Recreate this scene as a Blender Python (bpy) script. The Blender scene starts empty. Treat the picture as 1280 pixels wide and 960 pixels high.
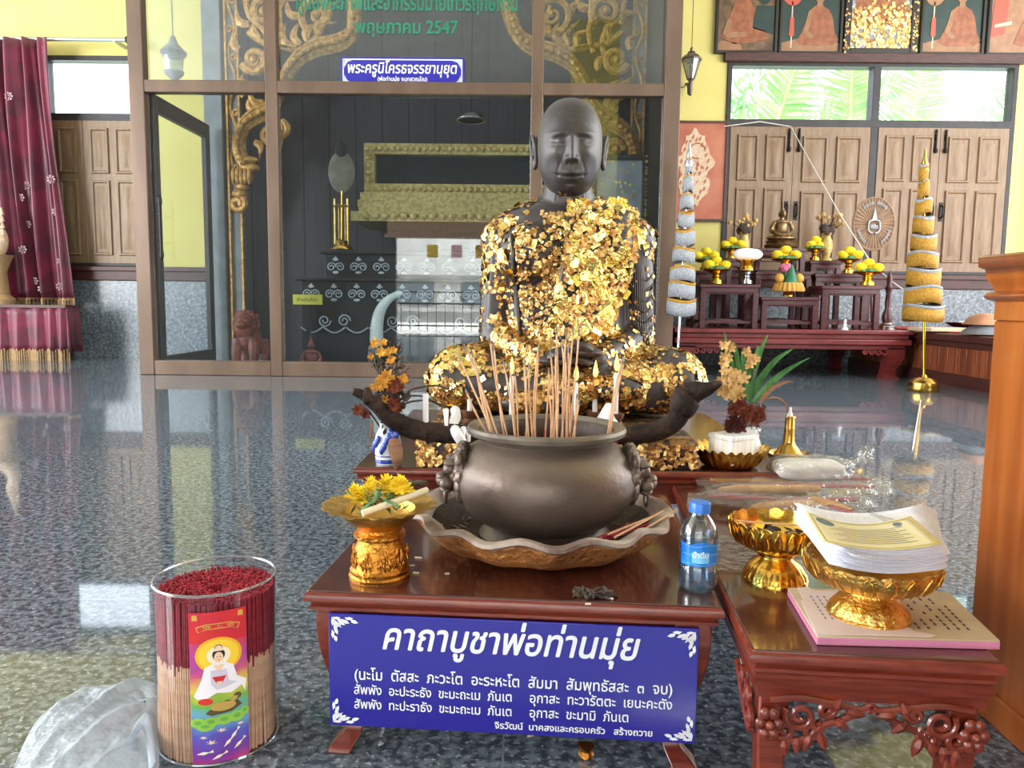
import bpy, bmesh, math, random
import numpy as np
from mathutils import Vector, Matrix, noise
random.seed(7); rng = np.random.default_rng(7)
C = bpy.context.scene.collection
R = math.radians; PI = math.pi; cos, sin = math.cos, math.sin

# ---------------------------------------------------------------- camera
FPX, CAMH = 960.0, 0.65
def _n(v): return v/np.linalg.norm(v)
_D = _n(np.array([-100, 9120, 960.])); _Y = np.array([10, -101, 960.]); _Y = _n(_Y-_D*(_Y@_D)); _Z = -_D
_X = np.cross(_D, _Y)
if _X[0] < 0: _X = -_X
def at(px, py, Y):
    """world point on the line of sight of a photo pixel, at distance Y into the hall"""
    p = np.array([px-640, py-480, FPX]); t = Y/(p@_Y)
    return Vector((p@_X*t, Y, CAMH+(p@_Z)*t))
def onz(px, py, z):
    p = np.array([px-640, py-480, FPX]); t = (z-CAMH)/(p@_Z)
    return Vector((p@_X*t, (p@_Y)*t, z))
cam = bpy.data.cameras.new('camera'); camo = bpy.data.objects.new('camera', cam); C.objects.link(camo)
cam.sensor_width = 36; cam.lens = 36*FPX/1280; cam.clip_start = .02
rt = Vector((_X[0], _Y[0], _Z[0])); dn = Vector((_X[1], _Y[1], _Z[1])); fw = Vector((_X[2], _Y[2], _Z[2]))
camo.matrix_world = Matrix(((rt.x, -dn.x, -fw.x, 0), (rt.y, -dn.y, -fw.y, 0), (rt.z, -dn.z, -fw.z, CAMH), (0, 0, 0, 1)))
bpy.context.scene.camera = camo
# ---------------------------------------------------------------- light and exposure
vs = bpy.context.scene.view_settings
vs.view_transform = 'Standard'; vs.look = 'None'; vs.gamma = 1; vs.use_curve_mapping = False
vs.exposure = 0.0
W = bpy.data.worlds.new('sky'); bpy.context.scene.world = W; W.use_nodes = True
W.node_tree.nodes['Background'].inputs[0].default_value = (.86, .94, 1, 1)
W.node_tree.nodes['Background'].inputs[1].default_value = 4.6
def light(name, kind, loc, target, energy, color=(1, 1, 1), size=(1, 1)):
    l = bpy.data.lights.new(name, kind); o = bpy.data.objects.new(name, l); C.objects.link(o)
    o.location = loc; o.rotation_euler = (Vector(target)-Vector(loc)).to_track_quat('-Z', 'Y').to_euler()
    l.energy = energy; l.color = color
    if kind == 'AREA': l.shape = 'RECTANGLE'; l.size, l.size_y = size
    if kind == 'SUN': l.angle = R(1)
    return o
light('sun', 'SUN', (-6, -4, 12), (-3.2, -3.5, 0), 15.0, (1, .95, .86))
light('added_forecourt_light', 'AREA', (-1, -8, 6.5), (-1.2, -8.6, 0), 5200, (1, .98, .95), (9, 6))  # added area light, brightens the forecourt that the partition glass mirrors
light('daylight_left_side', 'AREA', (-8.9, 3.0, 2.4), (0, 3.4, .9), 330, (.95, .98, 1), (6, 3.4))
light('daylight_right_side', 'AREA', (6.6, 3.6, 2.6), (0, 4.4, .8), 220, (1, .98, .95), (5, 3.2))
light('added_key_left', 'AREA', (-9.1, -1.8, 2.5), (.1, 2.0, .7), 640, (.97, .98, 1), (2.6, 3.2))  # added key light on the statue from the front left
light('added_fill_right', 'AREA', (5.4, -1.9, 2.9), (.1, 2.0, .7), 300, (1, .99, .97), (2.6, 3))  # added fill light on the statue from the front right
light('added_shrine_light', 'AREA', (-1.0, 7.35, 4.7), (-1.0, 7.4, 0), 26, (1, .95, .88), (3.6, .6))  # added panel that brightens the shrine inside, separate from its pendant lamp

# ---------------------------------------------------------------- materials
def lin(c):
    return tuple(((v/255)/12.92 if v/255 <= .04045 else ((v/255+.055)/1.055)**2.4) for v in c)
def mat(name, c, r=.5, m=0, c2=None, sc=12, bump=0, bsc=60, coat=0, emit=0, det=4, lo=.4, hi=.6, stretch=None, sheen=0, alpha=1, rnd=None, spec=.5, trans=0):
    """principled material; c2 = second colour mixed in by noise, rnd = third colour picked per mesh island"""
    M = bpy.data.materials.new(name); M.use_nodes = True; nt = M.node_tree; N = nt.nodes; L = nt.links
    p = N['Principled BSDF']
    p.inputs['Base Color'].default_value = (*lin(c), 1); p.inputs['Roughness'].default_value = r; p.inputs['Metallic'].default_value = m
    p.inputs['Coat Weight'].default_value = coat; p.inputs['Coat Roughness'].default_value = .08
    p.inputs['Alpha'].default_value = alpha; p.inputs['Specular IOR Level'].default_value = spec
    p.inputs['Transmission Weight'].default_value = trans
    if sheen: p.inputs['Sheen Weight'].default_value = sheen
    if emit: p.inputs['Emission Color'].default_value = (*lin(c), 1); p.inputs['Emission Strength'].default_value = emit
    tc = N.new('ShaderNodeTexCoord'); mp = N.new('ShaderNodeMapping'); L.new(tc.outputs['Object'], mp.inputs[0])
    if stretch: mp.inputs['Scale'].default_value = stretch
    if c2 is not None:
        nz = N.new('ShaderNodeTexNoise'); nz.inputs['Scale'].default_value = sc; nz.inputs['Detail'].default_value = det
        L.new(mp.outputs[0], nz.inputs[0])
        cr = N.new('ShaderNodeValToRGB'); cr.color_ramp.elements[0].position = lo; cr.color_ramp.elements[1].position = hi
        cr.color_ramp.elements[0].color = (*lin(c), 1); cr.color_ramp.elements[1].color = (*lin(c2), 1)
        L.new(nz.outputs[0], cr.inputs[0]); out = cr.outputs[0]
        if rnd is not None:
            g = N.new('ShaderNodeNewGeometry'); r2 = N.new('ShaderNodeValToRGB'); E = r2.color_ramp.elements
            E[0].position = .0; E[0].color = (*lin(c), 1); E[1].position = 1; E[1].color = (*lin(rnd), 1)
            e = E.new(.55); e.color = (*lin(c2), 1)
            L.new(g.outputs['Random Per Island'], r2.inputs[0]); out = r2.outputs[0]
        L.new(out, p.inputs['Base Color'])
    if bump:
        nb = N.new('ShaderNodeTexNoise'); nb.inputs['Scale'].default_value = bsc; nb.inputs['Detail'].default_value = 3
        L.new(mp.outputs[0], nb.inputs[0]); bp = N.new('ShaderNodeBump'); bp.inputs['Strength'].default_value = bump; bp.inputs['Distance'].default_value = .01
        L.new(nb.outputs[0], bp.inputs['Height']); L.new(bp.outputs[0], p.inputs['Normal'])
    return M
def sheer(name, c, refl=.06, rough=.02, milk=0, mc=(235, 240, 245), bump=0, bsc=30, edge=.6):
    """thin clear sheet: transparent, with a fresnel reflection and an optional milky body"""
    M = bpy.data.materials.new(name); M.use_nodes = True; nt = M.node_tree; N = nt.nodes; L = nt.links
    N.remove(N['Principled BSDF']); o = N['Material Output']
    t = N.new('ShaderNodeBsdfTransparent'); t.inputs[0].default_value = (*lin(c), 1)
    g = N.new('ShaderNodeBsdfGlossy'); g.inputs['Roughness'].default_value = rough
    f = N.new('ShaderNodeLayerWeight'); f.inputs[0].default_value = .35
    ma = N.new('ShaderNodeMath'); ma.operation = 'MULTIPLY_ADD'; ma.inputs[1].default_value = edge; ma.inputs[2].default_value = refl; ma.use_clamp = True
    L.new(f.outputs['Facing'], ma.inputs[0])
    body = t.outputs[0]
    if milk:
        d = N.new('ShaderNodeBsdfDiffuse'); d.inputs[0].default_value = (*lin(mc), 1)
        tl = N.new('ShaderNodeBsdfTranslucent'); tl.inputs[0].default_value = (*lin(mc), 1)
        mm = N.new('ShaderNodeMixShader'); mm.inputs[0].default_value = .35; L.new(d.outputs[0], mm.inputs[1]); L.new(tl.outputs[0], mm.inputs[2])
        m1 = N.new('ShaderNodeMixShader'); m1.inputs[0].default_value = milk; L.new(t.outputs[0], m1.inputs[1]); L.new(mm.outputs[0], m1.inputs[2]); body = m1.outputs[0]
    mx = N.new('ShaderNodeMixShader'); L.new(ma.outputs[0], mx.inputs[0]); L.new(body, mx.inputs[1]); L.new(g.outputs[0], mx.inputs[2])
    L.new(mx.outputs[0], o.inputs[0])
    if bump:
        tc = N.new('ShaderNodeTexCoord'); nb = N.new('ShaderNodeTexNoise'); nb.inputs['Scale'].default_value = bsc
        L.new(tc.outputs['Object'], nb.inputs[0]); bp = N.new('ShaderNodeBump'); bp.inputs['Strength'].default_value = bump; bp.inputs['Distance'].default_value = .01
        L.new(nb.outputs[0], bp.inputs['Height']); L.new(bp.outputs[0], g.inputs['Normal'])
        if milk: L.new(bp.outputs[0], d.inputs['Normal'])
    return M
def granite(name, base, dark, light_, rough, tiles=None, sc=1):
    M = bpy.data.materials.new(name); M.use_nodes = True; nt = M.node_tree; N = nt.nodes; L = nt.links; p = N['Principled BSDF']
    tc = N.new('ShaderNodeTexCoord')
    def nz(s, d, a, b, ca, cb):
        n = N.new('ShaderNodeTexNoise'); n.inputs['Scale'].default_value = s*sc; n.inputs['Detail'].default_value = d; L.new(tc.outputs['Object'], n.inputs[0])
        r = N.new('ShaderNodeValToRGB'); r.color_ramp.elements[0].position = a; r.color_ramp.elements[1].position = b
        r.color_ramp.elements[0].color = ca; r.color_ramp.elements[1].color = cb; L.new(n.outputs[0], r.inputs[0]); return r.outputs[0]
    k = lambda c: (*lin(c), 1)
    a = nz(60, 6, .42, .60, k(dark), k(base))
    f = nz(105, 5, .56, .70, (0, 0, 0, 1), (1, 1, 1, 1))
    m = N.new('ShaderNodeMixRGB'); L.new(f, m.inputs[0]); L.new(a, m.inputs[1]); m.inputs[2].default_value = k(light_); out = m.outputs[0]
    f2 = nz(34, 3, .64, .72, (0, 0, 0, 1), (.75, .75, .75, 1))
    m2 = N.new('ShaderNodeMixRGB'); L.new(f2, m2.inputs[0]); L.new(out, m2.inputs[1]); m2.inputs[2].default_value = k(dark); out = m2.outputs[0]
    if tiles:
        mp = N.new('ShaderNodeMapping'); mp.inputs['Location'].default_value = (tiles[2], tiles[3], 0); L.new(tc.outputs['Object'], mp.inputs[0])
        b = N.new('ShaderNodeTexBrick'); b.offset = 0; b.inputs['Scale'].default_value = 1; b.inputs['Mortar Size'].default_value = .0015
        b.inputs['Brick Width'].default_value = tiles[0]; b.inputs['Row Height'].default_value = tiles[1]; b.inputs['Mortar Smooth'].default_value = 0
        L.new(mp.outputs[0], b.inputs[0])
        m3 = N.new('ShaderNodeMixRGB'); L.new(b.outputs['Fac'], m3.inputs[0]); L.new(out, m3.inputs[1]); m3.inputs[2].default_value = k((128, 134, 140)); out = m3.outputs[0]
    L.new(out, p.inputs['Base Color']); p.inputs['Roughness'].default_value = rough; p.inputs['Specular IOR Level'].default_value = .5
    return M

m_floor = granite('polished_granite', (116, 126, 137), (64, 72, 81), (172, 181, 190), .04, (.6, .8, .617, .0))
m_dado = granite('grey_granite_dado', (128, 136, 142), (92, 100, 106), (176, 182, 186), .25, sc=.5)
m_yellow = mat('yellow_paint', (228, 214, 132), .75, c2=(221, 204, 120), sc=1.5, lo=.3, hi=.7)
m_ceil = mat('pale_ceiling_paint', (226, 224, 212), .85, c2=(216, 213, 200), sc=2)
m_rail = mat('dark_red_timber', (84, 44, 36), .45, c2=(64, 32, 26), sc=6, stretch=(1, 8, 8))
m_shut = mat('taupe_painted_timber', (146, 118, 88), .45, c2=(132, 105, 78), sc=5, stretch=(6, 6, 1))
m_dkframe = mat('dark_window_frame', (52, 46, 46), .5, c2=(40, 36, 36), sc=8)
m_alu = mat('bronze_aluminium', (112, 90, 74), .4, .35, c2=(100, 80, 66), sc=3, stretch=(2, 2, .5))
m_glass = sheer('partition_glass', (236, 242, 244), .085, .0, edge=.12)
m_doorglass = sheer('door_glass', (255, 255, 255), .0, .3, edge=.0)
m_wglass = sheer('window_glass', (250, 252, 255), .01, .0, edge=.06)
m_redwood = mat('red_lacquered_wood', (128, 52, 32), .32, c2=(104, 38, 24), sc=14, coat=.35, stretch=(1.2, 9, 9), bump=.05, bsc=30)
m_redtop = mat('worn_dark_table_top', (82, 36, 28), .2, c2=(58, 24, 20), sc=9, coat=.5, lo=.35, hi=.7, bump=.03, bsc=40)
m_dusty = mat('dusty_brown_table_top', (88, 46, 34), .22, c2=(66, 32, 26), sc=14, coat=.5, lo=.35, hi=.7, bump=.06, bsc=50)
m_maroon = mat('maroon_lacquered_wood', (86, 36, 38), .35, c2=(66, 26, 28), sc=10, stretch=(1, 6, 6))
m_plat = mat('platform_red_wood', (128, 46, 44), .35, c2=(104, 36, 34), sc=8, stretch=(1, 8, 8), coat=.2)
m_orange = mat('orange_varnished_wood', (164, 90, 38), .28, c2=(146, 75, 28), sc=4, stretch=(10, 10, .6), coat=.4)
m_bench = mat('bench_plank_wood', (150, 82, 50), .35, c2=(112, 56, 34), sc=5, stretch=(9, 9, .5), coat=.2)
m_gold = mat('bright_gold_plate', (236, 188, 88), .2, 1, c2=(218, 164, 62), sc=18, bump=.08, bsc=90)
m_goldold = mat('worn_gold_plate', (206, 140, 58), .34, 1, c2=(176, 112, 44), sc=26, bump=.35, bsc=140)
m_goldspeck = mat('hammered_gold_plate', (232, 188, 104), .3, 1, c2=(212, 164, 78), sc=40, bump=.3, bsc=220)
m_brass = mat('brass', (206, 166, 84), .25, 1, c2=(186, 146, 66), sc=10)
m_carvegold = mat('carved_gold_paint', (206, 158, 84), .45, .35, c2=(148, 100, 44), sc=24, bump=.6, bsc=60, lo=.35, hi=.65)
m_palegold = mat('pale_gilt_frame', (204, 180, 116), .45, .3, c2=(172, 146, 88), sc=30, bump=.4, bsc=110)
m_bronze = mat('dark_patinated_bronze', (74, 67, 65), .5, .25, c2=(56, 50, 49), sc=9, bump=.04, bsc=70, coat=.15)
m_robe = mat('dark_bronze_robe', (58, 48, 44), .38, .5, c2=(44, 36, 34), sc=14, coat=.15)
m_leaf = mat('gold_leaf', (255, 222, 150), .32, .95, c2=(216, 170, 102), sc=10, rnd=(168, 108, 66), bump=.25, bsc=120)
m_leafbig = mat('crumpled_gold_foil', (255, 232, 150), .2, 1, c2=(248, 216, 124), sc=10, rnd=(232, 190, 96), bump=.4, bsc=60)
m_kneegold = mat('burnished_gold_knee', (240, 190, 92), .24, 1, c2=(150, 104, 50), sc=22, bump=.5, bsc=46, lo=.5, hi=.66)
m_plinth = mat('plinth_with_worn_gilding', (56, 44, 38), .5, .2, c2=(150, 104, 52), sc=16, bump=.5, bsc=60, lo=.5, hi=.56)
m_pot = mat('weathered_bronze_pot', (120, 103, 92), .42, .45, c2=(92, 78, 70), sc=7, bump=.1, bsc=90, lo=.35, hi=.7)
m_potdk = mat('pot_rim_green_patina', (124, 113, 99), .48, .4, c2=(92, 83, 73), sc=16, bump=.12, bsc=90)
m_ash = mat('incense_ash', (150, 128, 108), .95, c2=(92, 74, 62), sc=30, bump=.8, bsc=120)
m_panrim = mat('ash_covered_dish_rim', (186, 168, 154), .6, .1, c2=(116, 94, 84), sc=18, bump=.3, bsc=70)
m_panout = mat('beaten_copper_dish', (206, 138, 76), .42, .35, c2=(128, 78, 46), sc=13, bump=.9, bsc=85, lo=.4, hi=.68)
m_panin = mat('dark_brown_inside', (72, 58, 52), .6, .3, c2=(54, 42, 38), sc=14, bump=.3, bsc=60)  # darker brown used inside the dish and the pot
m_stick = mat('tan_incense_powder', (226, 184, 148), .9, c2=(208, 162, 124), sc=50)
m_stickash = mat('grey_burnt_tip', (150, 142, 136), .9, c2=(110, 104, 100), sc=80)
m_redstick = mat('red_dyed_bamboo', (168, 38, 52), .7, c2=(140, 26, 40), sc=30)
m_darkredstick = mat('crimson_dyed_bamboo', (172, 40, 54), .8, c2=(142, 30, 44), sc=60)
m_drum = sheer('clear_drum_plastic', (242, 244, 248), .03, .06, edge=.22)
m_wax = mat('white_wax', (240, 236, 236), .35, c2=(230, 226, 228), sc=10)
m_waxcream = mat('cream_wax', (226, 214, 186), .4, c2=(214, 200, 168), sc=14)
m_waxyel = mat('yellow_wax', (222, 172, 84), .5, c2=(196, 136, 56), sc=40)
m_flame = mat('candle_flame', (255, 178, 70), .5, emit=7)
m_wick = mat('black_wick', (30, 26, 24), .9)
m_horn = mat('dark_buffalo_horn', (60, 44, 35), .7, spec=.2, c2=(36, 27, 23), sc=22, bump=.8, bsc=60)
m_cup = mat('brown_candle_cup', (124, 84, 58), .45, .4, c2=(90, 60, 44), sc=20)
m_blue = mat('blue_sign_acrylic', (38, 32, 150), .12, coat=.6, c2=(34, 28, 144), sc=1)
m_white = mat('white_sign_lettering', (240, 240, 244), .5, c2=(234, 234, 240), sc=3)
m_green = mat('green_sticker_lettering', (30, 120, 88), .5, c2=(26, 110, 80), sc=3)
m_bottle = sheer('clear_bottle_plastic', (222, 236, 246), .10, .04, edge=.75)
m_water = sheer('water_surface', (214, 234, 246), .06, .02, milk=.10, mc=(200, 226, 246))
m_cap = mat('blue_bottle_cap', (52, 120, 216), .35, c2=(46, 110, 206), sc=8)
m_lblue = mat('blue_bottle_label', (40, 140, 222), .25, c2=(22, 96, 196), sc=26, lo=.35, hi=.65)
m_lcyan = mat('pale_blue_label_panel', (126, 200, 240), .3, c2=(104, 186, 236), sc=20)
m_film = sheer('crinkled_clear_film', (242, 240, 236), .05, .12, milk=.10, mc=(230, 226, 222), bump=.9, bsc=60, edge=.28)
m_bag = sheer('white_carrier_bag_film', (234, 240, 246), .025, .3, milk=.6, mc=(224, 232, 242), bump=1.0, bsc=55, edge=.16)
m_cotton = mat('white_cotton', (236, 232, 228), .9, c2=(220, 216, 212), sc=20, bump=.4, bsc=30)
m_box = mat('pearl_white_box', (238, 238, 236), .35, c2=(220, 216, 202), sc=14, stretch=(8, 8, .6))
m_paper = mat('white_paper', (236, 236, 244), .8, c2=(224, 226, 238), sc=30, stretch=(1, 1, 40))
m_cream = mat('cream_certificate_paper', (236, 226, 184), .75, c2=(228, 216, 170), sc=10)
m_certgold = mat('gold_printed_border', (206, 186, 104), .6, c2=(196, 174, 92), sc=20)
m_ink = mat('grey_ink', (90, 86, 84), .8, c2=(74, 70, 70), sc=20)
m_inkblue = mat('blue_grey_emblem_ink', (120, 140, 150), .8, c2=(96, 118, 130), sc=60)
m_pink = mat('pink_cover_edge', (206, 130, 160), .7, c2=(196, 116, 148), sc=10, stretch=(1, 1, 20))
m_palepink = mat('faded_pink_paper', (228, 208, 200), .85, c2=(216, 192, 182), sc=7)
m_oldpaper = mat('stained_paper', (212, 196, 164), .85, c2=(186, 166, 132), sc=8)
m_porc = mat('white_porcelain', (234, 236, 240), .15, coat=.5, c2=(228, 230, 236), sc=4)
m_porcblue = mat('cobalt_glaze', (54, 82, 176), .15, coat=.5, c2=(40, 64, 156), sc=20)
m_yflower = mat('yellow_marigold_petals', (252, 226, 40), .8, c2=(242, 202, 30), sc=120, bump=.4, bsc=200)
m_wilt = mat('wilted_yellow_petals', (226, 172, 66), .8, c2=(196, 132, 40), sc=60, bump=.5, bsc=120)
m_rust = mat('dried_rust_petals', (152, 78, 46), .85, c2=(110, 50, 34), sc=60, bump=.6, bsc=140)
m_maroonfl = mat('dried_maroon_petals', (104, 44, 44), .85, c2=(74, 30, 32), sc=80, bump=.7, bsc=160)
m_strawfl = mat('dried_straw_petals', (216, 178, 118), .8, c2=(188, 146, 88), sc=60, bump=.4, bsc=100)
m_deadleaf = mat('withered_dark_leaves', (84, 68, 58), .8, c2=(56, 46, 40), sc=30)
m_dryleaf = mat('dry_brown_leaf', (150, 108, 76), .7, c2=(120, 82, 58), sc=20, stretch=(1, 1, 6))
m_gleaf = mat('long_green_leaf', (74, 128, 62), .45, c2=(52, 104, 48), sc=20, stretch=(4, 4, 1))
m_greens = mat('cut_green_stems', (104, 140, 92), .6, c2=(74, 112, 72), sc=40)
m_stem = mat('dark_wiry_stem', (62, 58, 44), .7)
m_velvet = mat('crimson_satin_curtain', (122, 20, 54), .38, c2=(84, 14, 40), sc=4, sheen=.4)
m_embr = mat('silver_embroidery', (206, 176, 180), .6, c2=(186, 150, 158), sc=40)
m_fringe = mat('tan_fringe', (190, 156, 110), .8, c2=(140, 108, 74), sc=60, stretch=(8, 8, .5))
m_steel = mat('brushed_steel_rod', (190, 190, 188), .35, .8)
m_dkwall = mat('dark_shrine_boards', (50, 44, 52), .55, c2=(40, 36, 43), sc=6, stretch=(6, 6, .5))
m_groove = mat('board_groove_black', (20, 18, 20), .7)
m_silverpost = mat('grey_painted_post', (134, 138, 140), .6, c2=(120, 124, 126), sc=5)
m_black = mat('black_lacquer', (26, 25, 28), .35, c2=(20, 19, 22), sc=5)
m_inlay = mat('pale_inlay', (196, 198, 202), .5, c2=(170, 172, 176), sc=30)
m_tusk = mat('ivory_tusk', (220, 222, 216), .35, c2=(204, 204, 196), sc=8)
m_redstat = mat('red_brown_carving', (156, 78, 54), .4, c2=(116, 52, 38), sc=14)
m_ylabel = mat('yellow_plastic_label', (222, 206, 84), .5, c2=(214, 196, 74), sc=5)
m_fan = mat('taupe_silk_fan', (150, 122, 96), .6, c2=(134, 106, 82), sc=14)
m_fanpale = mat('pale_silk_fan', (122, 112, 94), .6, c2=(104, 96, 80), sc=10)
m_silvercloth = mat('silver_fringed_cloth', (176, 178, 182), .45, .3, c2=(146, 148, 154), sc=90, bump=.7, bsc=240)
m_goldcloth = mat('gold_fringed_cloth', (200, 152, 54), .45, .35, c2=(170, 118, 34), sc=90, bump=.7, bsc=240)
m_silver = mat('silver_plate', (206, 208, 212), .22, 1, c2=(186, 188, 192), sc=10)
m_pale = mat('cream_lace_carving', (222, 196, 166), .7, c2=(206, 176, 146), sc=30)
m_terra = mat('terracotta_ground', (176, 92, 66), .6, c2=(196, 124, 94), sc=3, lo=.35, hi=.65)
m_photog = mat('photo_dark_green', (40, 62, 54), .35, c2=(34, 52, 48), sc=4)
m_photob = mat('photo_brown', (126, 96, 64), .35, c2=(86, 62, 44), sc=7)
m_saffron = mat('saffron_robe_print', (162, 98, 62), .4, c2=(138, 78, 48), sc=14)
m_skin = mat('printed_skin', (164, 120, 84), .4, c2=(148, 104, 72), sc=10)
m_photof = mat('photo_fan_red', (190, 84, 62), .4)
m_photosky = mat('photo_pale_ground', (168, 172, 176), .4, c2=(140, 146, 152), sc=5)
m_frame = mat('black_picture_frame', (34, 28, 26), .4)
m_conegreen = mat('green_banana_leaf_cone', (44, 122, 84), .5, c2=(34, 102, 70), sc=20)
m_pinkfl = mat('pink_flower', (214, 110, 150), .7)
m_yelcloth = mat('golden_tray_skirt', (222, 170, 74), .6, c2=(196, 138, 50), sc=40, stretch=(6, 6, .6))
m_pewter = mat('pewter_lantern_metal', (120, 112, 102), .4, .6, c2=(92, 84, 76), sc=20)
m_iron = mat('black_iron', (34, 30, 28), .45, .5)
m_lampglass = sheer('lantern_glass', (216, 226, 222), .12, .05, milk=.2)
m_redcloth = mat('red_felt', (176, 44, 50), .85, c2=(160, 36, 42), sc=14)
m_cush = mat('tan_cushion_cloth', (196, 142, 108), .85, c2=(180, 124, 92), sc=10)
m_cushg = mat('grey_cushion_cloth', (120, 124, 130), .85, c2=(108, 112, 118), sc=10)
m_conc = mat('sunlit_concrete', (206, 206, 202), .9, c2=(190, 190, 186), sc=2)
m_palm = mat('palm_leaflet_green', (170, 200, 150), .6, c2=(140, 182, 130), sc=4)
m_palmy = mat('pale_palm_rib', (206, 210, 150), .6)
m_trunk = mat('grey_branch_bark', (176, 176, 170), .8)
m_thread = mat('white_cotton_thread', (220, 214, 204), .8)
m_buddha = mat('antique_bronze_image', (150, 122, 84), .35, .75, c2=(110, 86, 58), sc=30)
m_litred = mat('label_red', (214, 50, 44), .4, c2=(204, 40, 60), sc=20)
m_lit = {k: mat('print_'+k, c, .4) for k, c in dict(halo=(250, 206, 60), halorim=(246, 178, 40), robe=(244, 238, 244), robeshade=(214, 204, 220), face=(246, 206, 170), hair=(50, 34, 36), magenta=(176, 64, 150), yellow=(238, 206, 70), green=(110, 178, 70), leaf=(150, 200, 80), blue=(84, 130, 200), purple=(96, 66, 160), fish=(250, 236, 206), petal=(246, 214, 190), gilt=(206, 170, 74), oval=(220, 54, 50), shell=(196, 160, 84), shelldk=(92, 78, 44)).items()}

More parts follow.
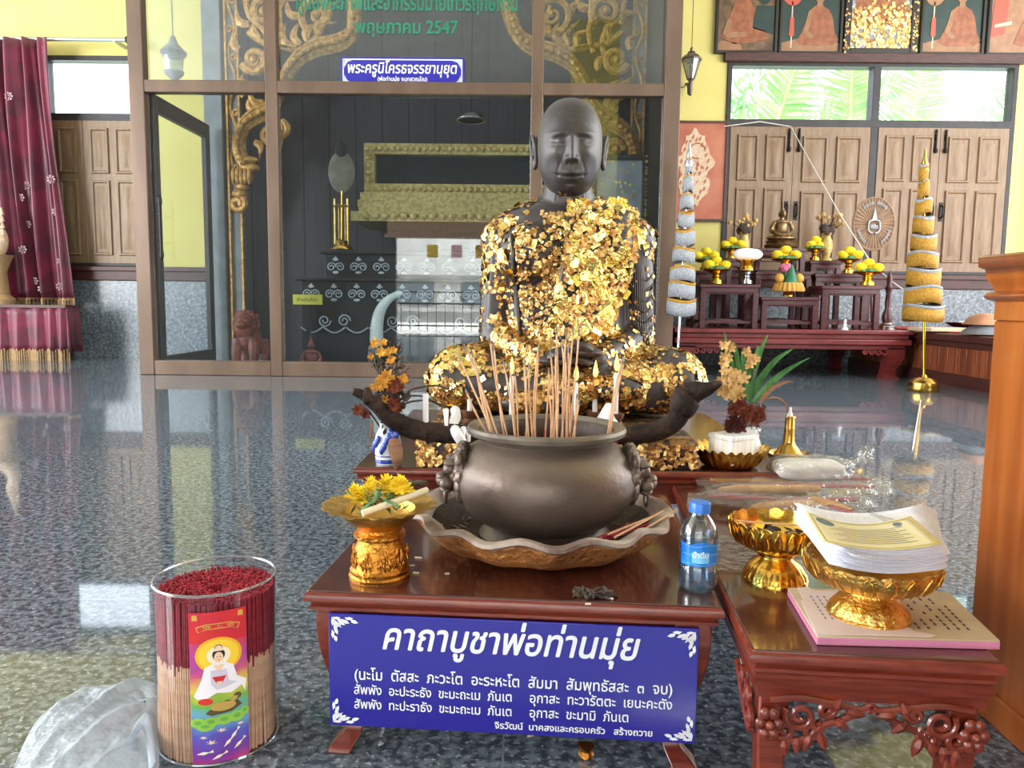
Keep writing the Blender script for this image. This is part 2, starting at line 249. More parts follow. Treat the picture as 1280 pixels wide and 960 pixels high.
# ---------------------------------------------------------------- mesh helpers
class B:
    def __init__(s): s.v = []; s.f = []; s.m = []
    def add(s, vs, fs, m=0):
        o = len(s.v); s.v += [tuple(v) for v in vs]; s.f += [tuple(i+o for i in f) for f in fs]; s.m += [m]*len(fs); return s
    def box(s, c, d, m=0, rot=None):
        x, y, z = [k/2 for k in d]; vs = [Vector((i, j, k)) for i in (-x, x) for j in (-y, y) for k in (-z, z)]
        if rot is not None: vs = [rot @ v for v in vs]
        return s.add([v+Vector(c) for v in vs], [(0, 1, 3, 2), (4, 6, 7, 5), (0, 4, 5, 1), (2, 3, 7, 6), (0, 2, 6, 4), (1, 5, 7, 3)], m)
    def loft(s, rings, m=0, cap=True, close=True):
        n = len(rings[0]); vs = [v for r in rings for v in r]; fs = []
        for i in range(len(rings)-1):
            for j in range(n if close else n-1):
                k = (j+1) % n; fs.append((i*n+j, i*n+k, (i+1)*n+k, (i+1)*n+j))
        if cap: fs += [tuple(range(n))[::-1], tuple(range((len(rings)-1)*n, len(rings)*n))]
        return s.add(vs, fs, m)
    def lathe(s, prof, n=32, c=(0, 0, 0), mod=None, m=0, cap=True, a0=0, a1=None):
        rings = []
        for i, (r, z) in enumerate(prof):
            ring = []
            for j in range(n):
                a = a0+2*PI*j/n; rr, zz = mod(a, i, r, z) if mod else (r, z)
                ring.append((c[0]+rr*cos(a), c[1]+rr*sin(a), c[2]+zz))
            rings.append(ring)
        return s.loft(rings, m, cap)
    def tube(s, pts, rad, n=8, m=0, cap=True, flat=1.0, up=None):
        pts = [Vector(p) for p in pts]; k = len(pts); rings = []; ref = None
        for i, p in enumerate(pts):
            t = (pts[min(i+1, k-1)]-pts[max(i-1, 0)])
            t = t.normalized() if t.length > 1e-9 else Vector((0, 0, 1))
            if ref is None:
                ref = Vector(up) if up else (Vector((0, 1, 0)) if abs(t.y) < .9 else Vector((1, 0, 0)))
            if up: ref = Vector(up)
            a = (ref-t*ref.dot(t)).normalized(); b = t.cross(a); ref = a
            r = rad[i] if isinstance(rad, (list, tuple)) else rad
            rings.append([p+a*(r*flat*cos(2*PI*j/n))+b*(r*sin(2*PI*j/n)) for j in range(n)])
        return s.loft(rings, m, cap)
    def ell(s, c, r, m=0, rot=None, nu=14, nv=9, fn=None):
        vs = []; fs = []; r = (r, r, r) if not isinstance(r, (tuple, list)) else r
        for i in range(nv+1):
            th = PI*i/nv
            for j in range(nu):
                ph = 2*PI*j/nu; d = Vector((sin(th)*cos(ph), sin(th)*sin(ph), cos(th))); k = fn(d) if fn else 1
                v = Vector((d.x*r[0]*k, d.y*r[1]*k, d.z*r[2]*k))
                if rot is not None: v = rot @ v
                vs.append(v+Vector(c))
        for i in range(nv):
            for j in range(nu): fs.append((i*nu+j, (i+1)*nu+j, (i+1)*nu+(j+1) % nu, i*nu+(j+1) % nu))
        return s.add(vs, fs, m)
    def prism(s, poly, y0, y1, m=0):
        """outline in x,z pushed from y0 to y1"""
        n = len(poly); vs = [(x, y0, z) for x, z in poly]+[(x, y1, z) for x, z in poly]
        fs = [tuple(range(n)), tuple(range(2*n-1, n-1, -1))]+[(i, i+n, (i+1) % n+n, (i+1) % n) for i in range(n)]
        return s.add(vs, fs, m)
    def slab(s, poly, z0, z1, m=0):
        n = len(poly); vs = [(x, y, z0) for x, y in poly]+[(x, y, z1) for x, y in poly]
        fs = [tuple(range(n))[::-1], tuple(range(n, 2*n))]+[(i, (i+1) % n, (i+1) % n+n, i+n) for i in range(n)]
        return s.add(vs, fs, m)
    def grid(s, fn, nu, nv, m=0):
        vs = [fn(i/nu, j/nv) for i in range(nu+1) for j in range(nv+1)]
        fs = [(i*(nv+1)+j, (i+1)*(nv+1)+j, (i+1)*(nv+1)+j+1, i*(nv+1)+j+1) for i in range(nu) for j in range(nv)]
        return s.add(vs, fs, m)
    def cyl(s, p0, p1, r, n=12, m=0): return s.tube([p0, p1], r, n, m)
    def obj(s, name, mats, parent=None, loc=None, bevel=0, ang=38, thick=0, rotz=0, kind=None):
        me = bpy.data.meshes.new(name); o0 = Vector(loc) if loc is not None else Vector((0, 0, 0))
        me.from_pydata([tuple(Vector(v)-o0) for v in s.v], [], s.f)
        for M_ in (mats if isinstance(mats, (list, tuple)) else [mats]): me.materials.append(M_)
        me.polygons.foreach_set('material_index', s.m)
        bm = bmesh.new(); bm.from_mesh(me); bmesh.ops.recalc_face_normals(bm, faces=bm.faces[:]); bm.to_mesh(me); bm.free()
        me.shade_smooth(); me.set_sharp_from_angle(angle=R(ang)); me.update()
        o = bpy.data.objects.new(name, me); C.objects.link(o); o.location = o0; o.rotation_euler[2] = rotz
        if parent is not None: o.parent = parent
        if bevel:
            b = o.modifiers.new('bevel', 'BEVEL'); b.width = bevel; b.segments = 2; b.limit_method = 'ANGLE'; b.angle_limit = R(40)
        if thick:
            b = o.modifiers.new('thickness', 'SOLIDIFY'); b.thickness = thick; b.offset = 0
        if kind: o['kind'] = kind
        return o
def thing(name, label, cat, loc=(0, 0, 0), rotz=0, group=None):
    o = bpy.data.objects.new(name, None); C.objects.link(o); o.location = loc; o.rotation_euler[2] = rotz; o.empty_display_size = .05
    return tag(o, label, cat, group)
def tag(o, label, cat, group=None):
    o['label'] = label; o['category'] = cat
    if group: o['group'] = group
    return o
def struct(o): o['kind'] = 'structure'; return o
def dup(root, loc, label=None, group=None, rot=None, scale=None):
    c = root.copy(); C.objects.link(c); c.location = loc
    if rot is not None: c.rotation_euler = rot
    if scale is not None: c.scale = (scale,)*3 if not isinstance(scale, tuple) else scale
    if label: c['label'] = label
    if group: c['group'] = group
    for ch in list(root.children):
        d = ch.copy(); C.objects.link(d); d.parent = c
        for g in list(ch.children):
            e = g.copy(); C.objects.link(e); e.parent = d
    return c
def text(name, body, width, x0, z0, y0, M_, parent=None, bold=0, shear=0, ys=1, map=None, xc=False):
    """lettering as a flat mesh standing in the x,z plane, scaled to a width"""
    cu = bpy.data.curves.new('t', 'FONT'); cu.body = body; cu.size = 1; cu.shear = shear; cu.resolution_u = 3
    o = bpy.data.objects.new('t', cu); C.objects.link(o); dg = bpy.context.evaluated_depsgraph_get()
    me = bpy.data.meshes.new_from_object(o.evaluated_get(dg)); bpy.data.objects.remove(o); bpy.data.curves.remove(cu)
    xs = [v.co.x for v in me.vertices]; a, b = min(xs), max(xs); k = width/(b-a)
    for v in me.vertices:
        x, z = (v.co.x-a)*k+x0-(width/2 if xc else 0), v.co.y*k*ys+z0
        v.co = map(x, z) if map else (x, y0, z)
    if bold:
        vs = [v.co.copy() for v in me.vertices]; fs = [tuple(p.vertices) for p in me.polygons]; n = len(vs); V, F = [], []
        for q, (dx, dz) in enumerate(((0, 0), (1, 0), (-1, 0), (0, 1), (0, -1), (.7, .7), (-.7, -.7))):
            e = bold*k; V += [Vector((v.x+dx*e*.8, v.y-q*4e-6, v.z+dz*e*.8*ys)) if not map else v+Vector((dx*e, -q*4e-6, dz*e)) for v in vs]; F += [tuple(i+n*q for i in f) for f in fs]
        m2 = bpy.data.meshes.new(name); m2.from_pydata([tuple(v) for v in V], [], F); me = m2
    me.materials.clear(); me.materials.append(M_); me.name = name
    for p in me.polygons: p.material_index = 0
    ob = bpy.data.objects.new(name, me); C.objects.link(ob); ob.parent = parent
    return ob
def spiral(cx, cz, r0, r1, turns, a0, n=24, y=0, sgn=1):
    return [(cx+(r0+(r1-r0)*i/n)*cos(a0+sgn*2*PI*turns*i/n), y, cz+(r0+(r1-r0)*i/n)*sin(a0+sgn*2*PI*turns*i/n)) for i in range(n+1)]
def smooth_path(pts, sub=5):
    pts = [Vector(p) for p in pts]; out = []
    for i in range(len(pts)-1):
        p0, p1, p2, p3 = pts[max(i-1, 0)], pts[i], pts[i+1], pts[min(i+2, len(pts)-1)]
        for k in range(sub):
            t = k/sub; out.append(.5*((2*p1)+(p2-p0)*t+(2*p0-5*p1+4*p2-p3)*t*t+(3*p1-p0-3*p2+p3)*t**3))
    return out+[pts[-1]]
def bake(o):
    """apply the modifiers of a mesh object"""
    dg = bpy.context.evaluated_depsgraph_get(); me = bpy.data.meshes.new_from_object(o.evaluated_get(dg)); o.modifiers.clear(); o.data = me; return o
def blossom(b, c, r, n, m, tilt=None, cup=.5, w=.45):
    """an open flower of n petals"""
    q = (tilt or Vector((0, 0, 1))).to_track_quat('Z', 'Y').to_matrix()
    for k in range(n):
        a = 2*PI*k/n+random.random()*.4; l = r*(.8+.4*random.random()); h = cup*l*(.6+.8*random.random())
        d = Vector((cos(a), sin(a), 0)); s_ = Vector((-sin(a), cos(a), 0)); ww = l*w
        pts = [Vector((0, 0, 0)), d*l*.5+s_*ww*.6+Vector((0, 0, h*.4)), d*l+s_*ww*.3+Vector((0, 0, h)), d*l-s_*ww*.35+Vector((0, 0, h*.9)), d*l*.5-s_*ww*.6+Vector((0, 0, h*.5))]
        b.add([q @ p+Vector(c) for p in pts], [(0, 1, 2, 3, 4)], m)
def blade(b, pts, w, m, side=(1, 0, 0)):
    """a long leaf along a path: pointed, creased"""
    pts = smooth_path(pts, 4); k = len(pts); L_, M2, R_ = [], [], []
    for i, p in enumerate(pts):
        t = (pts[min(i+1, k-1)]-pts[max(i-1, 0)]).normalized(); sd = Vector(side); sd = (sd-t*sd.dot(t)).normalized()
        ww = w*max(.02, (sin(PI*min(1, (i+.6)/(k))**.75))); n_ = t.cross(sd)
        L_.append(p-sd*ww); M2.append(p+n_*ww*.3); R_.append(p+sd*ww)
    b.loft([[L_[i], M2[i], R_[i]] for i in range(k)], m, cap=False, close=False)
# ---------------------------------------------------------------- the hall
bpy.context.scene.cycles.transparent_max_bounces = 20
YW = 8.6
def Wl(px, py): return at(px, py, YW)
def slabwall(name, x0, x1, z0, z1, y0, y1, holes, M_):
    xs = sorted({x0, x1, *[h[0] for h in holes], *[h[1] for h in holes]}); zs = sorted({z0, z1, *[h[2] for h in holes], *[h[3] for h in holes]})
    b = B()
    for i in range(len(xs)-1):
        for j in range(len(zs)-1):
            cx, cz = (xs[i]+xs[i+1])/2, (zs[j]+zs[j+1])/2
            if any(h[0] < cx < h[1] and h[2] < cz < h[3] for h in holes): continue
            b.box((cx, (y0+y1)/2, cz), (xs[i+1]-xs[i], y1-y0, zs[j+1]-zs[j]))
    return struct(b.obj(name, M_))
struct(B().box((-1.2, 3.2, -.05), (16.4, 11.8, .1)).obj('floor', m_floor))
struct(B().box((-1.2, 3.2, 5.0), (16.4, 11.8, .2)).obj('ceiling', m_ceil))
WZ0, WZ1 = Wl(1100, 343).z, Wl(1100, 78).z                      # sill and head of the window openings
TZ = (Wl(1000, 151).z, Wl(1000, 158).z)                         # transom bar
RX0, RX1 = Wl(905, 200).x, Wl(1264, 200).x; LX0, LX1 = Wl(40, 200).x, Wl(184, 200).x
slabwall('wall_back', -9.4, 7, 0, 4.9, YW, YW+.2, [(RX0, RX1, WZ0, WZ1), (LX0, LX1, WZ0, WZ1)], m_yellow)
DZ = Wl(140, 351).z
b = B(); b.box((-1.2, YW-.02, DZ/2), (16.4, .04, DZ)); struct(b.obj('trim_1', m_dado))
b = B(); b.box((-1.2, YW-.035, (DZ+WZ0)/2), (16.4, .07, WZ0-DZ-.01)); b.box((-1.2, YW-.05, WZ0-.03), (16.4, .1, .05)); struct(b.obj('trim_2', m_rail, bevel=.006))
b = B(); b.box(((RX0+RX1)/2, YW-.03, Wl(1090, 74).z), (RX1-RX0+.1, .06, .1)); struct(b.obj('trim_3', m_rail, bevel=.01))
def winset(n, x0, x1, mull):
    b = B(); t = .05; yc = YW+.05
    for x in (x0+t/2, x1-t/2, mull): b.box((x, yc, (WZ0+WZ1)/2), (t*(1.6 if x == mull else 1), .14, WZ1-WZ0))
    for z, h in ((WZ1-t/2, t), ((TZ[0]+TZ[1])/2, abs(TZ[0]-TZ[1])+.02), (WZ0+.02, .04)): b.box(((x0+x1)/2, yc-.002, z), (x1-x0, .14, h))
    f = struct(b.obj('window_%d' % n, m_dkframe, bevel=.004))
    for a, c in ((x0+t, mull-.04), (mull+.04, x1-t)):
        g = B().box(((a+c)/2, YW+.07, (TZ[0]+WZ1-t)/2+.01), (c-a, .008, WZ1-t-TZ[0]-.02)).obj('glass_pane', m_wglass, f)
    return f
MR = Wl(1090, 200).x; ML = Wl(20, 200).x
winset(1, RX0, RX1, MR); winset(2, LX0, LX1, Wl(60, 200).x)
def shutter(n, x0, x1, z0, z1, handle=0, ang=0):
    """one leaf with four raised panels, its face towards the hall; hinged at x0 when it stands ajar"""
    w, h = x1-x0, z1-z0; b = B(); b.box((w/2, 0, h/2), (w, .05, h)); st = w*.11; mid = h*.40
    pw = (w-3*st)/2
    for i in range(2):
        px = st+i*(pw+st)
        for za, zb in ((h-st*1.1-mid*.8, h-st*1.1), (st*1.2, h-st*2.1-mid*.8)):
            c = (px+pw/2, -.024, (za+zb)/2); hh = zb-za
            for k, (s_, y) in enumerate(((1, -.018), (.93, -.034), (.80, -.034), (.68, -.022))): pass
            o = [(px, za), (px+pw, za), (px+pw, zb), (px, zb)]
            def ring(i_, y): return [(px+i_, y, za+i_), (px+pw-i_, y, za+i_), (px+pw-i_, y, zb-i_), (px+i_, y, zb-i_)]
            b.loft([ring(0, -.026), ring(.008, -.046), ring(.022, -.046), ring(.034, -.030), ring(.06, -.030), ring(.085, -.042)], cap=True)
    f = struct(b.obj('door_%d' % n, m_shut, loc=None)); f.location = (x0, YW+.0, z0); f.rotation_euler[2] = ang
    if handle:
        hx = w-.05 if handle > 0 else .05
        k = B(); k.box((hx, -.03, h*.42), (.035, .012, .2)); k.tube(smooth_path([(hx, -.03, h*.42-.07), (hx, -.07, h*.42-.05), (hx, -.075, h*.42), (hx, -.07, h*.42+.05), (hx, -.03, h*.42+.07)], 3), .009, 6); k.obj('handle', m_iron, f)
        k = B(); k.cyl((hx, -.04, h-.02), (hx, -.04, h-.24), .012, 8); k.ell((hx, -.045, h-.24), (.022, .02, .03)); k.box((hx, -.032, h-.1), (.03, .01, .06)); k.obj('bolt', m_iron, f)
    return f
sz0, sz1 = WZ0+.034, TZ[1]-.01
for n, (a, c, hd) in enumerate(((RX0+.055, Wl(990, 200).x, 1), (Wl(990, 200).x+.006, MR-.045, -1), (MR+.045, Wl(1172, 200).x, 1), (Wl(1172, 200).x+.006, RX1-.055, -1))): shutter(n+1, a, c, sz0, sz1, hd)
lm = Wl(107, 200).x; shutter(5, lm, LX1-.055, sz0, sz1, 0); shutter(6, lm-.62, lm-.01, sz0, sz1, 0)
# entrance side, behind the camera: what the partition glass mirrors
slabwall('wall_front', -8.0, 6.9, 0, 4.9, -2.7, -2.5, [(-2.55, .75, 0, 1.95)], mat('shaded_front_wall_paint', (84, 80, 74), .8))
b = B(); b.box((-.9, -2.49, 2.16), (3.6, .12, .36)); b.box((-.9, -2.47, 1.98), (3.7, .2, .06)); struct(b.obj('trim_4', mat('pink_beige_lintel', (214, 176, 150), .7), bevel=.01))
struct(B().box((-1.2, -9, -.06), (40, 12.8, .1)).obj('floor_forecourt', m_conc))
rl = thing('iron_railing', 'black iron railing of upright bars outside the entrance, mirrored in the glass', 'railing', (-.9, -4.2, 0))
k = B()
for z in (.12, .62, .88): k.box((0, 0, z), (4.4, .03, .03))
k.obj('rails', m_iron, rl)
k = B()
for i in range(23): k.box((-2.2+i*.2, 0, .45), (.014, .014, .9))
k.obj('bars', m_iron, rl)
for i in range(6): B().tube(spiral(-1.9+i*.76, .75, .09, .02, 1.5, 0, 16), .008, 5).obj('scroll', m_iron, rl)
wb = thing('white_building', 'white building across the forecourt, mirrored in the partition glass', 'building', (-1.5, -12.5, 0))
k = B(); k.box((0, 0, 2.0), (14, .3, 4)); k.box((0, .3, 1.6), (14, .5, .12)); k.box((0, .2, .4), (14, .3, .1)); k.obj('wall', m_conc, wb)
for i in range(5): B().box((-4.5+i*2.4, .2, .95), (1.5, .05, .7)).obj('window', mat('grey_shop_window_%d' % i, (120, 128, 134), .3), wb)
for i, c in enumerate(((228, 196, 70), (236, 190, 196), (226, 180, 60), (240, 214, 214), (232, 196, 80))):
    tag(B().box((-2.1+i*.58, -5.2, 1.86), (.26, .012, .3)).obj('bunting_flag', mat('flag_cloth_%d' % i, c, .8), loc=(-2.1+i*.58, -5.2, 1.86)), '%s bunting flag hung outside the entrance, mirrored in the glass' % ['yellow', 'pink', 'amber', 'pale pink', 'light yellow'][i], 'flag', 'bunting outside the entrance')
# palms and branches outside the right-hand windows
def frond(name, base, tip, sag, n, ln, label, group='palm fronds outside the windows'):
    b = B(); base, tip = Vector(base), Vector(tip); pts = [base.lerp(tip, i/n)+Vector((0, 0, -sag*(i/n)**2)) for i in range(n+1)]
    b.tube(pts, [.03*(1-.8*i/n) for i in range(n+1)], 5, 1); b.tube([(base.x-.3, base.y+.3, -.01), (base.x-.15, base.y+.15, base.z*.6), base], .03, 5, 1)
    for i in range(2, n):
        t = (pts[min(i+1, n)]-pts[i-1]).normalized(); l = ln*sin(PI*min(.97, .12+.86*i/n))**.6
        for s_ in (-1, 1):
            sd = Vector((t.z, 0, -t.x))*s_; d = (sd*.75+t*.6+Vector((0, random.uniform(-.3, .3), -.25))).normalized(); e = pts[i]+d*l+Vector((0, 0, -.12*l)); q = t*.016
            b.add([pts[i]-q, pts[i]+q, pts[i].lerp(e, .5)+q*1.2, e, pts[i].lerp(e, .5)-q*1.2], [(0, 1, 2, 3, 4)], 0)
    tag(b.obj(name, [m_palm, m_palmy], loc=base), label, 'palm frond', group)
P2 = lambda x, y, Y=10.6: at(x, y, Y)
struct(B().box((4, 12.4, -.06), (24, 7.2, .1)).obj('floor_garden', m_palm))
frond('palm_frond', P2(1062, 190), P2(1066, 40), 0, 46, .5, 'upright palm frond at the right end of the left transom window')
frond('palm_frond', P2(960, 190, 11), P2(1000, 60, 11), .1, 40, .55, 'palm frond in the middle of the left transom window')
frond('palm_frond', P2(1135, 190), P2(1165, 10), 0, 46, .55, 'upright palm frond at the left end of the right transom window')
frond('palm_frond', P2(1150, 190, 12.4), P2(1270, 70, 12.4), .5, 50, .8, 'long drooping palm frond across the right transom window')
frond('palm_frond', P2(1010, 180, 11.4), P2(1130, 80, 11.4), .3, 40, .7, 'palm frond behind the window mullion')
b = B()
for (x, y, x2, y2, r) in ((938, 175, 968, 60, .035), (950, 170, 940, 70, .03), (958, 130, 985, 75, .02), (945, 120, 925, 70, .016), (962, 160, 958, 70, .025), (944, 480, 946, 170, .04)): b.tube([P2(x, y, 11.6), P2((x+x2)/2+4, (y+y2)/2, 11.6), P2(x2, y2, 11.6)], [r, r*.8, r*.5], 6)
tag(b.obj('bare_branches', m_trunk, loc=P2(945, 175, 11.6)), 'pale bare branches outside the left end of the transom window', 'branches')
for i, (x, y, r) in enumerate(((930, 120, .75), (1020, 150, .8), (1180, 150, .9), (1245, 140, .8))):
    b = B(); c = P2(x, y, 13+2.0*i)
    for k in range(420):
        d = Vector(rng.normal(size=3)).normalized()*r*random.random()**.4; p = c+Vector((d.x*1.3, d.y, d.z)); a = Vector(rng.normal(size=3)).normalized()*.16; q = a.cross(Vector(rng.normal(size=3))).normalized()*.03
        b.add([p-a, p+q, p+a, p-q], [(0, 1, 2, 3)], 0)
    b.tube([Vector((c.x, c.y, -.01)), c], [.08, .03], 6, 1)
    tag(b.obj('leafy_shrub', [m_palm, m_trunk], loc=Vector((c.x, c.y, 0))), 'leafy green tree outside, %s' % ['left end of the left transom window', 'right part of the left transom window', 'middle of the right transom window', 'right end of the right transom window'][i], 'tree')
# ---------------------------------------------------------------- glass partition of the shrine
YP = 6.63
X = lambda px, Y=YP, py=300: at(px, py, Y).x
gp = thing('glass_partition', 'tall bronze aluminium partition with glass panes in front of the shrine', 'partition', (X(500), YP, 0)); gp['kind'] = 'structure'
o = gp.location
xs = [X(181), X(344.5), X(669), X(833.5)]; ws = [.125, .1, .1, .135]; HT = 4.85
def gb(name, c, d, M_=None, par=None): return B().box((c[0]-o.x, c[1]-o.y, c[2]), d).obj(name, M_ or m_alu, par or gp, bevel=.006)
for x, w in zip(xs, ws): gb('post', (x, YP, HT/2), (w, .1, HT))
zt = at(500, 111.5, YP).z; zb = at(500, 461, YP).z
for i in range(3):
    a, c = xs[i]+ws[i]/2, xs[i+1]-ws[i+1]/2
    gb('transom_bar', ((a+c)/2, YP, zt), (c-a, .09, .1)); gb('bottom_rail', ((a+c)/2, YP, .063), (c-a, .09, .126))
    for z0, z1 in ((.126, zt-.05), (zt+.05, HT)):
        gb('glass_pane', ((a+c)/2, YP+.02, (z0+z1)/2), (c-a, .008, z1-z0), m_glass)
hx = at(201, 285, YP-.09); h = B(); h.tube([(hx.x-o.x, -.09, hx.z-.2), (hx.x-o.x, -.09, hx.z+.2)], .014, 8)
for s_ in (-1, 1): h.ell((hx.x-o.x, -.09, hx.z+s_*.22), (.018, .018, .05)); h.cyl((hx.x-o.x, -.09, hx.z+s_*.11), (hx.x-o.x-.05, -.03, hx.z+s_*.11), .01, 6)
h.obj('door_handle', m_iron, gp)
# open door leaf that stands back into the shrine
dl = thing('glass_door', 'open glass door leaf with dark frame standing inside the left partition post', 'door', (X(194, 6.7), 6.7, 0))
zd = at(200, 118, 6.75).z; L_ = 1.2
for nm, c, d in (('stile', (0, .05, zd/2), (.05, .09, zd)), ('stile', (0, L_-.05, zd/2), (.05, .1, zd)), ('top_rail', (0, L_/2, zd-.07), (.05, L_-.19, .14)), ('bottom_rail', (0, L_/2, .08), (.05, L_-.19, .14))):
    B().box(c, d).obj(nm, m_dkframe, dl, bevel=.005)
B().box((0, L_/2, zd/2), (.008, L_-.19, zd-.28)).obj('glass_pane', m_doorglass, dl)
# shrine shell
YB = 8.42; bx0, bx1 = at(283, 300, YB).x, at(806, 300, YB).x
struct(B().box(((bx0+bx1)/2, YB+.04, 2.45), (bx1-bx0, .08, 4.9)).obj('wall_shrine', m_dkwall))
b = B()
for i in range(1, 16): x = bx0+(bx1-bx0)*i/16; b.box((x, YB-.001, 2.4), (.012, .006, 4.7))
struct(b.obj('trim_5', m_groove))
b = B(); x0, x1 = at(259, 300, 8.0).x, at(282, 300, 8.0).x; b.box(((x0+x1)/2, 8.1, 2.45), (x1-x0, .2, 4.9)); struct(b.obj('trim_6', m_silverpost, bevel=.01))
b = B(); x0, x1 = at(806, 300, 8.0).x, at(814, 300, 8.0).x; b.box(((x0+x1)/2, 8.1, 2.45), (x1-x0, .2, 4.9)); struct(b.obj('trim_7', m_silverpost, bevel=.01))
b = B(); x0 = X(828, 7.4); b.box((xs[3]+.05, 7.55, 2.45), (.05, 1.7, 4.9)); struct(b.obj('wall_shrine_right', m_dkframe))
# carved gold arch
YA = 7.95; A = lambda x, y, d=0: at(x, y, YA-d)
ga = thing('carved_arch', 'carved gold arch with scrolls and flame leaves inside the glass shrine', 'arch', (A(543, 300).x, YA, 0)); go = Vector(ga.location)
def L0(p): return Vector(p)-go
mir = lambda x: 1088-x
LB = [(446, -18), (443, 2), (441, 40), (425, 54), (398, 60), (375, 73), (358, 94), (346, 122), (336, 138), (314, 150), (301, 166), (299, 188), (306, 204)]
RB = [(630, -18), (634, 5), (640, 28), (650, 48), (668, 60), (695, 68), (716, 82), (730, 104), (743, 136), (765, 153), (782, 166), (791, 184), (792, 200)]
for pts in (LB, RB):
    P = smooth_path([L0(A(*p)) for p in pts], 5); b = B(); b.tube(P, .072, 8, 0, flat=.8)
    b.tube([p+Vector((0, -.07, 0)) for p in P], .022, 6); b.tube([p+Vector((0, -.02, -.068)) for p in P], .028, 6); b.tube([p+Vector((0, -.02, .068)) for p in P], .028, 6)
    for p in P[::2]: b.ell(p+Vector((0, -.072, 0)), .032, nu=8, nv=5)
    b.obj('arch_band', m_carvegold, ga)
for sx in (0, 1):
    f = (lambda x: x) if not sx else mir
    b = B()                                                            # foot of the arch: collar, fluted drop and curled end
    for (x, y, w, h) in ((312, 210, 26, 8), (309, 200, 30, 7), (305, 222, 24, 14), (303, 234, 18, 7), (300, 243, 20, 9)):
        c = L0(A(f(x), y)); b.ell(c, (w*.0041, .07, h*.006), nu=12, nv=7)
    for k in range(5): c = L0(A(f(294+k*5), 221)); b.ell(c+Vector((0, -.05, 0)), (.024, .03, .085), nu=8, nv=7)
    c = L0(A(f(298), 255)); b.tube([(c.x+p[0], -.02, c.z+p[2]) for p in spiral(0, 0, .085, .02, 1.4, PI/2, 20, sgn=1 if sx else -1)], .035, 7)
    if not sx: b.obj('arch_foot', m_carvegold, ga)
    b = B(); x0, x1 = A(f(282), 100).x, A(f(297), 100).x; xc = (x0+x1)/2-go.x     # ornate upright strip
    b.box((xc, .06, 2.4), (abs(x1-x0)*1.05, .03, 4.7), 1)
    for s_ in (-1, 1): b.box((xc+s_*abs(x1-x0)*.5, .03, 2.4), (.02, .05, 4.7))
    P = [Vector((xc+.035*sin(i*.55), .03, 1.7+i*.045)) for i in range(66)]; b.tube(P, .016, 6)
    for i in range(0, 66, 6):
        s_ = 1 if sin(i*.55) > 0 else -1
        b.tube([(p[0]+xc, .03, p[2]+P[i].z) for p in spiral(-s_*.02, .02, .04, .01, 1.2, 0, 12)], .012, 5)
    b.obj('ornate_strip', [m_carvegold, m_silverpost], ga)
def flame(b, x, y, ang, ln, w=.05):
    c = L0(A(x, y)); d = Vector((cos(ang), 0, sin(ang))); s_ = Vector((-sin(ang), 0, cos(ang)))
    P = [c+d*(ln*t)+s_*(.22*ln*sin(t*PI*1.4)) for t in np.linspace(0, 1, 9)]
    b.tube(P, [w*(.55+.6*sin(PI*min(1, t*1.15)))*(1-t*.85) for t in np.linspace(0, 1, 9)], 6, 0, flat=.7)
def scroll(b, x, y, r, turns, a0, sg, th=.045):
    c = L0(A(x, y)); P = spiral(c.x, c.z, r, r*.16, turns, a0, 30, y=-.01, sgn=sg); b.tube(P, [th*(1-.6*i/30) for i in range(31)], 7, 0, flat=.8)
    b.ell((c.x, -.02, c.z), th*.9, nu=8, nv=6)
for sx in (0, 1):
    f = (lambda x: x) if not sx else mir; g = (lambda a: a) if not sx else (lambda a: PI-a); q = 1 if not sx else -1; b = B()
    scroll(b, f(318), 75, .125, 1.7, g(R(200)), q); scroll(b, f(338), 168, .1, 1.5, g(R(20)), -q); scroll(b, f(398), 18, .19, 1.4, g(R(250)), -q, .04); scroll(b, f(330), 15, .15, 1.5, g(R(-40)), q, .05)
    for pts in ([(346, 66), (352, 40), (347, 15), (352, -15)], [(352, 58), (374, 62), (392, 50), (404, 28), (400, 8)], [(300, 100), (316, 108), (334, 112), (347, 100)], [(310, 40), (330, 54), (350, 58), (372, 60)], [(322, 92), (335, 60), (330, 38), (312, 20), (306, -8)]):
        b.tube(smooth_path([L0(A(f(x), y)) for x, y in pts], 5), .03, 7, 0, flat=.8)
    for (x, y, a, l) in ((385, 52, 70, .2), (376, 56, 100, .22), (366, 58, 120, .2), (395, 42, 40, .2), (404, 24, 60, .2), (347, 30, 160, .16), (349, 10, 30, .2), (312, 30, 140, .2), (325, 48, 100, .2), (300, 62, 110, .17), (330, 128, 150, .2), (322, 140, 120, .18), (340, 150, -60, .25), (334, 186, -30, .14), (318, 178, -60, .14), (305, 120, 100, .2), (352, 150, -90, .22), (360, -5, 80, .2), (375, 20, 140, .2), (312, 2, 70, .2), (340, 88, 120, .18)):
        flame(b, f(x), y, g(R(a)), l*1.15, .055)
    b.obj('scrollwork', m_carvegold, ga)
b = B()
for pts in ([(762, 150), (758, 130), (768, 118)], [(752, 170), (760, 190), (752, 205)]): b.tube(smooth_path([L0(A(*p)) for p in pts], 5), .04, 7)
scroll(b, 768, 188, .1, 1.4, 0, 1); flame(b, 752, 192, R(100), .3, .07); flame(b, 772, 138, R(110), .24, .06); flame(b, 765, 120, R(70), .2, .06); b.obj('scrollwork', m_carvegold, ga)
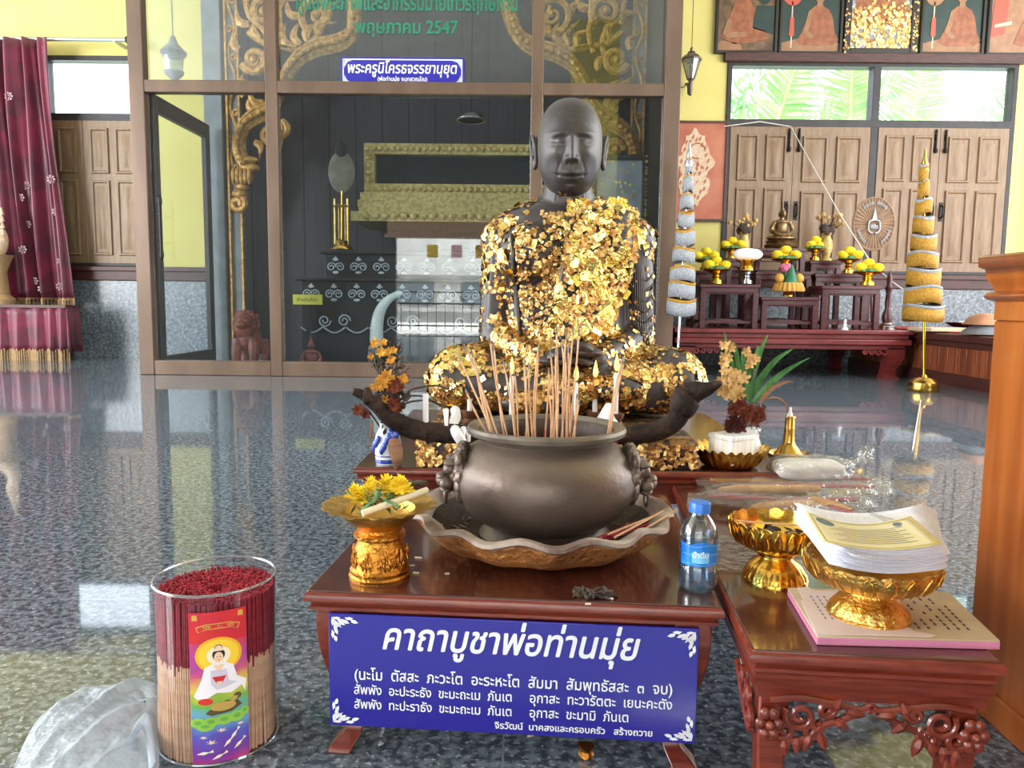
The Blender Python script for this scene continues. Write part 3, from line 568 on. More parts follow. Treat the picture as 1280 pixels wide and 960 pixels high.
# glass casket on gilt steps
YC = 7.55; K = lambda x, y: at(x, y, YC)
c0, c1 = K(456, 180), K(735, 246); gc = thing('glass_casket', 'long glass casket in a pale gilt frame on stepped gilt mouldings', 'casket', ((c0.x+c1.x)/2, YC, c1.z-.27)); go2 = Vector(gc.location)
Wd = c1.x-c0.x; ht = c0.z-c1.z; zc = (c0.z+c1.z)/2-go2.z; t = .1
for nm, c, d in (('gilt_rail', (0, 0, zc+ht/2-t/2), (Wd, .1, t)), ('gilt_rail', (0, 0, zc-ht/2+t/2), (Wd, .1, t)), ('gilt_stile', (-Wd/2+t/2, 0, zc), (t, .1, ht-2*t)), ('gilt_stile', (Wd/2-t/2, 0, zc), (t, .1, ht-2*t))):
    b = B().box(c, d); n = int(max(d[0], d[2])/.06)
    for i in range(n):
        u = (i+.5)/n-.5; p = (c[0]+u*d[0] if d[0] > d[2] else c[0], -.055, c[2]+u*d[2] if d[2] >= d[0] else c[2]); b.ell(p, (.026, .018, .026), nu=8, nv=5)
    b.obj(nm, m_palegold, gc)
B().box((0, .02, zc), (Wd-2*t, .01, ht-2*t)).obj('glass_pane', m_glass, gc)
b = B(); b.box((0, .55, zc), (Wd-.1, .9, ht-.06)); b.obj('dark_inside', m_dkwall, gc)
b = B(); zz = zc-ht/2
for i, (h_, ex) in enumerate(((.07, .02), (.06, .05), (.05, .04), (.09, .12))):
    b.box((0, .3, zz-h_/2), (Wd+ex*1.6, .9+ex, h_)); zz -= h_
for i in range(int(Wd/.09)): b.ell((-Wd/2+(i+.5)*.09, -.22, zz+.045), (.036, .025, .036), nu=8, nv=5)
b.obj('stepped_base', m_palegold, gc)
# black lacquered stand under it with pale inlaid bands
bs = thing('lacquer_altar', 'black stepped altar with pale inlaid scroll bands behind the glass', 'altar', (K(560, 400).x, 7.2, 0)); bo = Vector(bs.location)
steps = [(K(500, 300).x, K(690, 300).x, 0, go2.z-.28, 7.42), (K(415, 300).x, K(690, 300).x, 0, at(500, 318, 7.2).z, 7.2), (at(372, 300, 7.0).x, at(690, 300, 7.0).x, 0, at(500, 352, 7.0).z, 7.0)]
for i, (x0, x1, z0, z1, y) in enumerate(steps):
    b = B(); b.box(((x0+x1)/2-bo.x, y+.3-bo.y+.02*i, (z0+z1)/2), (x1-x0, .5+.02*i, z1-z0)); b.box(((x0+x1)/2-bo.x, y+.28-bo.y, z1+.012), (x1-x0+.06, .56, .024)); b.obj('step', m_black, bs, bevel=.006)
    b = B(); yy = y+.045-.01*0-bo.y-.01; n = int((x1-x0)/.2)
    for k in range(n):
        x = x0-bo.x+(k+.5)*(x1-x0)/n
        b.tube(spiral(x-.04, z1-.12, .045, .01, 1.5, 0, 14, y=yy), .006, 4); b.tube(spiral(x+.04, z1-.12, .045, .01, 1.5, PI, 14, y=yy, sgn=-1), .006, 4)
        b.prism([(x-.03, z1-.055), (x, z1-.02), (x+.03, z1-.055), (x, z1-.065)], yy, yy+.006)
        b.ell((x, yy, z1-.17), (.03, .006, .014), nu=8, nv=5)
    if i == 2:
        for k in range(n):
            x = x0-bo.x+(k+.5)*(x1-x0)/n; P = [(x-.1+.2*t_, yy, z1-.42-.05*sin(PI*t_)) for t_ in np.linspace(0, 1, 9)]; b.tube(P, .007, 4)
            if k % 3 == 1:
                for q in (-1, 1): b.tube(spiral(x+q*.09, z1-.36, .06, .012, 1.6, 0, 16, y=yy, sgn=q), .007, 4)
    b.obj('inlaid_band', m_inlay, bs)
# tusk, label, carvings, fans, lamp behind the glass
tk = thing('ivory_tusk', 'curved white tusk standing upright behind the glass, left of the statue', 'tusk', at(471, 452, 6.95)); to = Vector(tk.location)
P = smooth_path([at(471, 432, 6.95)-to, at(471, 410, 6.95)-to, at(474, 392, 6.95)-to, at(482, 378, 6.95)-to, at(494, 369, 6.95)-to, at(503, 366, 6.95)-to], 5)
B().tube(P, [.062*(1-.75*(i/(len(P)-1))**1.6) for i in range(len(P))], 12).obj('tusk', m_tusk, tk)
B().lathe([(.0, -.1), (.1, -.1), (.1, -.04), (.075, 0), (.08, .06), (.075, .14), (.0, .14)], 20, (0, 0, .0)).obj('socket', m_silverpost, tk)
B().box((0, 0, -to.z/2-.05), (.3, .22, to.z-.1)).obj('pedestal', m_black, tk, bevel=.008)
p0, p1 = at(366, 368, 6.97), at(403, 381, 6.97); lb = thing('label_plate', 'small yellow label plate with dark writing on the black altar', 'label', ((p0.x+p1.x)/2, 6.97, p1.z))
B().box((0, 0, (p0.z-p1.z)/2), (p1.x-p0.x, .012, p0.z-p1.z)).obj('plate', m_ylabel, lb, bevel=.003); text('writing', 'ห้ามจับต้อง', (p1.x-p0.x)*.7, 0, .03, -.008, m_groove, lb, xc=True)
B().box((0, .012, -p1.z/2), (.04, .015, p1.z)).obj('stand', m_black, lb)
def seated(name, label, cat, loc, h, M_, extra=None):
    t = thing(name, label, cat, loc); b = B()
    b.lathe([(.0, 0), (.34*h, 0), (.36*h, .05*h), (.30*h, .09*h), (.33*h, .14*h), (.0, .14*h)], 20); b.obj('base', M_, t)
    b = B(); b.ell((0, -.02*h, .2*h), (.33*h, .22*h, .075*h), nu=18)
    for s_ in (-1, 1): b.tube(smooth_path([(s_*.15*h, 0, .55*h), (s_*.21*h, 0, .45*h), (s_*.22*h, -.02*h, .35*h), (s_*.12*h, -.16*h, .27*h), (0, -.18*h, .25*h)], 4), .045*h, 8)
    b.ell((0, .02*h, .42*h), (.15*h, .1*h, .2*h)); b.ell((0, .01*h, .55*h), (.17*h, .09*h, .06*h)); b.cyl((0, 0, .56*h), (0, 0, .68*h), .05*h, 10)
    b.ell((0, -.01*h, .72*h), (.075*h, .085*h, .095*h)); b.ell((0, -.09*h, .71*h), (.014*h, .02*h, .03*h)); 
    for s_ in (-1, 1): b.ell((s_*.075*h, 0, .70*h), (.012*h, .02*h, .05*h))
    b.ell((0, 0, .81*h), (.045*h, .045*h, .04*h)); b.lathe([(.035*h, .83*h), (.03*h, .86*h), (.012*h, .92*h), (0, 1.0*h)], 10)
    b.obj('figure', M_, t); return t
seated('wooden_figurine', 'small dark red seated figurine low behind the glass', 'figurine', (at(389, 440, 6.82).x, 6.82, 0), .36, m_redstat)
ls = thing('lion_figure', 'red brown carved lion standing inside the glass by the first mullion', 'carving', at(313, 462, 6.95)); ls.location[2] = 0
b = B(); b.ell((0, 0, .30), (.10, .16, .13)); b.ell((-.01, -.08, .40), (.10, .11, .11)); b.ell((0, -.13, .46), (.085, .085, .08)); b.ell((0, -.21, .435), (.05, .05, .04))
for s_ in (-1, 1):
    b.tube(smooth_path([(s_*.07, -.1, .3), (s_*.08, -.13, .16), (s_*.075, -.13, .06), (s_*.075, -.16, .02)], 3), [.05]*3+[.042]*3+[.036]*3+[.04], 8); b.tube(smooth_path([(s_*.07, .1, .28), (s_*.085, .13, .16), (s_*.075, .1, .07), (s_*.075, .07, .02)], 3), [.06]*3+[.045]*3+[.036]*3+[.04], 8); b.ell((s_*.06, -.1, .53), (.025, .02, .03))
b.tube(smooth_path([(0, .15, .34), (0, .22, .42), (0, .2, .52)], 4), .02, 6); b.obj('body', m_redstat, ls)
b = B()
for k in range(16): a = 2*PI*k/16; b.ell((.085*cos(a), -.1, .45+.085*sin(a)), .035, nu=8, nv=6)
b.obj('mane', m_redstat, ls)
sf = thing('fan_on_stand', 'pale oval ceremonial fan on a gilt stand inside the glass shrine', 'fan', at(427, 312, 7.3)); so = Vector(sf.location)
c = at(427, 215, 7.3)-so; b = B(); b.ell(c, (.125, .012, .19), nu=28, nv=14); b.obj('fan_blade', m_fanpale, sf); b = B(); b.ell(c+Vector((0, 0, .2)), (.06, .02, .07)); b.cyl(c+Vector((0, 0, .24)), c+Vector((0, 0, .33)), .008, 6); b.obj('finial', m_groove, sf)
b = B(); b.cyl(c-Vector((0, 0, .17)), (0, 0, .06), .008, 8); b.obj('handle', m_brass, sf)
b = B()
for s_ in (-1, 1): b.cyl((s_*.06, 0, .05), (s_*.06, 0, .47), .01, 8); b.cyl((s_*.03, .02, .05), (s_*.03, .02, .42), .008, 8)
b.box((0, 0, .4), (.14, .03, .02)); b.lathe([(0, 0), (.11, 0), (.09, .03), (.05, .05), (.06, .08), (0, .1)], 20); b.obj('stand', m_brass, sf)
c = at(589, 150, 7.0); cl = thing('pendant_lamp', 'dark domed ceiling lamp with a bright rim inside the shrine', 'lamp', c); b = B(); b.lathe([(0, .07), (.05, .065), (.1, .04), (.125, 0), (.118, -.005), (.09, .02), (0, .03)], 28); b.obj('dome', m_black, cl)
b = B(); b.tube([(.125*cos(a), .125*sin(a), 0) for a in np.linspace(0, 2*PI, 33)], .009, 6, cap=False); b.obj('rim', m_silver, cl); B().cyl((0, 0, .06), (0, 0, 4.86-c.z), .008, 6).obj('stem', m_iron, cl)
c = at(217, 74, 7.9); hl = thing('hanging_lantern', 'small hanging lantern on a thin chain seen through the upper left pane', 'lantern', c); b = B(); b.lathe([(0, -.2), (.03, -.2), (.09, -.14), (.1, .02), (.13, .06), (.05, .14), (.02, .2), (0, .21)], 8); b.obj('body', m_lampglass, hl); b = B(); b.lathe([(.102, .02), (.135, .06), (.05, .145), (.02, .22), (0, .22)], 8); b.lathe([(0, -.24), (.03, -.2), (.095, -.14), (.1, -.12), (.0, -.12)], 8); b.cyl((0, 0, .2), (0, 0, 4.86-c.z), .006, 6); b.obj('metalwork', m_silverpost, hl)
p0, p1 = at(740, 193, 7.1), at(807, 300, 7.1); fp = thing('framed_picture', 'dark framed picture speckled with gold leaf behind the statue, right pane', 'picture', ((p0.x+p1.x)/2, 7.1, 0)); w, h = p1.x-p0.x, p0.z-p1.z; zc = (p0.z+p1.z)/2
b = B(); b.box((0, .02, zc), (w, .03, h)); b.obj('print', m_photosky, fp)
b = B()
for s_ in (-1, 1): b.box((s_*(w/2-.025), 0, zc), (.05, .05, h)); b.box((0, 0, zc+s_*(h/2-.025)), (w-.1, .05, .05))
b.obj('frame', m_frame, fp, bevel=.006); b = B()
for k in range(170):
    u, v = random.random(), random.random(); u = u if k % 3 else random.choice((.03, .97)); v = v if u in (.03, .97) else v**2.2
    x, z, s_ = (u-.5)*w, zc+(v-.5)*h, random.uniform(.008, .018); a = random.random()*6
    b.add([(x+s_*cos(a+q*PI/2), -.027 if u in (.03, .97) else .002, z+s_*sin(a+q*PI/2)) for q in range(4)], [(0, 1, 2, 3)])
b.obj('gold_leaf', m_leaf, fp, kind='stuff'); B().box((0, .05, (zc-h/2)/2), (.5, .1, zc-h/2)).obj('pedestal', m_black, fp)
# signs and lettering on the glass
p0, p1 = at(425, 70, YP-.05), at(580, 107, YP-.05); w, h = p1.x-p0.x, p0.z-p1.z
ns = thing('name_sign', 'blue name sign with white lettering fixed to the upper glass', 'sign', ((p0.x+p1.x)/2, YP-.02, p1.z))
B().box((0, 0, h/2), (w, .012, h)).obj('board', m_blue, ns, bevel=.002)
b = B(); e = .012
for s_ in (-1, 1): b.box((s_*(w/2-.02), -.008, h/2), (.008, .003, h-.03)); b.box((0, -.008, h/2+s_*(h/2-.018)), (w-.03, .003, .008))
b.obj('border', m_white, ns)
for sx in (-1, 1):
    for sz in (-1, 1): B().prism([(sx*(w/2-.02), h/2+sz*(h/2-.02)), (sx*(w/2-.11), h/2+sz*(h/2-.02)), (sx*(w/2-.055), h/2+sz*(h/2-.04)), (sx*(w/2-.035), h/2+sz*(h/2-.075)), (sx*(w/2-.02), h/2+sz*(h/2-.1))], -.0095, -.0065).obj('corner_ornament', m_inlay, ns)
text('name_line', 'พระครูนิโครธจรรยานุยุต', w*.88, 0, h*.44, -.011, m_white, ns, bold=.018, shear=.15, xc=True, ys=1.25); text('small_line', '(พ่อท่านมุ่ย จนฺทสุวณฺโณ)', w*.40, 0, h*.17, -.011, m_white, ns, bold=.015, xc=True, ys=1.1)
gl = thing('green_lettering', 'green stick-on lettering in two lines across the upper glass', 'lettering', (at(508, 20, YP).x, YP, at(508, 40, YP).z)); gz = gl.location[2]
wa = at(642, 10, YP).x-at(366, 10, YP).x
text('upper_line', 'ศูนย์พระภาพและจากรรมมายเทวรฤกษ์กาน', wa, 0, at(508, 12, YP).z-gz, .012, m_green, gl, bold=.03, xc=True, ys=1.5); text('date_line', 'พฤษภาคม 2547', at(566, 40, YP).x-at(438, 40, YP).x, 0, at(508, 41, YP).z-gz, .012, m_green, gl, bold=.03, xc=True, ys=1.1)
# ---------------------------------------------------------------- pictures on the back wall
def rel(p, o): return Vector(p)-Vector(o)
def picture(px0, px1, pyb, label, kind, M_bg, wide=.03):
    y = YW-.03; a, c = at(px0, pyb, y), at(px1, pyb, y); w = c.x-a.x; h = w*1.42; o = Vector(((a.x+c.x)/2, y, a.z)); t = thing('framed_photograph', label, 'picture', o, 0, 'framed photographs above the windows'); f = wide
    B().box((0, .004, h/2), (w-f, .012, h-f)).obj('print', M_bg, t)
    b = B()
    for s_ in (-1, 1): b.box((s_*(w/2-f/2), 0, h/2), (f, .05, h)); b.box((0, 0, h/2+s_*(h/2-f/2)), (w-2*f, .05, f))
    b.obj('frame', m_frame, t, bevel=.004); yy = -.003
    def pl(nm, pts, M2, k=0): B().prism([(x*w-w/2, z*w) for x, z in pts], yy-k*.002-.002, yy-k*.002, ).obj(nm, M2, t)
    def ovl(nm, x, z, rx, rz, M2, k=0): pl(nm, [(x+rx*cos(q*PI/10), z+rz*sin(q*PI/10)) for q in range(20)], M2, k)
    if kind == 'monk':
        pl('printed_cloth', [(.03, .04), (.97, .04), (.97, .17), (.75, .26), (.3, .24), (.03, .17)], m_skin)
        pl('printed_robe', [(.28, .2), (.4, .14), (.86, .14), (.95, .22), (.88, .34), (.84, .56), (.78, .68), (.66, .75), (.56, .74), (.46, .66), (.42, .5), (.36, .34)], m_saffron, 1)
        pl('printed_arm', [(.46, .66), (.52, .70), (.50, .5), (.46, .36), (.56, .28), (.50, .24), (.38, .32), (.42, .5)], m_skin, 2); ovl('printed_head', .63, .90, .085, .12, m_skin, 1); pl('printed_neck', [(.58, .72), (.68, .72), (.67, .82), (.59, .82)], m_skin, 2)
        ovl('printed_fan', .2, .92, .16, .18, m_photof if 'second' in label else m_skin, 1); pl('printed_fan_handle', [(.19, .1), (.21, .1), (.21, .8), (.19, .8)], m_pale, 1); pl('printed_tassel', [(.16, .28), (.24, .28), (.23, .56), (.17, .56)], m_photof, 2)
    elif kind == 'pair':
        pl('printed_robe', [(.1, .25), (.3, .15), (.62, .18), (.86, .24), (.8, .36), (.6, .42), (.62, .7), (.5, .9), (.3, .8), (.2, .5)], m_saffron, 1); pl('printed_robe', [(.03, .04), (.45, .06), (.4, .16), (.1, .2), (.03, .14)], m_skin, 1); ovl('printed_head', .4, 1.0, .12, .16, m_skin, 1); pl('printed_arm', [(.12, .32), (.2, .55), (.26, .5), (.24, .34), (.5, .34), (.5, .27), (.2, .24)], m_skin, 2)
        ovl('printed_head', .78, .92, .12, .15, m_photog, 1); pl('printed_coat', [(.6, .4), (.66, .75), (.95, .75), (.95, .3)], m_photog, 1)
    elif kind == 'leaf':
        ovl('printed_head', .5, .98, .12, .16, m_skin, 1); pl('printed_robe', [(.1, .35), (.9, .35), (.85, .7), (.68, .86), (.34, .86), (.16, .7)], m_saffron, 1)
        b = B()
        for q in range(520):
            u, v = random.uniform(.06, .94), random.uniform(.07, .74)*random.uniform(.75, 1); x, z, s_ = (u-.5)*w, v*w, random.uniform(.012, .026); a_ = random.random()*6
            b.add([(x+s_*cos(a_+k*PI/2), yy-.008+random.uniform(-.006, .004), z+s_*sin(a_+k*PI/2)) for k in range(4)], [(0, 1, 2, 3)])
        for q in range(120):
            u = random.choice((random.uniform(.0, .06), random.uniform(.94, 1))); x, z, s_ = (u-.5)*w, random.random()*h, random.uniform(.008, .016); b.add([(x+s_*cos(k*PI/2+q), -.028, z+s_*sin(k*PI/2+q)) for k in range(4)], [(0, 1, 2, 3)])
        b.obj('gold_leaf', m_leaf, t, kind='stuff')
    elif kind == 'seat':
        pl('printed_robe', [(.45, .2), (.97, .1), (.97, .95), (.8, .9), (.62, .6)], m_saffron, 1); pl('printed_shelf', [(.06, .3), (.3, .35), (.34, .9), (.1, .95)], m_photof, 1); pl('printed_shelf', [(.12, .45), (.4, .5), (.4, .56), (.12, .5)], m_pale, 2)
    return t
picture(893, 970, 67, 'leftmost framed photograph above the windows, a robed figure bowing beside a dark figure', 'pair', m_photob)
picture(972, 1051, 68, 'second framed photograph from the left, seated monk in orange with a red fan', 'monk', m_photog)
picture(1053, 1144, 69, 'middle framed photograph, half covered in gold leaf, in a wide black frame', 'leaf', m_photosky, .07)
picture(1148, 1228, 69, 'fourth framed photograph from the left, seated monk in orange with a pale fan', 'monk', m_photog)
picture(1231, 1306, 70, 'rightmost framed photograph, cut by the column, robed figure before red shelves', 'seat', m_skin)
# wall lantern
c = at(864, 82, YW-.2); wl = thing('wall_lantern', 'black iron wall lantern with clear glass on the yellow wall right of the partition', 'lantern', c)
b = B(); b.lathe([(.03, -.2), (.05, -.19), (.125, .06), (.13, .08), (.1, .09)], 8, cap=False); b.obj('glass', m_lampglass, wl)
b = B(); b.lathe([(.15, .07), (.15, .09), (.1, .14), (.06, .16), (.05, .19), (.02, .2), (.025, .23), (0, .27)], 8); b.lathe([(0, -.42), (.025, -.4), (.03, -.34), (.03, -.22), (.055, -.19), (.05, -.175), (0, -.175)], 8)
for k in range(8): a = 2*PI*k/8; b.cyl((.05*cos(a), .05*sin(a), -.19), (.13*cos(a), .13*sin(a), .08), .008, 5)
b.tube(smooth_path([(0, .19, -.2), (0, .12, -.36), (0, .02, -.34), (0, 0, -.3)], 5), .014, 6); b.tube(spiral(-.1, -.22, .11, .05, .6, PI*.6, 12, y=.05), .01, 5); b.lathe([(0, 0), (.05, 0), (.05, .02), (0, .02)], 12, (0, .17, -.22)); b.obj('ironwork', m_pewter, wl); wl.scale = (.74,)*3
B().cyl((0, 0, .26), (0, 0, (4.88-c.z)/.74), .005, 5).obj('chain', m_iron, wl); B().cyl((0, 0, -.12), (0, 0, .02), .022, 10).obj('bulb', m_waxcream, wl)
# terracotta relief panel
y = YW-.03; p0, p1 = at(841, 151, y), at(906, 277, y); w, h = p1.x-p0.x, p0.z-p1.z; rp = thing('relief_panel', 'terracotta coloured panel with cream openwork carving on the yellow wall', 'panel', ((p0.x+p1.x)/2, y, p1.z))
B().box((0, .005, h/2), (w-.03, .02, h-.03)).obj('ground', m_terra, rp); b = B()
for s_ in (-1, 1): b.box((s_*(w/2-.012), 0, h/2), (.024, .04, h)); b.box((0, 0, h/2+s_*(h/2-.012)), (w-.05, .04, .024))
b.obj('frame', m_rail, rp); b = B()
cx, cz = -.06, h*.53
outl = [(cx+(.19+.028*sin(7*a)+.02*sin(13*a))*cos(a)*(1 if cos(a) > 0 else .9), cz+(.40+.03*sin(9*a))*sin(a)) for a in np.linspace(0, 2*PI, 72, endpoint=False)]
b.prism(outl, -.012, -.004); b.obj('carving', m_pale, rp); b = B()
for k in range(26):
    a = 2*PI*k/26; r_ = .75+.08*(k % 2); x, z = cx+.19*r_*cos(a), cz+.4*r_*sin(a)
    b.prism([(x+.017*cos(q), z+.026*sin(q+.5)) for q in np.linspace(0, 2*PI, 7, endpoint=False)], -.0125, -.0121)
for k in range(30):
    a, r_ = random.random()*6.28, random.uniform(.1, .55); x, z = cx+.19*r_*cos(a), cz+.4*r_*sin(a); s_ = random.uniform(.008, .016)
    b.prism([(x+s_*cos(q+a), z+1.6*s_*sin(q)) for q in np.linspace(0, 2*PI, 6, endpoint=False)], -.0125, -.0121)
b.tube(spiral(cx+.03, cz+.18, .09, .075, .8, 0, 18, y=-.014), .007, 4); b.obj('openwork_gaps', m_terra, rp)
# ---------------------------------------------------------------- altar in the right corner
YF = 6.95; Q = lambda px, py, Y=YF: at(px, py, Y)
pz = onz(1000, 411, .43); PZ = at(1000, 412, YF).z
x0, x1 = Q(843, 420).x, Q(1143, 420).x
pf = thing('altar_platform', 'low wide red lacquered platform with curved legs under the altar tables', 'platform', ((x0+x1)/2, YF+.75, 0)); w = x1-x0
b = B(); b.box((0, 0, PZ-.02), (w, 1.5, .04)); b.box((0, .0, PZ-.06), (w-.06, 1.44, .05)); b.box((0, 0, PZ-.11), (w-.02, 1.48, .05)); b.box((0, 0, PZ-.155), (w-.1, 1.4, .05)); b.obj('top', m_plat, pf, bevel=.008)
def sqleg(lev, sx, sy, m=0):
    """square leg that swells and turns in, corner at the origin; lev = (z, inset, width)"""
    return [[(sx*(o), sy*(o), z), (sx*(o+w_), sy*o, z), (sx*(o+w_), sy*(o+w_), z), (sx*o, sy*(o+w_), z)] for z, o, w_ in lev]
for sx in (-1, 1):
    for sy in (-1, 1):
        b = B(); lev = [(PZ-.16, .0, .16), (.2, .0, .15), (.14, .02, .13), (.08, .05, .1), (.03, .05, .11), (0, .02, .15)]
        b.loft([[(sx*(w/2-.05-(v[0]*sx)), sy*(.70-(v[1]*sy)), v[2]) for v in r] for r in sqleg(lev, sx, sy)])
        for k in range(4): b.tube([(sx*(w/2-.22-.06*k)+p[0], sy*.68, PZ-.2+p[2]) for p in spiral(0, 0, .04-.006*k, .01, 1.3, 0, 12)], .014, 5)
        b.obj('leg', m_plat, pf, bevel=.004)
def altar_table(px0, px1, pyt, Y, d, label, M_=None):
    a, c = at(px0, pyt, Y), at(px1, pyt, Y); w_ = c.x-a.x; zt_ = a.z-PZ
    t = thing('altar_stand', label, 'altar stand', ((a.x+c.x)/2, Y+d/2, PZ), 0, 'maroon stepped altar stands'); M_ = M_ or m_maroon
    b = B(); b.box((0, 0, zt_-.015), (w_, d, .03)); b.box((0, 0, zt_-.05), (w_-.03, d-.03, .05)); b.obj('top', M_, t, bevel=.004)
    for sx in (-1, 1):
        for sy in (-1, 1): B().box((sx*(w_/2-.035), sy*(d/2-.035), (zt_-.07)/2), (.05, .05, zt_-.07)).obj('leg', M_, t, bevel=.004)
    for sy in (-1, 1):
        b = B(); P = [(-w_/2+.06, .07), (-w_/4, .07), (-w_/6, .085), (w_/6, .085), (w_/4, .07), (w_/2-.06, .07), (w_/2-.06, .045), (-w_/2+.06, .045)]; b.prism(P, sy*(d/2-.05)-.012, sy*(d/2-.05)+.012); b.prism([(-w_/2+.05, zt_-.075), (-w_/2+.05, zt_-.11), (-w_/2+.09, zt_-.085), (w_/2-.09, zt_-.085), (w_/2-.05, zt_-.11), (w_/2-.05, zt_-.075)], sy*(d/2-.04)-.01, sy*(d/2-.04)+.01); b.obj('stretcher', M_, t)
    for sx in (-1, 1): B().box((sx*(w_/2-.04), 0, .06), (.025, d-.1, .03)).obj('stretcher', M_, t)
    return t
altar_table(875, 951, 355, 7.02, .34, 'maroon altar stand at the front left of the platform')
altar_table(952, 1026, 371, 7.02, .34, 'lowest maroon altar stand at the front centre, holding the green cone offering')
altar_table(1028, 1104, 357, 7.02, .34, 'maroon altar stand at the front right of the platform')
altar_table(866, 905, 338, 7.4, .3, 'maroon altar stand half hidden behind the front left stand')
altar_table(944, 1017, 339, 7.4, .3, 'maroon altar stand in the middle row, centre')
altar_table(1019, 1092, 342, 7.4, .3, 'maroon altar stand in the middle row, right, under a marigold tray')
altar_table(908, 942, 323, 7.74, .3, 'tall maroon altar stand at the back left with a dried flower vase')
altar_table(944, 1009, 310, 7.74, .3, 'tallest maroon altar stand at the back centre, under the seated bronze image')
altar_table(1013, 1054, 326, 7.74, .3, 'tall maroon altar stand at the back right with a dried flower vase')
def zt(px, py, Y): return at(px, py, Y)
p = at(976, 309.5, 7.87); seated('buddha_image', 'antique bronze seated image with pointed finial on the tallest altar stand', 'statue', p, at(976, 251, 7.87).z-p.z, m_buddha)
def vase_dry(px, py, top, Y, label):
    p = at(px, py, Y); h = at(px, top, Y).z-p.z; v = thing('gilt_vase', 'slim gilt vase of dried flowers %s' % label, 'vase', p); hv = h*.58
    B().lathe([(0, 0), (.06, 0), (.055, .02), (.035, .04), (.06, hv*.45), (.055, hv*.7), (.035, hv*.88), (.05, hv), (.04, hv), (.03, hv*.86), (0, hv*.8)], 18).obj('vase', m_palegold, v)
    d = tag(None or thing('dried_flowers', 'dried straw flowers standing in the gilt vase %s' % label, 'flowers', p+Vector((0, 0, hv*.85))), 'dried straw flowers standing in the gilt vase %s' % label, 'flowers'); s_ = B(); f = B(); g = B()
    for k in range(11):
        a = random.random()*6.28; r_ = random.uniform(.03, .16); e = Vector((r_*cos(a), r_*.6*sin(a), h*.42*random.uniform(.5, 1.1))); s_.tube([(0, 0, 0), e*.5+Vector((0, 0, .03)), e], .004, 4); f.ell(e, random.uniform(.018, .03), nu=7, nv=5)
    for k in range(9): a = random.random()*6.28; g.ell((.05*cos(a), .04*sin(a), .05+.05*random.random()), (.035, .02, .04), nu=7, nv=5)
    s_.obj('stems', m_stem, d); f.obj('flower_heads', m_strawfl, d, kind='stuff'); g.obj('withered_leaves', m_deadleaf, d)
vase_dry(929, 323.0, 266, 7.84, 'at the left of the seated image'); vase_dry(1032, 326.0, 266, 7.84, 'at the right of the seated image')
mg = None
def marigold(loc, s_, label, group):
    global mg
    if mg is None:
        b = B(); rn = [Vector(rng.normal(size=3)).normalized() for _ in range(60)]
        b.ell((0, 0, .72), (1, 1, .75), nu=22, nv=14, fn=lambda d: 1+.12*max(0, max(d.dot(q) for q in rn)-.9)*10-.06); mg = b.obj('marigold', m_yflower); mg.location = loc; mg.scale = (s_,)*3; tag(mg, label, 'flower', group); return mg
    return dup(mg, loc, label, group, rot=(random.uniform(-.3, .3), random.uniform(-.3, .3), random.random()*6), scale=s_)
def tray(px, pyb, pyt, Y, hw, where, M_=None, n=3, flowers=True, fw=14):
    """pedestal tray; pyb = its foot, pyt = rim"""
    p = at(px, pyb, Y); h = at(px, pyt, Y).z-p.z; r_ = hw*Y/960; t = thing('pedestal_tray', ('small gilt pedestal tray of yellow marigolds ' if flowers else '')+where, 'tray', p); M_ = M_ or m_gold
    B().lathe([(0, 0), (r_*.45, 0), (r_*.42, h*.25), (r_*.26, h*.38), (r_*.34, h*.5), (r_*.24, h*.6), (r_*.4, h*.8)], 20).obj('foot', M_, t)
    B().lathe([(0, h*.72), (r_*.4, h*.74), (r_*.95, h*.95), (r_, h), (r_*.9, h*1.0), (r_*.4, h*.84), (0, h*.82)], 28, mod=lambda a, i, r0, z: (r0*(1+.03*cos(14*a)), z)).obj('dish', M_, t)
    if flowers:
        s0 = fw/2*.86*Y/960
        for k in range(n):
            x = (k-(n-1)/2)*s0*1.55; marigold(p+Vector((x, -.02+.05*(k % 2), h*1.0+s0*.12)), s0*random.uniform(.92, 1.08), 'yellow marigold bloom on the tray '+where, 'marigolds on the tray '+where)
        marigold(p+Vector((-.0, .0, h+s0*1.0)), s0*.95, 'yellow marigold bloom on the tray '+where, 'marigolds on the tray '+where)
        b = B()
        for k in range(8): a = 2*PI*k/8; b.ell((r_*.6*cos(a), r_*.5*sin(a), h*1.05), (.04, .02, .03), nu=6, nv=4)
        b.obj('green_leaves', m_gleaf, t)
    return t, p, h
tray(881, 337.5, 325, 7.5, 14, 'at the far left of the altar', fw=15); tray(895, 354.5, 337, 7.1, 17, 'on the front left stand', fw=16)
tray(914, 323, 311, 7.8, 14, 'left of the back left vase', fw=14); tray(981, 338.5, 324, 7.5, 17, 'in the middle of the altar', fw=16)
tray(1018, 325.5, 311, 7.8, 13, 'just left of the back right vase', n=2, fw=15); tray(1060, 341.5, 324, 7.5, 14, 'on the middle right stand', fw=15); tray(1084, 356.5, 340, 7.1, 18, 'on the front right stand', fw=16)
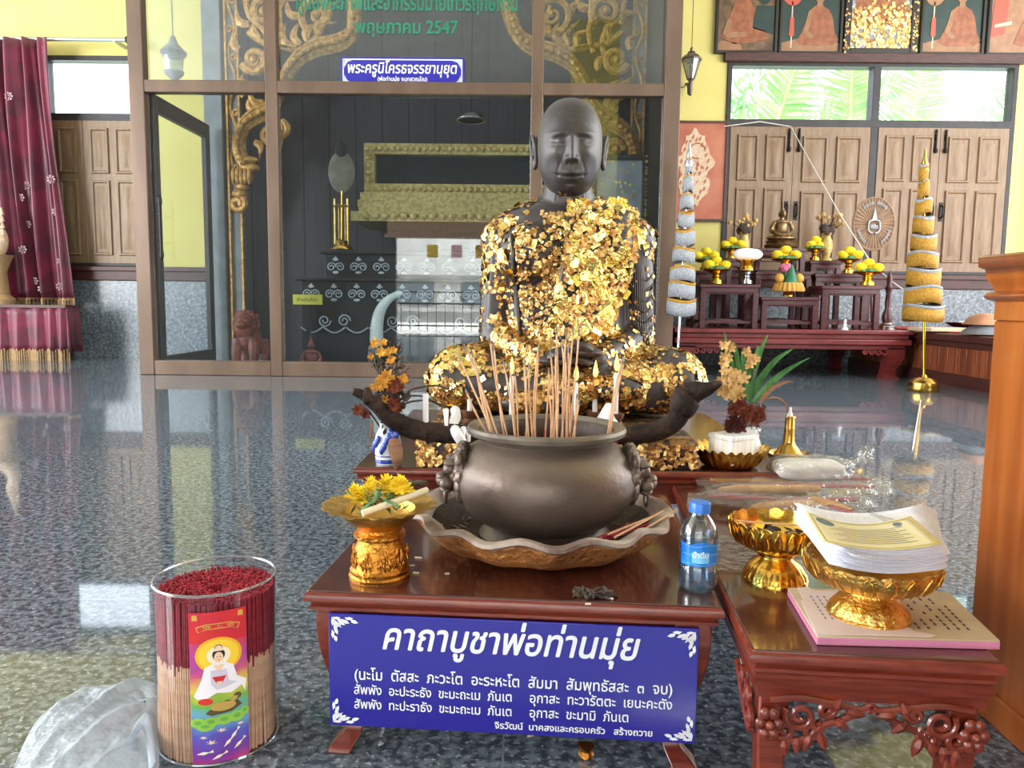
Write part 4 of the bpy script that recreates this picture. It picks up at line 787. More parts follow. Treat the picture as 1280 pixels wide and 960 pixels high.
# silver tray carrying a gold tray with a white candle roll
t, p, h = tray(933, 354.5, 338.5, 7.15, 16, 'silver pedestal tray carrying a gold tray on the front left stand', m_silver, flowers=False)
q = p+Vector((0, 0, h*1.0)); t2 = thing('pedestal_tray', 'gold pedestal tray stacked on the silver tray, under the white roll', 'tray', q); h2 = at(933, 325, 7.15).z-q.z; r_ = .1
B().lathe([(0, 0), (.06, 0), (.055, h2*.3), (.04, h2*.45), (.07, h2*.85), (.11, h2), (.1, h2), (.0, h2*.9)], 24).obj('tray', m_gold, t2)
b = B(); b.ell((0, 0, .055), (.14, .055, .058), nu=24, nv=14, fn=lambda d: 1+.12*(abs(d.x) > .5)*(1-abs(d.x))); tag(b.obj('white_roll', m_wax, loc=(0, 0, 0)), 'white wrapped candle roll lying on the gold tray', 'roll').location = q+Vector((0, 0, h2-.005))
# cone offering
p = at(985, 370.5, 7.15); co = thing('cone_offering', 'green leaf cone with pink flower on a gold skirted tray, front centre stand', 'offering', p); k_ = 7.15/960
B().lathe([(0, 0), (.05, 0), (.045, .03), (.03, .05), (.05, .07), (.03, .07)], 18).obj('foot', m_gold, co)
B().lathe([(.135, .045), (.14, .06), (.115, .125), (.0, .13)], 40, mod=lambda a, i, r, z: (r*(1+.05*cos(20*a)), z)).obj('skirt', m_yelcloth, co)
b = B(); b.lathe([(.062, .125), (.012, .285), (0, .29)], 16, (.01, -.03, 0)); b.lathe([(.05, .125), (.02, .22), (0, .225)], 14, (-.045, .03, 0)); b.obj('leaf_cone', m_conegreen, co); b = B()
for k in range(6): a = k*PI/3; b.ell((-.03+.025*cos(a), -.0+.025*sin(a), .25+.02*(k % 2)), (.03, .025, .03), nu=8, nv=6)
b.obj('pink_flowers', m_pinkfl, co)
for s_ in (-1, 1): B().ell((s_*.09, -.01, .165), (.045, .04, .045), nu=10, nv=7).obj('gold_bud', m_yelcloth, co)
# ceremonial fan, carved post, tiny white figure, thread
p = at(1092, 395, 7.75); p.z = PZ; cf = thing('ceremonial_fan', 'round pleated taupe ceremonial fan with white emblem on a stand behind the altar', 'fan', p); c = at(1092, 280, 7.75)-p; rx, rz = 25*7.75/960, 31.5*7.75/960
b = B(); n = 72; ring = lambda k, y: [(c.x+rx*k*cos(2*PI*j/n)*1, y+(.006 if j % 2 else -.006)*k, c.z+rz*k*sin(2*PI*j/n)) for j in range(n)]
b.loft([ring(.05, -.006), ring(.97, -.006), ring(.97, .02), ring(.05, .02)]); b.tube([(c.x+rx*cos(a), 0, c.z+rz*sin(a)) for a in np.linspace(0, 2*PI, 49)], .012, 6, cap=False); b.obj('fan_blade', m_fan, cf, ang=5)
b = B(); e = lambda x, z: (c.x+x*rx, c.z+z*rz)
for s_ in (-1, 1): b.tube(smooth_path([(e(s_*.06, -.36)[0], -.02, e(0, -.36)[1]), (e(s_*.26, -.2)[0], -.02, e(0, -.26)[1]), (e(s_*.26, .08)[0], -.02, e(0, .06)[1]), (e(s_*.1, .14)[0], -.02, e(0, .14)[1])], 4), .009, 5)
for k in range(4): b.prism([e(-.14+.03*k, .12+.1*k), e(.14-.03*k, .12+.1*k), e(.1-.025*k, .22+.1*k), e(-.1+.025*k, .22+.1*k)], -.022, -.018)
for k in range(3): b.tube(spiral(*e(-.1+.1*k, -.12), .022, .005, 1.3, k, 12, y=-.02), .006, 4)
b.prism([e(-.02, .52), e(.02, .52), e(0, .64)], -.022, -.018); b.obj('white_emblem', m_inlay, cf)
b = B()
for a in list(np.linspace(R(50), R(80), 5))+list(np.linspace(R(98), R(130), 5))+list(np.linspace(R(200), R(238), 6))+list(np.linspace(R(302), R(338), 6)):
    x, z = c.x+rx*.8*cos(a), c.z+rz*.8*sin(a); b.tube([(x-.008, -.017, z-.012), (x-.004, -.017, z+.014), (x+.008, -.017, z+.010), (x+.007, -.017, z-.012)], .0045, 4)
b.obj('faint_lettering', m_inlay, cf)
b = B(); b.cyl((c.x, .03, c.z-rz), (0, .03, .02), .012, 8); b.lathe([(0, 0), (.07, 0), (.06, .03), (.02, .06), (0, .06)], 16, (0, .03, 0)); b.obj('stand', m_rail, cf)
p = at(1108, 414, 7.3); p.z = PZ; tp = thing('turned_post', 'dark turned wooden post with pointed top right of the altar stands', 'post', p); h = at(1108, 337, 7.3).z-PZ
B().lathe([(0, 0), (.07, 0), (.07, .04), (.04, .06), (.05, .12), (.025, .2), (.03, h*.45), (.022, h*.6), (.035, h*.7), (.02, h*.75), (.028, h*.85), (.012, h*.93), (0, h)], 16).obj('post', m_maroon, tp); b = B(); b.lathe([(.072, .0), (.076, .03), (.04, .065), (.04, .05)], 16, (0, 0, .0)); b.obj('silver_collar', m_silver, tp)
p = at(1056, 411, 6.99); p.z = PZ; tag(B().lathe([(0, 0), (.03, 0), (.028, .015), (.012, .03), (.016, .05), (.01, .065), (.014, .08), (.006, .095), (0, .1)], 12).obj('white_figurine', m_porc), 'tiny white figurine on the front edge of the red platform', 'figurine').location = p
b = B(); b.tube([at(988, 158, 8.5), at(1050, 268, 7.62), at(1090, 330, 7.45), at(1115, 352, 7.33), at(1135, 366, 7.2)], .006, 5); b.tube([at(905, 158, 8.5), at(950, 152, 8.5), at(988, 158, 8.5)], .006, 5); tag(b.obj('cotton_thread', m_thread, loc=at(988, 158, 8.5)), 'white cotton thread strung from the window bar down past the fan', 'thread')
b = B(); b.tube([onz(1151, 500, .004), onz(1146, 530, .004), onz(1141, 562, .004)], .004, 5); tag(b.obj('cotton_thread', m_thread, loc=onz(1151, 500, .004)), 'white cotton thread lying on the floor below the gold tiered umbrella', 'thread')
# tiered umbrellas
def tiers(name, label, base, tip, rows, Mc, Mt, dome, bandM):
    t = thing(name, label, 'umbrella', base); tp_ = Vector(tip)-Vector(base)
    b = B(); b.lathe([(0, 0), (.105, 0), (.115, .02), (.105, .07), (.07, .1), (.03, .11), (.02, .13), (0, .13)], 32); b.obj('base', dome, t)
    B().cyl((0, 0, .1), tp_*.93, .011, 10).obj('pole', Mt, t)
    u = tp_.normalized(); b = B(); b.lathe([(.03, 0), (.035, .03), (.02, .06), (.024, .08), (.012, .12), (.008, .17), (0, .2)], 14, tp_*.90); b.obj('finial', Mt, t)
    for (z0, z1, r_) in rows:
        f = z1/tp_.z; c = tp_*f; wob = random.random()*6
        r_ *= .93; b = B(); b.lathe([(r_*.98, z0-z1), (r_, (z0-z1)*.5), (r_*.97, 0)], 28, c, cap=False, mod=lambda a, i, r, z: (r*(1+.03*sin(3*a+wob)), z+.012*sin(2*a+wob)))
        tr = b.obj('tier', Mc, t, thick=.006); b = B(); b.lathe([(r_*1.0, -.012), (r_*1.04, 0), (r_*1.0, .01), (.01, .018), (.01, .01), (r_*.9, -.004)], 28, c, cap=False, mod=lambda a, i, r, z: (r*(1+.03*sin(3*a+wob)), z+.012*sin(2*a+wob)*(r > .02))); b.obj('top_band', bandM, tr)
    return t
bs_ = onz(1154, 489, 0); Yc = bs_.y; rr = [(226, 208, 5.5), (247, 228, 6.5), (268, 251, 10), (292, 273, 12.5), (313, 296, 15.5), (335, 317, 18.5), (358, 338, 20.5), (380, 360, 22.5), (401, 383, 25)]
tiers('tiered_umbrella', 'gold nine tiered ceremonial umbrella on a brass dome by the plank bench', bs_, at(1155, 186, Yc), [(at(1154, a, Yc).z, at(1154, c, Yc).z, w*Yc/960) for a, c, w in rr], m_goldcloth, m_brass, m_brass, m_silvercloth)
Yc = 6.32; bs_ = at(846, 462, Yc); bs_.z = 0; rr = [(217, 200, 4.2), (240, 222, 6.5), (262, 245, 8.7), (284, 267, 10.5), (307, 289, 12.5), (328, 312, 14.8), (352, 335, 16.5), (373, 354, 17.5), (394, 376, 19)]
tiers('tiered_umbrella', 'silver nine tiered ceremonial umbrella leaning beside the statue shoulder', bs_, at(863, 177, Yc), [(at(854, a, Yc).z, at(854, c, Yc).z, w*Yc/960) for a, c, w in rr], m_silvercloth, m_silver, m_silver, m_goldcloth)
# ---------------------------------------------------------------- plank bench on the right
bx = 3.64; BZ = at(1235, 424, 5.5).z
be = thing('plank_bench', 'long low platform bench with upright planks and red felt top on the right', 'bench', (bx, 6.7, 0)); yy0, yy1 = 4.9-6.7, 8.5-6.7
b = B(); b.box((.9, 0, BZ-.03), (1.9, yy1-yy0+.06, .06)); b.box((.9, 0, BZ-.085), (1.84, yy1-yy0, .05)); b.obj('top', m_rail, be, bevel=.01)
b = B(); n = 26
for i in range(n): y0 = yy0+(yy1-yy0)*i/n; b.box((.02, y0+(yy1-yy0)/n/2, (BZ-.1)/2+.05), (.03, (yy1-yy0)/n-.008, BZ-.2))
b.obj('planks', m_bench, be, bevel=.003); b = B(); b.box((.02, 0, .05), (.06, yy1-yy0, .1)); b.box((.05, 0, BZ/2), (.02, yy1-yy0, BZ-.15)); b.box((.9, yy0+.02, BZ/2-.06), (1.8, .03, BZ-.12)); b.obj('plinth_board', m_rail, be); B().box((.95, .2, BZ+.006), (1.7, 3.0, .012)).obj('red_felt', m_redcloth, be)
def cush(loc, s_, M_, label, rz=0):
    b = B(); b.grid(lambda u, v: ((u-.5)*s_[0]*(1-.12*(2*v-1)**2), (v-.5)*s_[1]*(1-.12*(2*u-1)**2), s_[2]*(1-abs(2*u-1)**3.5)*(1-abs(2*v-1)**3.5)), 12, 12); b.grid(lambda u, v: ((u-.5)*s_[0]*(1-.12*(2*v-1)**2), (v-.5)*s_[1]*(1-.12*(2*u-1)**2), 0), 12, 12)
    o = b.obj('cushion', M_, rotz=rz); o.location = loc; return tag(o, label, 'cushion')
pc_ = at(1234, 414, 6.2); pc_.z = BZ+.013
cush(pc_, (.34, .34, .08), m_cushg, 'grey cushion on the red felt of the bench, under the tan one'); cush(pc_+Vector((.02, .03, .075)), (.32, .32, .09), m_cush, 'tan cushion on top of the grey cushion at the bench edge')
p = at(1206, 398, 7.9); p.z = BZ+.013; o = B().lathe([(0, 0), (.08, 0), (.1, .01), (.17, .05), (.18, .06), (.165, .055), (.08, .02), (0, .018)], 28).obj('dark_dish', m_black, loc=None); o.location = p; tag(o, 'dark shallow dish on the bench in front of the wall', 'dish')
o = B().lathe([(0, 0), (.05, 0), (.07, .03), (.05, .045), (0, .05)], 16).obj('white_cake', m_porc); o.location = p+Vector((0, 0, .03)); tag(o, 'small white round cake in the dark dish on the bench', 'cake')
p = at(1180, 407, 6.9); p.z = BZ+.013; o = B().box((0, 0, .015), (.5, .3, .03)).obj('paper_pile', m_oldpaper, rotz=.2, bevel=.004); o.location = p; tag(o, 'flat pile of pale papers lying on the red felt of the bench', 'papers')
# ---------------------------------------------------------------- near column on the right
cy0, cx0 = .55, onz(1206, 872, 0).x; cyb = onz(1206, 872, 0).y; zc = at(1243, 400, cyb).z; zt_ = at(1232, 319, cyb).z; ch = (cyb-cy0)/2
cc = thing('column_casing', 'orange varnished wooden casing around the foot of the yellow column at right', 'column', (cx0+.35, cy0+ch, 0)); cc['kind'] = 'structure'
b = B(); b.box((0, 0, zc/2), (.7, ch*2, zc)); b.box((0, 0, .025), (.72, ch*2+.02, .05)); b.obj('casing', m_orange, cc, bevel=.004)
def sqring(e, z): return [(-.35-e, -ch-e, z), (.35+e, -ch-e, z), (.35+e, ch+e, z), (-.35-e, ch+e, z)]
k_ = zt_-zc; b = B(); b.loft([sqring(e, zc+k_*t_) for e, t_ in ((0, 0), (.0, .28), (.009, .32), (.012, .37), (.009, .42), (.001, .45), (.003, .52), (.008, .6), (.011, .68), (.012, .78), (.019, .82), (.02, .97), (.016, 1))]); b.obj('cornice', m_orange, cc, ang=60)
struct(B().box((cx0+.362, cy0+ch, zt_+2.1), (.69, ch*2-.024, 4.2)).obj('wall_column', m_yellow))
# ---------------------------------------------------------------- left corner: curtain, skirted table, naga
yc = 8.36
cr = thing('curtain_rod', 'steel curtain rod with round end above the red curtain', 'rod', at(158, 50, yc)); ro = Vector(cr.location)
b = B(); b.cyl(at(-120, 47, yc)-ro, (0, 0, 0), .022, 10); b.obj('rod', m_steel, cr); b = B(); b.ell((.03, 0, 0), .045); b.cyl((0, 0, 0), (.02, 0, 0), .035); b.obj('finial', m_iron, cr); b = B(); b.box((-.12, .15, -.01), (.03, .35, .03)); b.box((-1.2, .15, 0), (.03, .35, .03)); b.obj('bracket', m_steel, cr)
ct = thing('curtain', 'crimson satin curtain with silver flowers and tan fringe at the left', 'curtain', at(40, 379, yc)); co_ = Vector(ct.location)
topz = at(60, 50, yc).z-co_.z; xl, xr0, xr1 = at(-90, 200, yc).x-co_.x, at(66, 60, yc).x-co_.x, at(96, 370, yc).x-co_.x
def cur(u, v):
    xr = xr0+(xr1-xr0)*(1-v)**1.4; x = xl+(xr-xl)*u; dep = .075*(1-.35*v)*(sin(u*43+1.2*sin(u*9))+.4*sin(u*97+v*2)); return (x+.02*sin(v*5+u*20), -.05+dep, .02+(topz-.02)*v)
b = B(); b.grid(cur, 150, 24); b.obj('cloth', m_velvet, ct, ang=80, thick=.006)
b = B()
for i in range(120):
    u = i/119; x, y, z = cur(u, 0); b.box((x, y-.01, z-.035), (.012, .008, .1+.02*(i % 3)))
b.obj('fringe', m_fringe, ct, kind='stuff'); b = B(); b.grid(lambda u, v: (cur(u, 0)[0], cur(u, .0)[1]-.006, .03+.03*v), 150, 1); b.obj('fringe_band', m_fringe, ct)
for u, v in ((.70, .78), (.90, .52), (.74, .45), (.71, .40), (.94, .47), (.72, .30), (.93, .35), (.70, .2), (.92, .16), (.72, .08), (.9, .06), (.8, .05)):
    x, y, z = cur(u, v); b = B(); 
    for k in range(7): a = 2*PI*k/7; xx, yy, _ = cur(min(1, u+.004*cos(a)), v); b.ell((x+.035*cos(a), y-.012, z+.035*sin(a)), (.012, .006, .012), nu=6, nv=4)
    b.tube([(x+q[0], y-.014, z+q[2]) for q in spiral(0, 0, .03, .006, 1.4, 0, 12)], .004, 4); b.obj('embroidered_flower', m_embr, ct)
sk = thing('skirted_table', 'low table with gathered crimson skirt and tan fringe at the left edge', 'table', at(20, 452, 7.95)); sk.location[2] = 0; s0 = Vector(sk.location); x0, x1 = at(-110, 420, 7.95).x-s0.x, at(84, 420, 7.95).x-s0.x; zt2 = at(40, 384, 7.95).z; zb2 = at(40, 440, 7.95).z
b = B(); b.grid(lambda u, v: (x0+(x1-x0)*u, .03*sin(u*70+sin(u*13)*2)*(1-v*.6), zb2+(zt2-zb2)*v), 120, 6); b.grid(lambda u, v: (x1+.03*sin(u*22)*(1-v*.6), .0+u*.24, zb2+(zt2-zb2)*v), 30, 6); b.obj('skirt', m_velvet, sk, ang=80, thick=.005)
b = B()
for i in range(100): u = i/99; b.box((x0+(x1-x0)*u, .03*sin(u*70+sin(u*13)*2)-.008, zb2-.045), (.014, .008, .12+.02*(i % 3)))
b.obj('fringe', m_fringe, sk, kind='stuff'); b = B(); b.box(((x0+x1)/2, .12, zt2+.01), (x1-x0, .26, .03)); b.obj('top', m_rail, sk); b = B()
for xx in (x0+.1, x1-.1):
    for y_ in (.06, .2): b.box((xx, y_, zt2/2), (.06, .06, zt2))
b.obj('legs', m_rail, sk)
p = at(-13, 384, 7.9); p.z = zt2+.026; p.y = 8.06; ng = thing('naga_finial', 'cream and gold carved serpent finial on a stand at the left edge', 'carving', p); H_ = at(2, 247, 8.15).z-p.z
b = B(); b.lathe([(0, 0), (.15, 0), (.15, .05), (.1, .1), (.08, H_*.3), (.13, H_*.42), (.16, H_*.46), (.0, H_*.46)], 20); b.obj('pedestal', m_fringe, ng); b = B()
P = smooth_path([(-.05, 0, H_*.46), (.03, 0, H_*.55), (.05, 0, H_*.64), (0, 0, H_*.74), (.03, 0, H_*.86), (.05, 0, H_)], 5); b.tube(P, [.1*(1-.9*(i/(len(P)-1))) for i in range(len(P))], 10)
for k in range(5): b.tube([(-.02+.05, -.02, H_*(.56+.06*k)), (.1, -.03, H_*(.6+.06*k)), (.085, -.02, H_*(.66+.06*k))], [.02, .02, .004], 6)
b.obj('serpent', m_pale, ng)
# ---------------------------------------------------------------- front offering table
TZ1 = .25; FL, FR = onz(380, 739, TZ1), onz(905, 760, TZ1); TR = math.atan2(FR.y-FL.y, FR.x-FL.x); TW = (FR-FL).length; TD = .62
Rz = Matrix.Rotation(TR, 3, 'Z'); tc = FL+Rz @ Vector((TW/2, 0, 0)); tc.z = 0
tb = thing('offering_table', 'low red lacquered offering table with curved legs, under the incense pot', 'table', tc, TR)
def frame_top(par, w, d, zt_, Mt, Mw):
    b = B(); b.box((0, d/2, zt_-.004), (w-.006, d-.006, .008)); b.obj('top_board', Mt, par, bevel=.002)
    b = B(); P = lambda e, z: [(-w/2-e, -e, z), (w/2+e, -e, z), (w/2+e, d+e, z), (-w/2-e, d+e, z)]
    b.loft([P(e, zt_+z) for e, z in ((-.002, -.002), (0, -.004), (.002, -.009), (.0015, -.014), (-.006, -.0165), (-.008, -.021), (-.005, -.0235), (-.005, -.028), (-.011, -.030))]); b.obj('moulding', Mw, par, ang=30)
frame_top(tb, TW, TD, TZ1, m_redtop, m_redwood)
LEV = [(.222, 0, .05), (.19, 0, .05), (.15, .005, .045), (.10, .018, .034), (.06, .032, .024), (.04, .036, .022), (.024, .030, .026), (.010, .014, .034), (0, .008, .036)]
def subdivide_lev(L): return [tuple(float(x) for x in v) for v in smooth_path(L, 3)]
for sx in (-1, 1):
    for sy in (0, 1):
        b = B(); b.loft([[(sx*(TW/2-.012-o_), (.012+o_) if not sy else TD-.012-o_, z), (sx*(TW/2-.012-o_-w_), (.012+o_) if not sy else TD-.012-o_, z), (sx*(TW/2-.012-o_-w_), (.012+o_+w_) if not sy else TD-.012-o_-w_, z), (sx*(TW/2-.012-o_), (.012+o_+w_) if not sy else TD-.012-o_-w_, z)] for z, o_, w_ in subdivide_lev(LEV)]); b.obj('leg', m_redwood, tb, bevel=.003)
b = B()
for y in (.03, TD-.03): b.box((0, y, .195), (TW-.12, .02, .055))
for x in (-TW/2+.03, TW/2-.03): b.box((x, TD/2, .195), (.02, TD-.12, .055))
b.obj('apron', m_redwood, tb)
def Tb(x, y, z=TZ1): return tc+Rz @ Vector((x, y, 0))+Vector((0, 0, z))
# blue sign leaning against the table front
sy = .006; sg = thing('prayer_sign', 'blue acrylic prayer sign with white lettering on the front of the low table', 'sign', Tb(0, sy, 0), TR)
def on_sign(px, py):
    """photo pixel to the sign's own plane"""
    p = np.array([px-640, py-480, FPX]); d = Vector((p@_X, p@_Y, p@_Z)); n = Rz @ Vector((0, 1, 0)); t = (sg.location.dot(n))/d.dot(n); q = d*t; q.z += CAMH; v = Rz.transposed() @ (q-sg.location); return v.x, v.z
S = [on_sign(*p) for p in ((411, 766), (876, 785), (867, 928), (413, 906))]
sg.location[2] = 0
SX0, SX1, SZ0, SZ1 = (S[0][0]+S[3][0])/2, (S[1][0]+S[2][0])/2, (S[2][1]+S[3][1])/2, (S[0][1]+S[1][1])/2
B().box(((SX0+SX1)/2, 0, (SZ0+SZ1)/2), (SX1-SX0, .004, SZ1-SZ0)).obj('board', m_blue, sg, bevel=.001)
sw, sh = SX1-SX0, SZ1-SZ0
def st(nm, body, u0, u1, v, **k): text(nm, body, (u1-u0)*sw, SX0+u0*sw, SZ1-v*sh, -.0028, m_white, sg, **k)
st('title_line', 'คาถาบูชาพ่อท่านมุ่ย',   .152, .845, .290, bold=.024, shear=.24, ys=1.15)
st('prayer_line', '(นะโม  ตัสสะ  ภะวะโต  อะระหะโต  สัมมา  สัมพุทธัสสะ  ๓  จบ)', .072, .934, .575, bold=.014, ys=1.15)
st('prayer_line', 'สัพพัง  อะปะระธัง  ขะมะถะเม  ภันเต', .07, .505, .705, bold=.014, ys=1.15); st('prayer_line', 'อุกาสะ  ทะวารัตตะ  เยนะคะตัง', .555, .935, .705, bold=.014, ys=1.15)
st('prayer_line', 'สัพพัง  ทะปะราธัง  ขะมะถะเม  ภันเต', .07, .505, .835, bold=.014, ys=1.15); st('prayer_line', 'อุกาสะ  ขะมามิ  ภันเต', .555, .82, .835, bold=.014, ys=1.15)
st('donor_line', 'จิรวัฒน์  นาคสงและครอบครัว   สร้างถวาย', .46, .885, .95, bold=.024)
for sx in (0, 1):
    for sz in (0, 1):
        b = B(); o_ = (SX0+.005 if not sx else SX1-.005, SZ0+.005 if not sz else SZ1-.005); kx, kz = (1 if not sx else -1), (1 if not sz else -1)
        def lf(x, z, a, l, w): 
            d = (cos(a), sin(a)); n = (-d[1], d[0]); P = [(x, z), (x+d[0]*l*.3+n[0]*w, z+d[1]*l*.3+n[1]*w), (x+d[0]*l*.7+n[0]*w*.9, z+d[1]*l*.7+n[1]*w*.9), (x+d[0]*l+n[0]*w*.2, z+d[1]*l+n[1]*w*.2), (x+d[0]*l*.6-n[0]*w*.3, z+d[1]*l*.6-n[1]*w*.3)]
            b.add([(o_[0]+kx*p, -.0029, o_[1]+kz*q) for p, q in P], [(0, 1, 2, 3, 4)])
        for (x, z, a, l, w) in ((0, 0, 0, .012, .003), (0, 0, 90, .012, -.003), (.002, .002, 45, .017, .003), (.006, .001, 20, .014, .004), (.001, .006, 70, .014, -.004), (.014, .002, 25, .012, .004), (.002, .014, 65, .012, -.004), (.018, .000, 0, .012, .0035), (.0, .018, 90, .012, -.0035), (.026, .002, 20, .012, .004), (.002, .026, 70, .010, -.004), (.004, .010, 10, .008, .003), (.010, .004, 80, .008, -.003), (.012, .006, 30, .008, .003)): lf(x, z, R(a), l*1.05, w)
        b.obj('corner_ornament', m_white, sg)
# ---------------------------------------------------------------- dish and incense pot
pc = Vector((.040, 1.252, TZ1)); pd = thing('scalloped_dish', 'wide copper dish with wavy ash covered rim under the incense pot', 'dish', pc)
NL = 13
def wav(a, i, r, z):
    k = (0, .05, .25, .7, 1, 1, 1, .9, .6, .2, 0, 0)[i]; return r*(1+.022*k*cos(NL*a+.6)), z+.0042*k*cos(NL*a+.6+PI)
PR = [(.0, 0), (.12, 0), (.165, .014), (.190, .034), (.201, .053), (.214, .059), (.2135, .065), (.200, .0655), (.180, .052), (.150, .024), (.11, .014), (0, .014)]
b = B(); b.lathe(PR[:5], 104, mod=wav, cap=False); b.obj('dish_wall', m_panout, pd); b = B()
b.lathe(PR[4:9], 104, mod=lambda a, i, r, z: wav(a, i+4, r, z), cap=False); b.obj('wavy_rim', m_panrim, pd)
b = B(); b.lathe(PR[8:], 104, mod=lambda a, i, r, z: wav(a, i+8, r, z), cap=False); b.obj('dish_inside', m_panin, pd)
ppc = Vector((.046, 1.255, TZ1+.0145)); pt = thing('incense_pot', 'round dark bronze incense pot with lion head handles full of incense sticks', 'pot', ppc)
PP = [(0, 0), (.108, 0), (.110, .006), (.100, .016), (.093, .022), (.108, .030), (.134, .052), (.150, .080), (.155, .102), (.150, .124), (.134, .146), (.112, .158), (.106, .163)]
B().lathe(PP, 72, cap=False).obj('body', m_pot, pt)
B().lathe([(.105, .158), (.107, .163), (.122, .170), (.130, .175), (.1315, .181), (.129, .186), (.123, .187), (.117, .184), (.112, .180)], 72, cap=False).obj('rim', m_potdk, pt)
B().lathe([(.112, .180), (.106, .172), (.104, .150), (.110, .13), (.118, .12)], 72, cap=False).obj('dark_pot_inside', m_panin, pt)  # inner wall of the pot, darker in colour than its body
b = B(); b.lathe([(.115, .128), (.09, .136), (.06, .130), (.03, .133), (0, .132)], 40, mod=lambda a, i, r, z: (r, z+.004*sin(5*a+i*2)*(0 < i < 4)), cap=False); b.obj('sand', m_ash, pt)
for sx in (-1, 1):
    b = B(); cx, cz = sx*.143, .110                              # lion head: brow, eyes, snout, jaw, ears, curled mane
    fw_ = lambda x, y, z: (cx+sx*x, y, cz+z)
    b.ell(fw_(-.004, -.02, .0), (.024, .036, .034)); b.ell(fw_(.022, -.03, -.010), (.015, .02, .013)); b.ell(fw_(.026, -.034, -.004), (.010, .014, .008)); b.ell(fw_(.018, -.03, -.025), (.012, .018, .007))
    for s_ in (-1, 1):
        b.ell(fw_(.012, -.02+s_*.022, .010), (.012, .011, .010)); b.ell(fw_(.018, -.02+s_*.020, .007), (.006, .006, .006)); b.ell(fw_(.010, -.02+s_*.022, .020), (.014, .014, .006)); b.ell(fw_(-.004, -.02+s_*.040, .026), (.008, .010, .014)); b.ell(fw_(.018, -.03+s_*.016, -.014), (.011, .009, .010))
    for k in range(15):
        a = 2*PI*k/15; P = [fw_(-.010+.004*sin(q*.9), -.02+(.040+.006*q/3)*cos(a+.12*q), (.038+.007*q/3)*sin(a+.12*q)) for q in range(5)]; b.tube(P, [.010, .011, .010, .008, .004], 7); b.ell(fw_(-.002, -.02+.034*cos(a), .032*sin(a)), .010, nu=8, nv=6)
    b.obj('lion_head_handle', m_pot, pt); b = B(); b.tube([fw_(.020+.0*cos(a), -.03+.016*cos(a), -.034+.016*sin(a)) for a in np.linspace(0, 2*PI, 17)], .0028, 6, cap=False); b.obj('ring', m_pot, pt)
bits = B()
for k in range(220):
    a = random.uniform(.0, 6.28); r_ = random.uniform(.130, .185)
    if -1.1 < a-PI < .5 or random.random() < .4:
        c = pc+Vector((r_*cos(a), r_*sin(a), .020+max(0, r_-.15)*.7+random.random()*.006)); d = Vector((random.uniform(-1, 1), random.uniform(-1, 1), random.uniform(-.1, .2))).normalized()*random.uniform(.006, .016); bits.tube([c-d, c+d], .0016, 4)
tag(bits.obj('burnt_stubs', m_ash, loc=pc+Vector((-.15, 0, .02)), kind='stuff'), 'grey burnt incense stubs heaped inside the copper dish', 'ash')
# incense sticks standing in the pot: tip pixel, foot pixel
ST = [(579, 430, 625, 554, 'l'), (592, 436, 614, 548, 'l'), (577, 442, 619, 552, 'l'), (583, 486, 614, 550, 'l'), (609, 419, 637, 556, 'l'), (612, 428, 632, 555, 'l'), (634, 453, 645, 555, 'c'), (631, 450, 643, 552, 'c'), (660, 447, 657, 556, 'c'), (664, 453, 666, 559, 'c'), (672, 428, 667, 559, 'c'), (669, 437, 670, 559, 'c'), (683, 459, 681, 558, 'c'), (689, 437, 690, 545, 'c'), (700, 406, 695, 559, 'c'), (699, 434, 696, 556, 'c'), (708, 414, 704, 555, 'c'), (713, 409, 709, 556, 'c'), (720, 408, 712, 558, 'c'), (707, 444, 701, 552, 'c'), (690, 488, 687, 555, 'c'), (726, 492, 717, 559, 'c'), (780, 445, 758, 556, 'r'), (778, 447, 762, 555, 'r'), (720, 500, 715, 556, 'c'), (695, 450, 692, 552, 'c'), (705, 425, 707, 553, 'c'), (715, 431, 711, 550, 'c'), (660, 462, 662, 556, 'c'), (593, 462, 617, 550, 'l'), (586, 447, 621, 553, 'l'), (640, 462, 648, 556, 'c')]
LB_ = {'l': 'thin tan incense stick leaning left, standing at the left side of the bronze pot', 'c': 'thin tan incense stick standing upright in the middle of the bronze pot', 'r': 'thin tan incense stick leaning right, standing alone at the right side of the pot'}
GB_ = {'l': 'incense sticks leaning left in the pot', 'c': 'upright incense sticks in the pot', 'r': 'incense sticks at the right of the pot'}
for i, (tx, ty, fx, fy, g) in enumerate(ST):
    Yb = 1.215+.012*(i % 7); f = at(fx, fy, Yb); t = at(tx, ty, Yb+.01*((i % 3)-1)); u = (f-t).normalized(); f2 = f+u*max(0, (f.z-(ppc.z+.128))/max(.3, -u.z)); o = thing('incense_stick', LB_[g], 'incense', f2, 0, GB_[g]); v = t-f2; L_ = v.length
    cv = lambda q: v*q+Vector((.006*sin(q*3+i), 0, 0))*q
    B().tube([v*0, cv(.06), cv(.17)], .0011, 6).obj('red_foot', m_redstick, o); B().tube([cv(.17), cv(.35), cv(.55), cv(.75), cv(.93)], .0017, 6).obj('incense_coat', m_stick, o); B().tube([cv(.93), cv(.97), cv(1)], [.0017, .0016, .0010], 6).obj('ash_tip', m_stickash, o)
for i, (px, py) in enumerate(((640, 548), (646, 543), (648, 552), (656, 540), (681, 538), (683, 552), (698, 546), (703, 545), (712, 541), (706, 552), (658, 553), (690, 553), (773, 540), (770, 545))):
    Y_ = 1.23+.01*(i % 4) if px < 760 else 1.26; t = at(px, py, Y_); f = Vector((t.x-.004*(-1)**i, t.y+.004, ppc.z+.128)); o = B().tube([f, t], .0012, 6).obj('incense_stub', m_redstick, loc=f); tag(o, 'short red bamboo stub left standing in the ash of the pot', 'incense', 'red stubs in the pot')
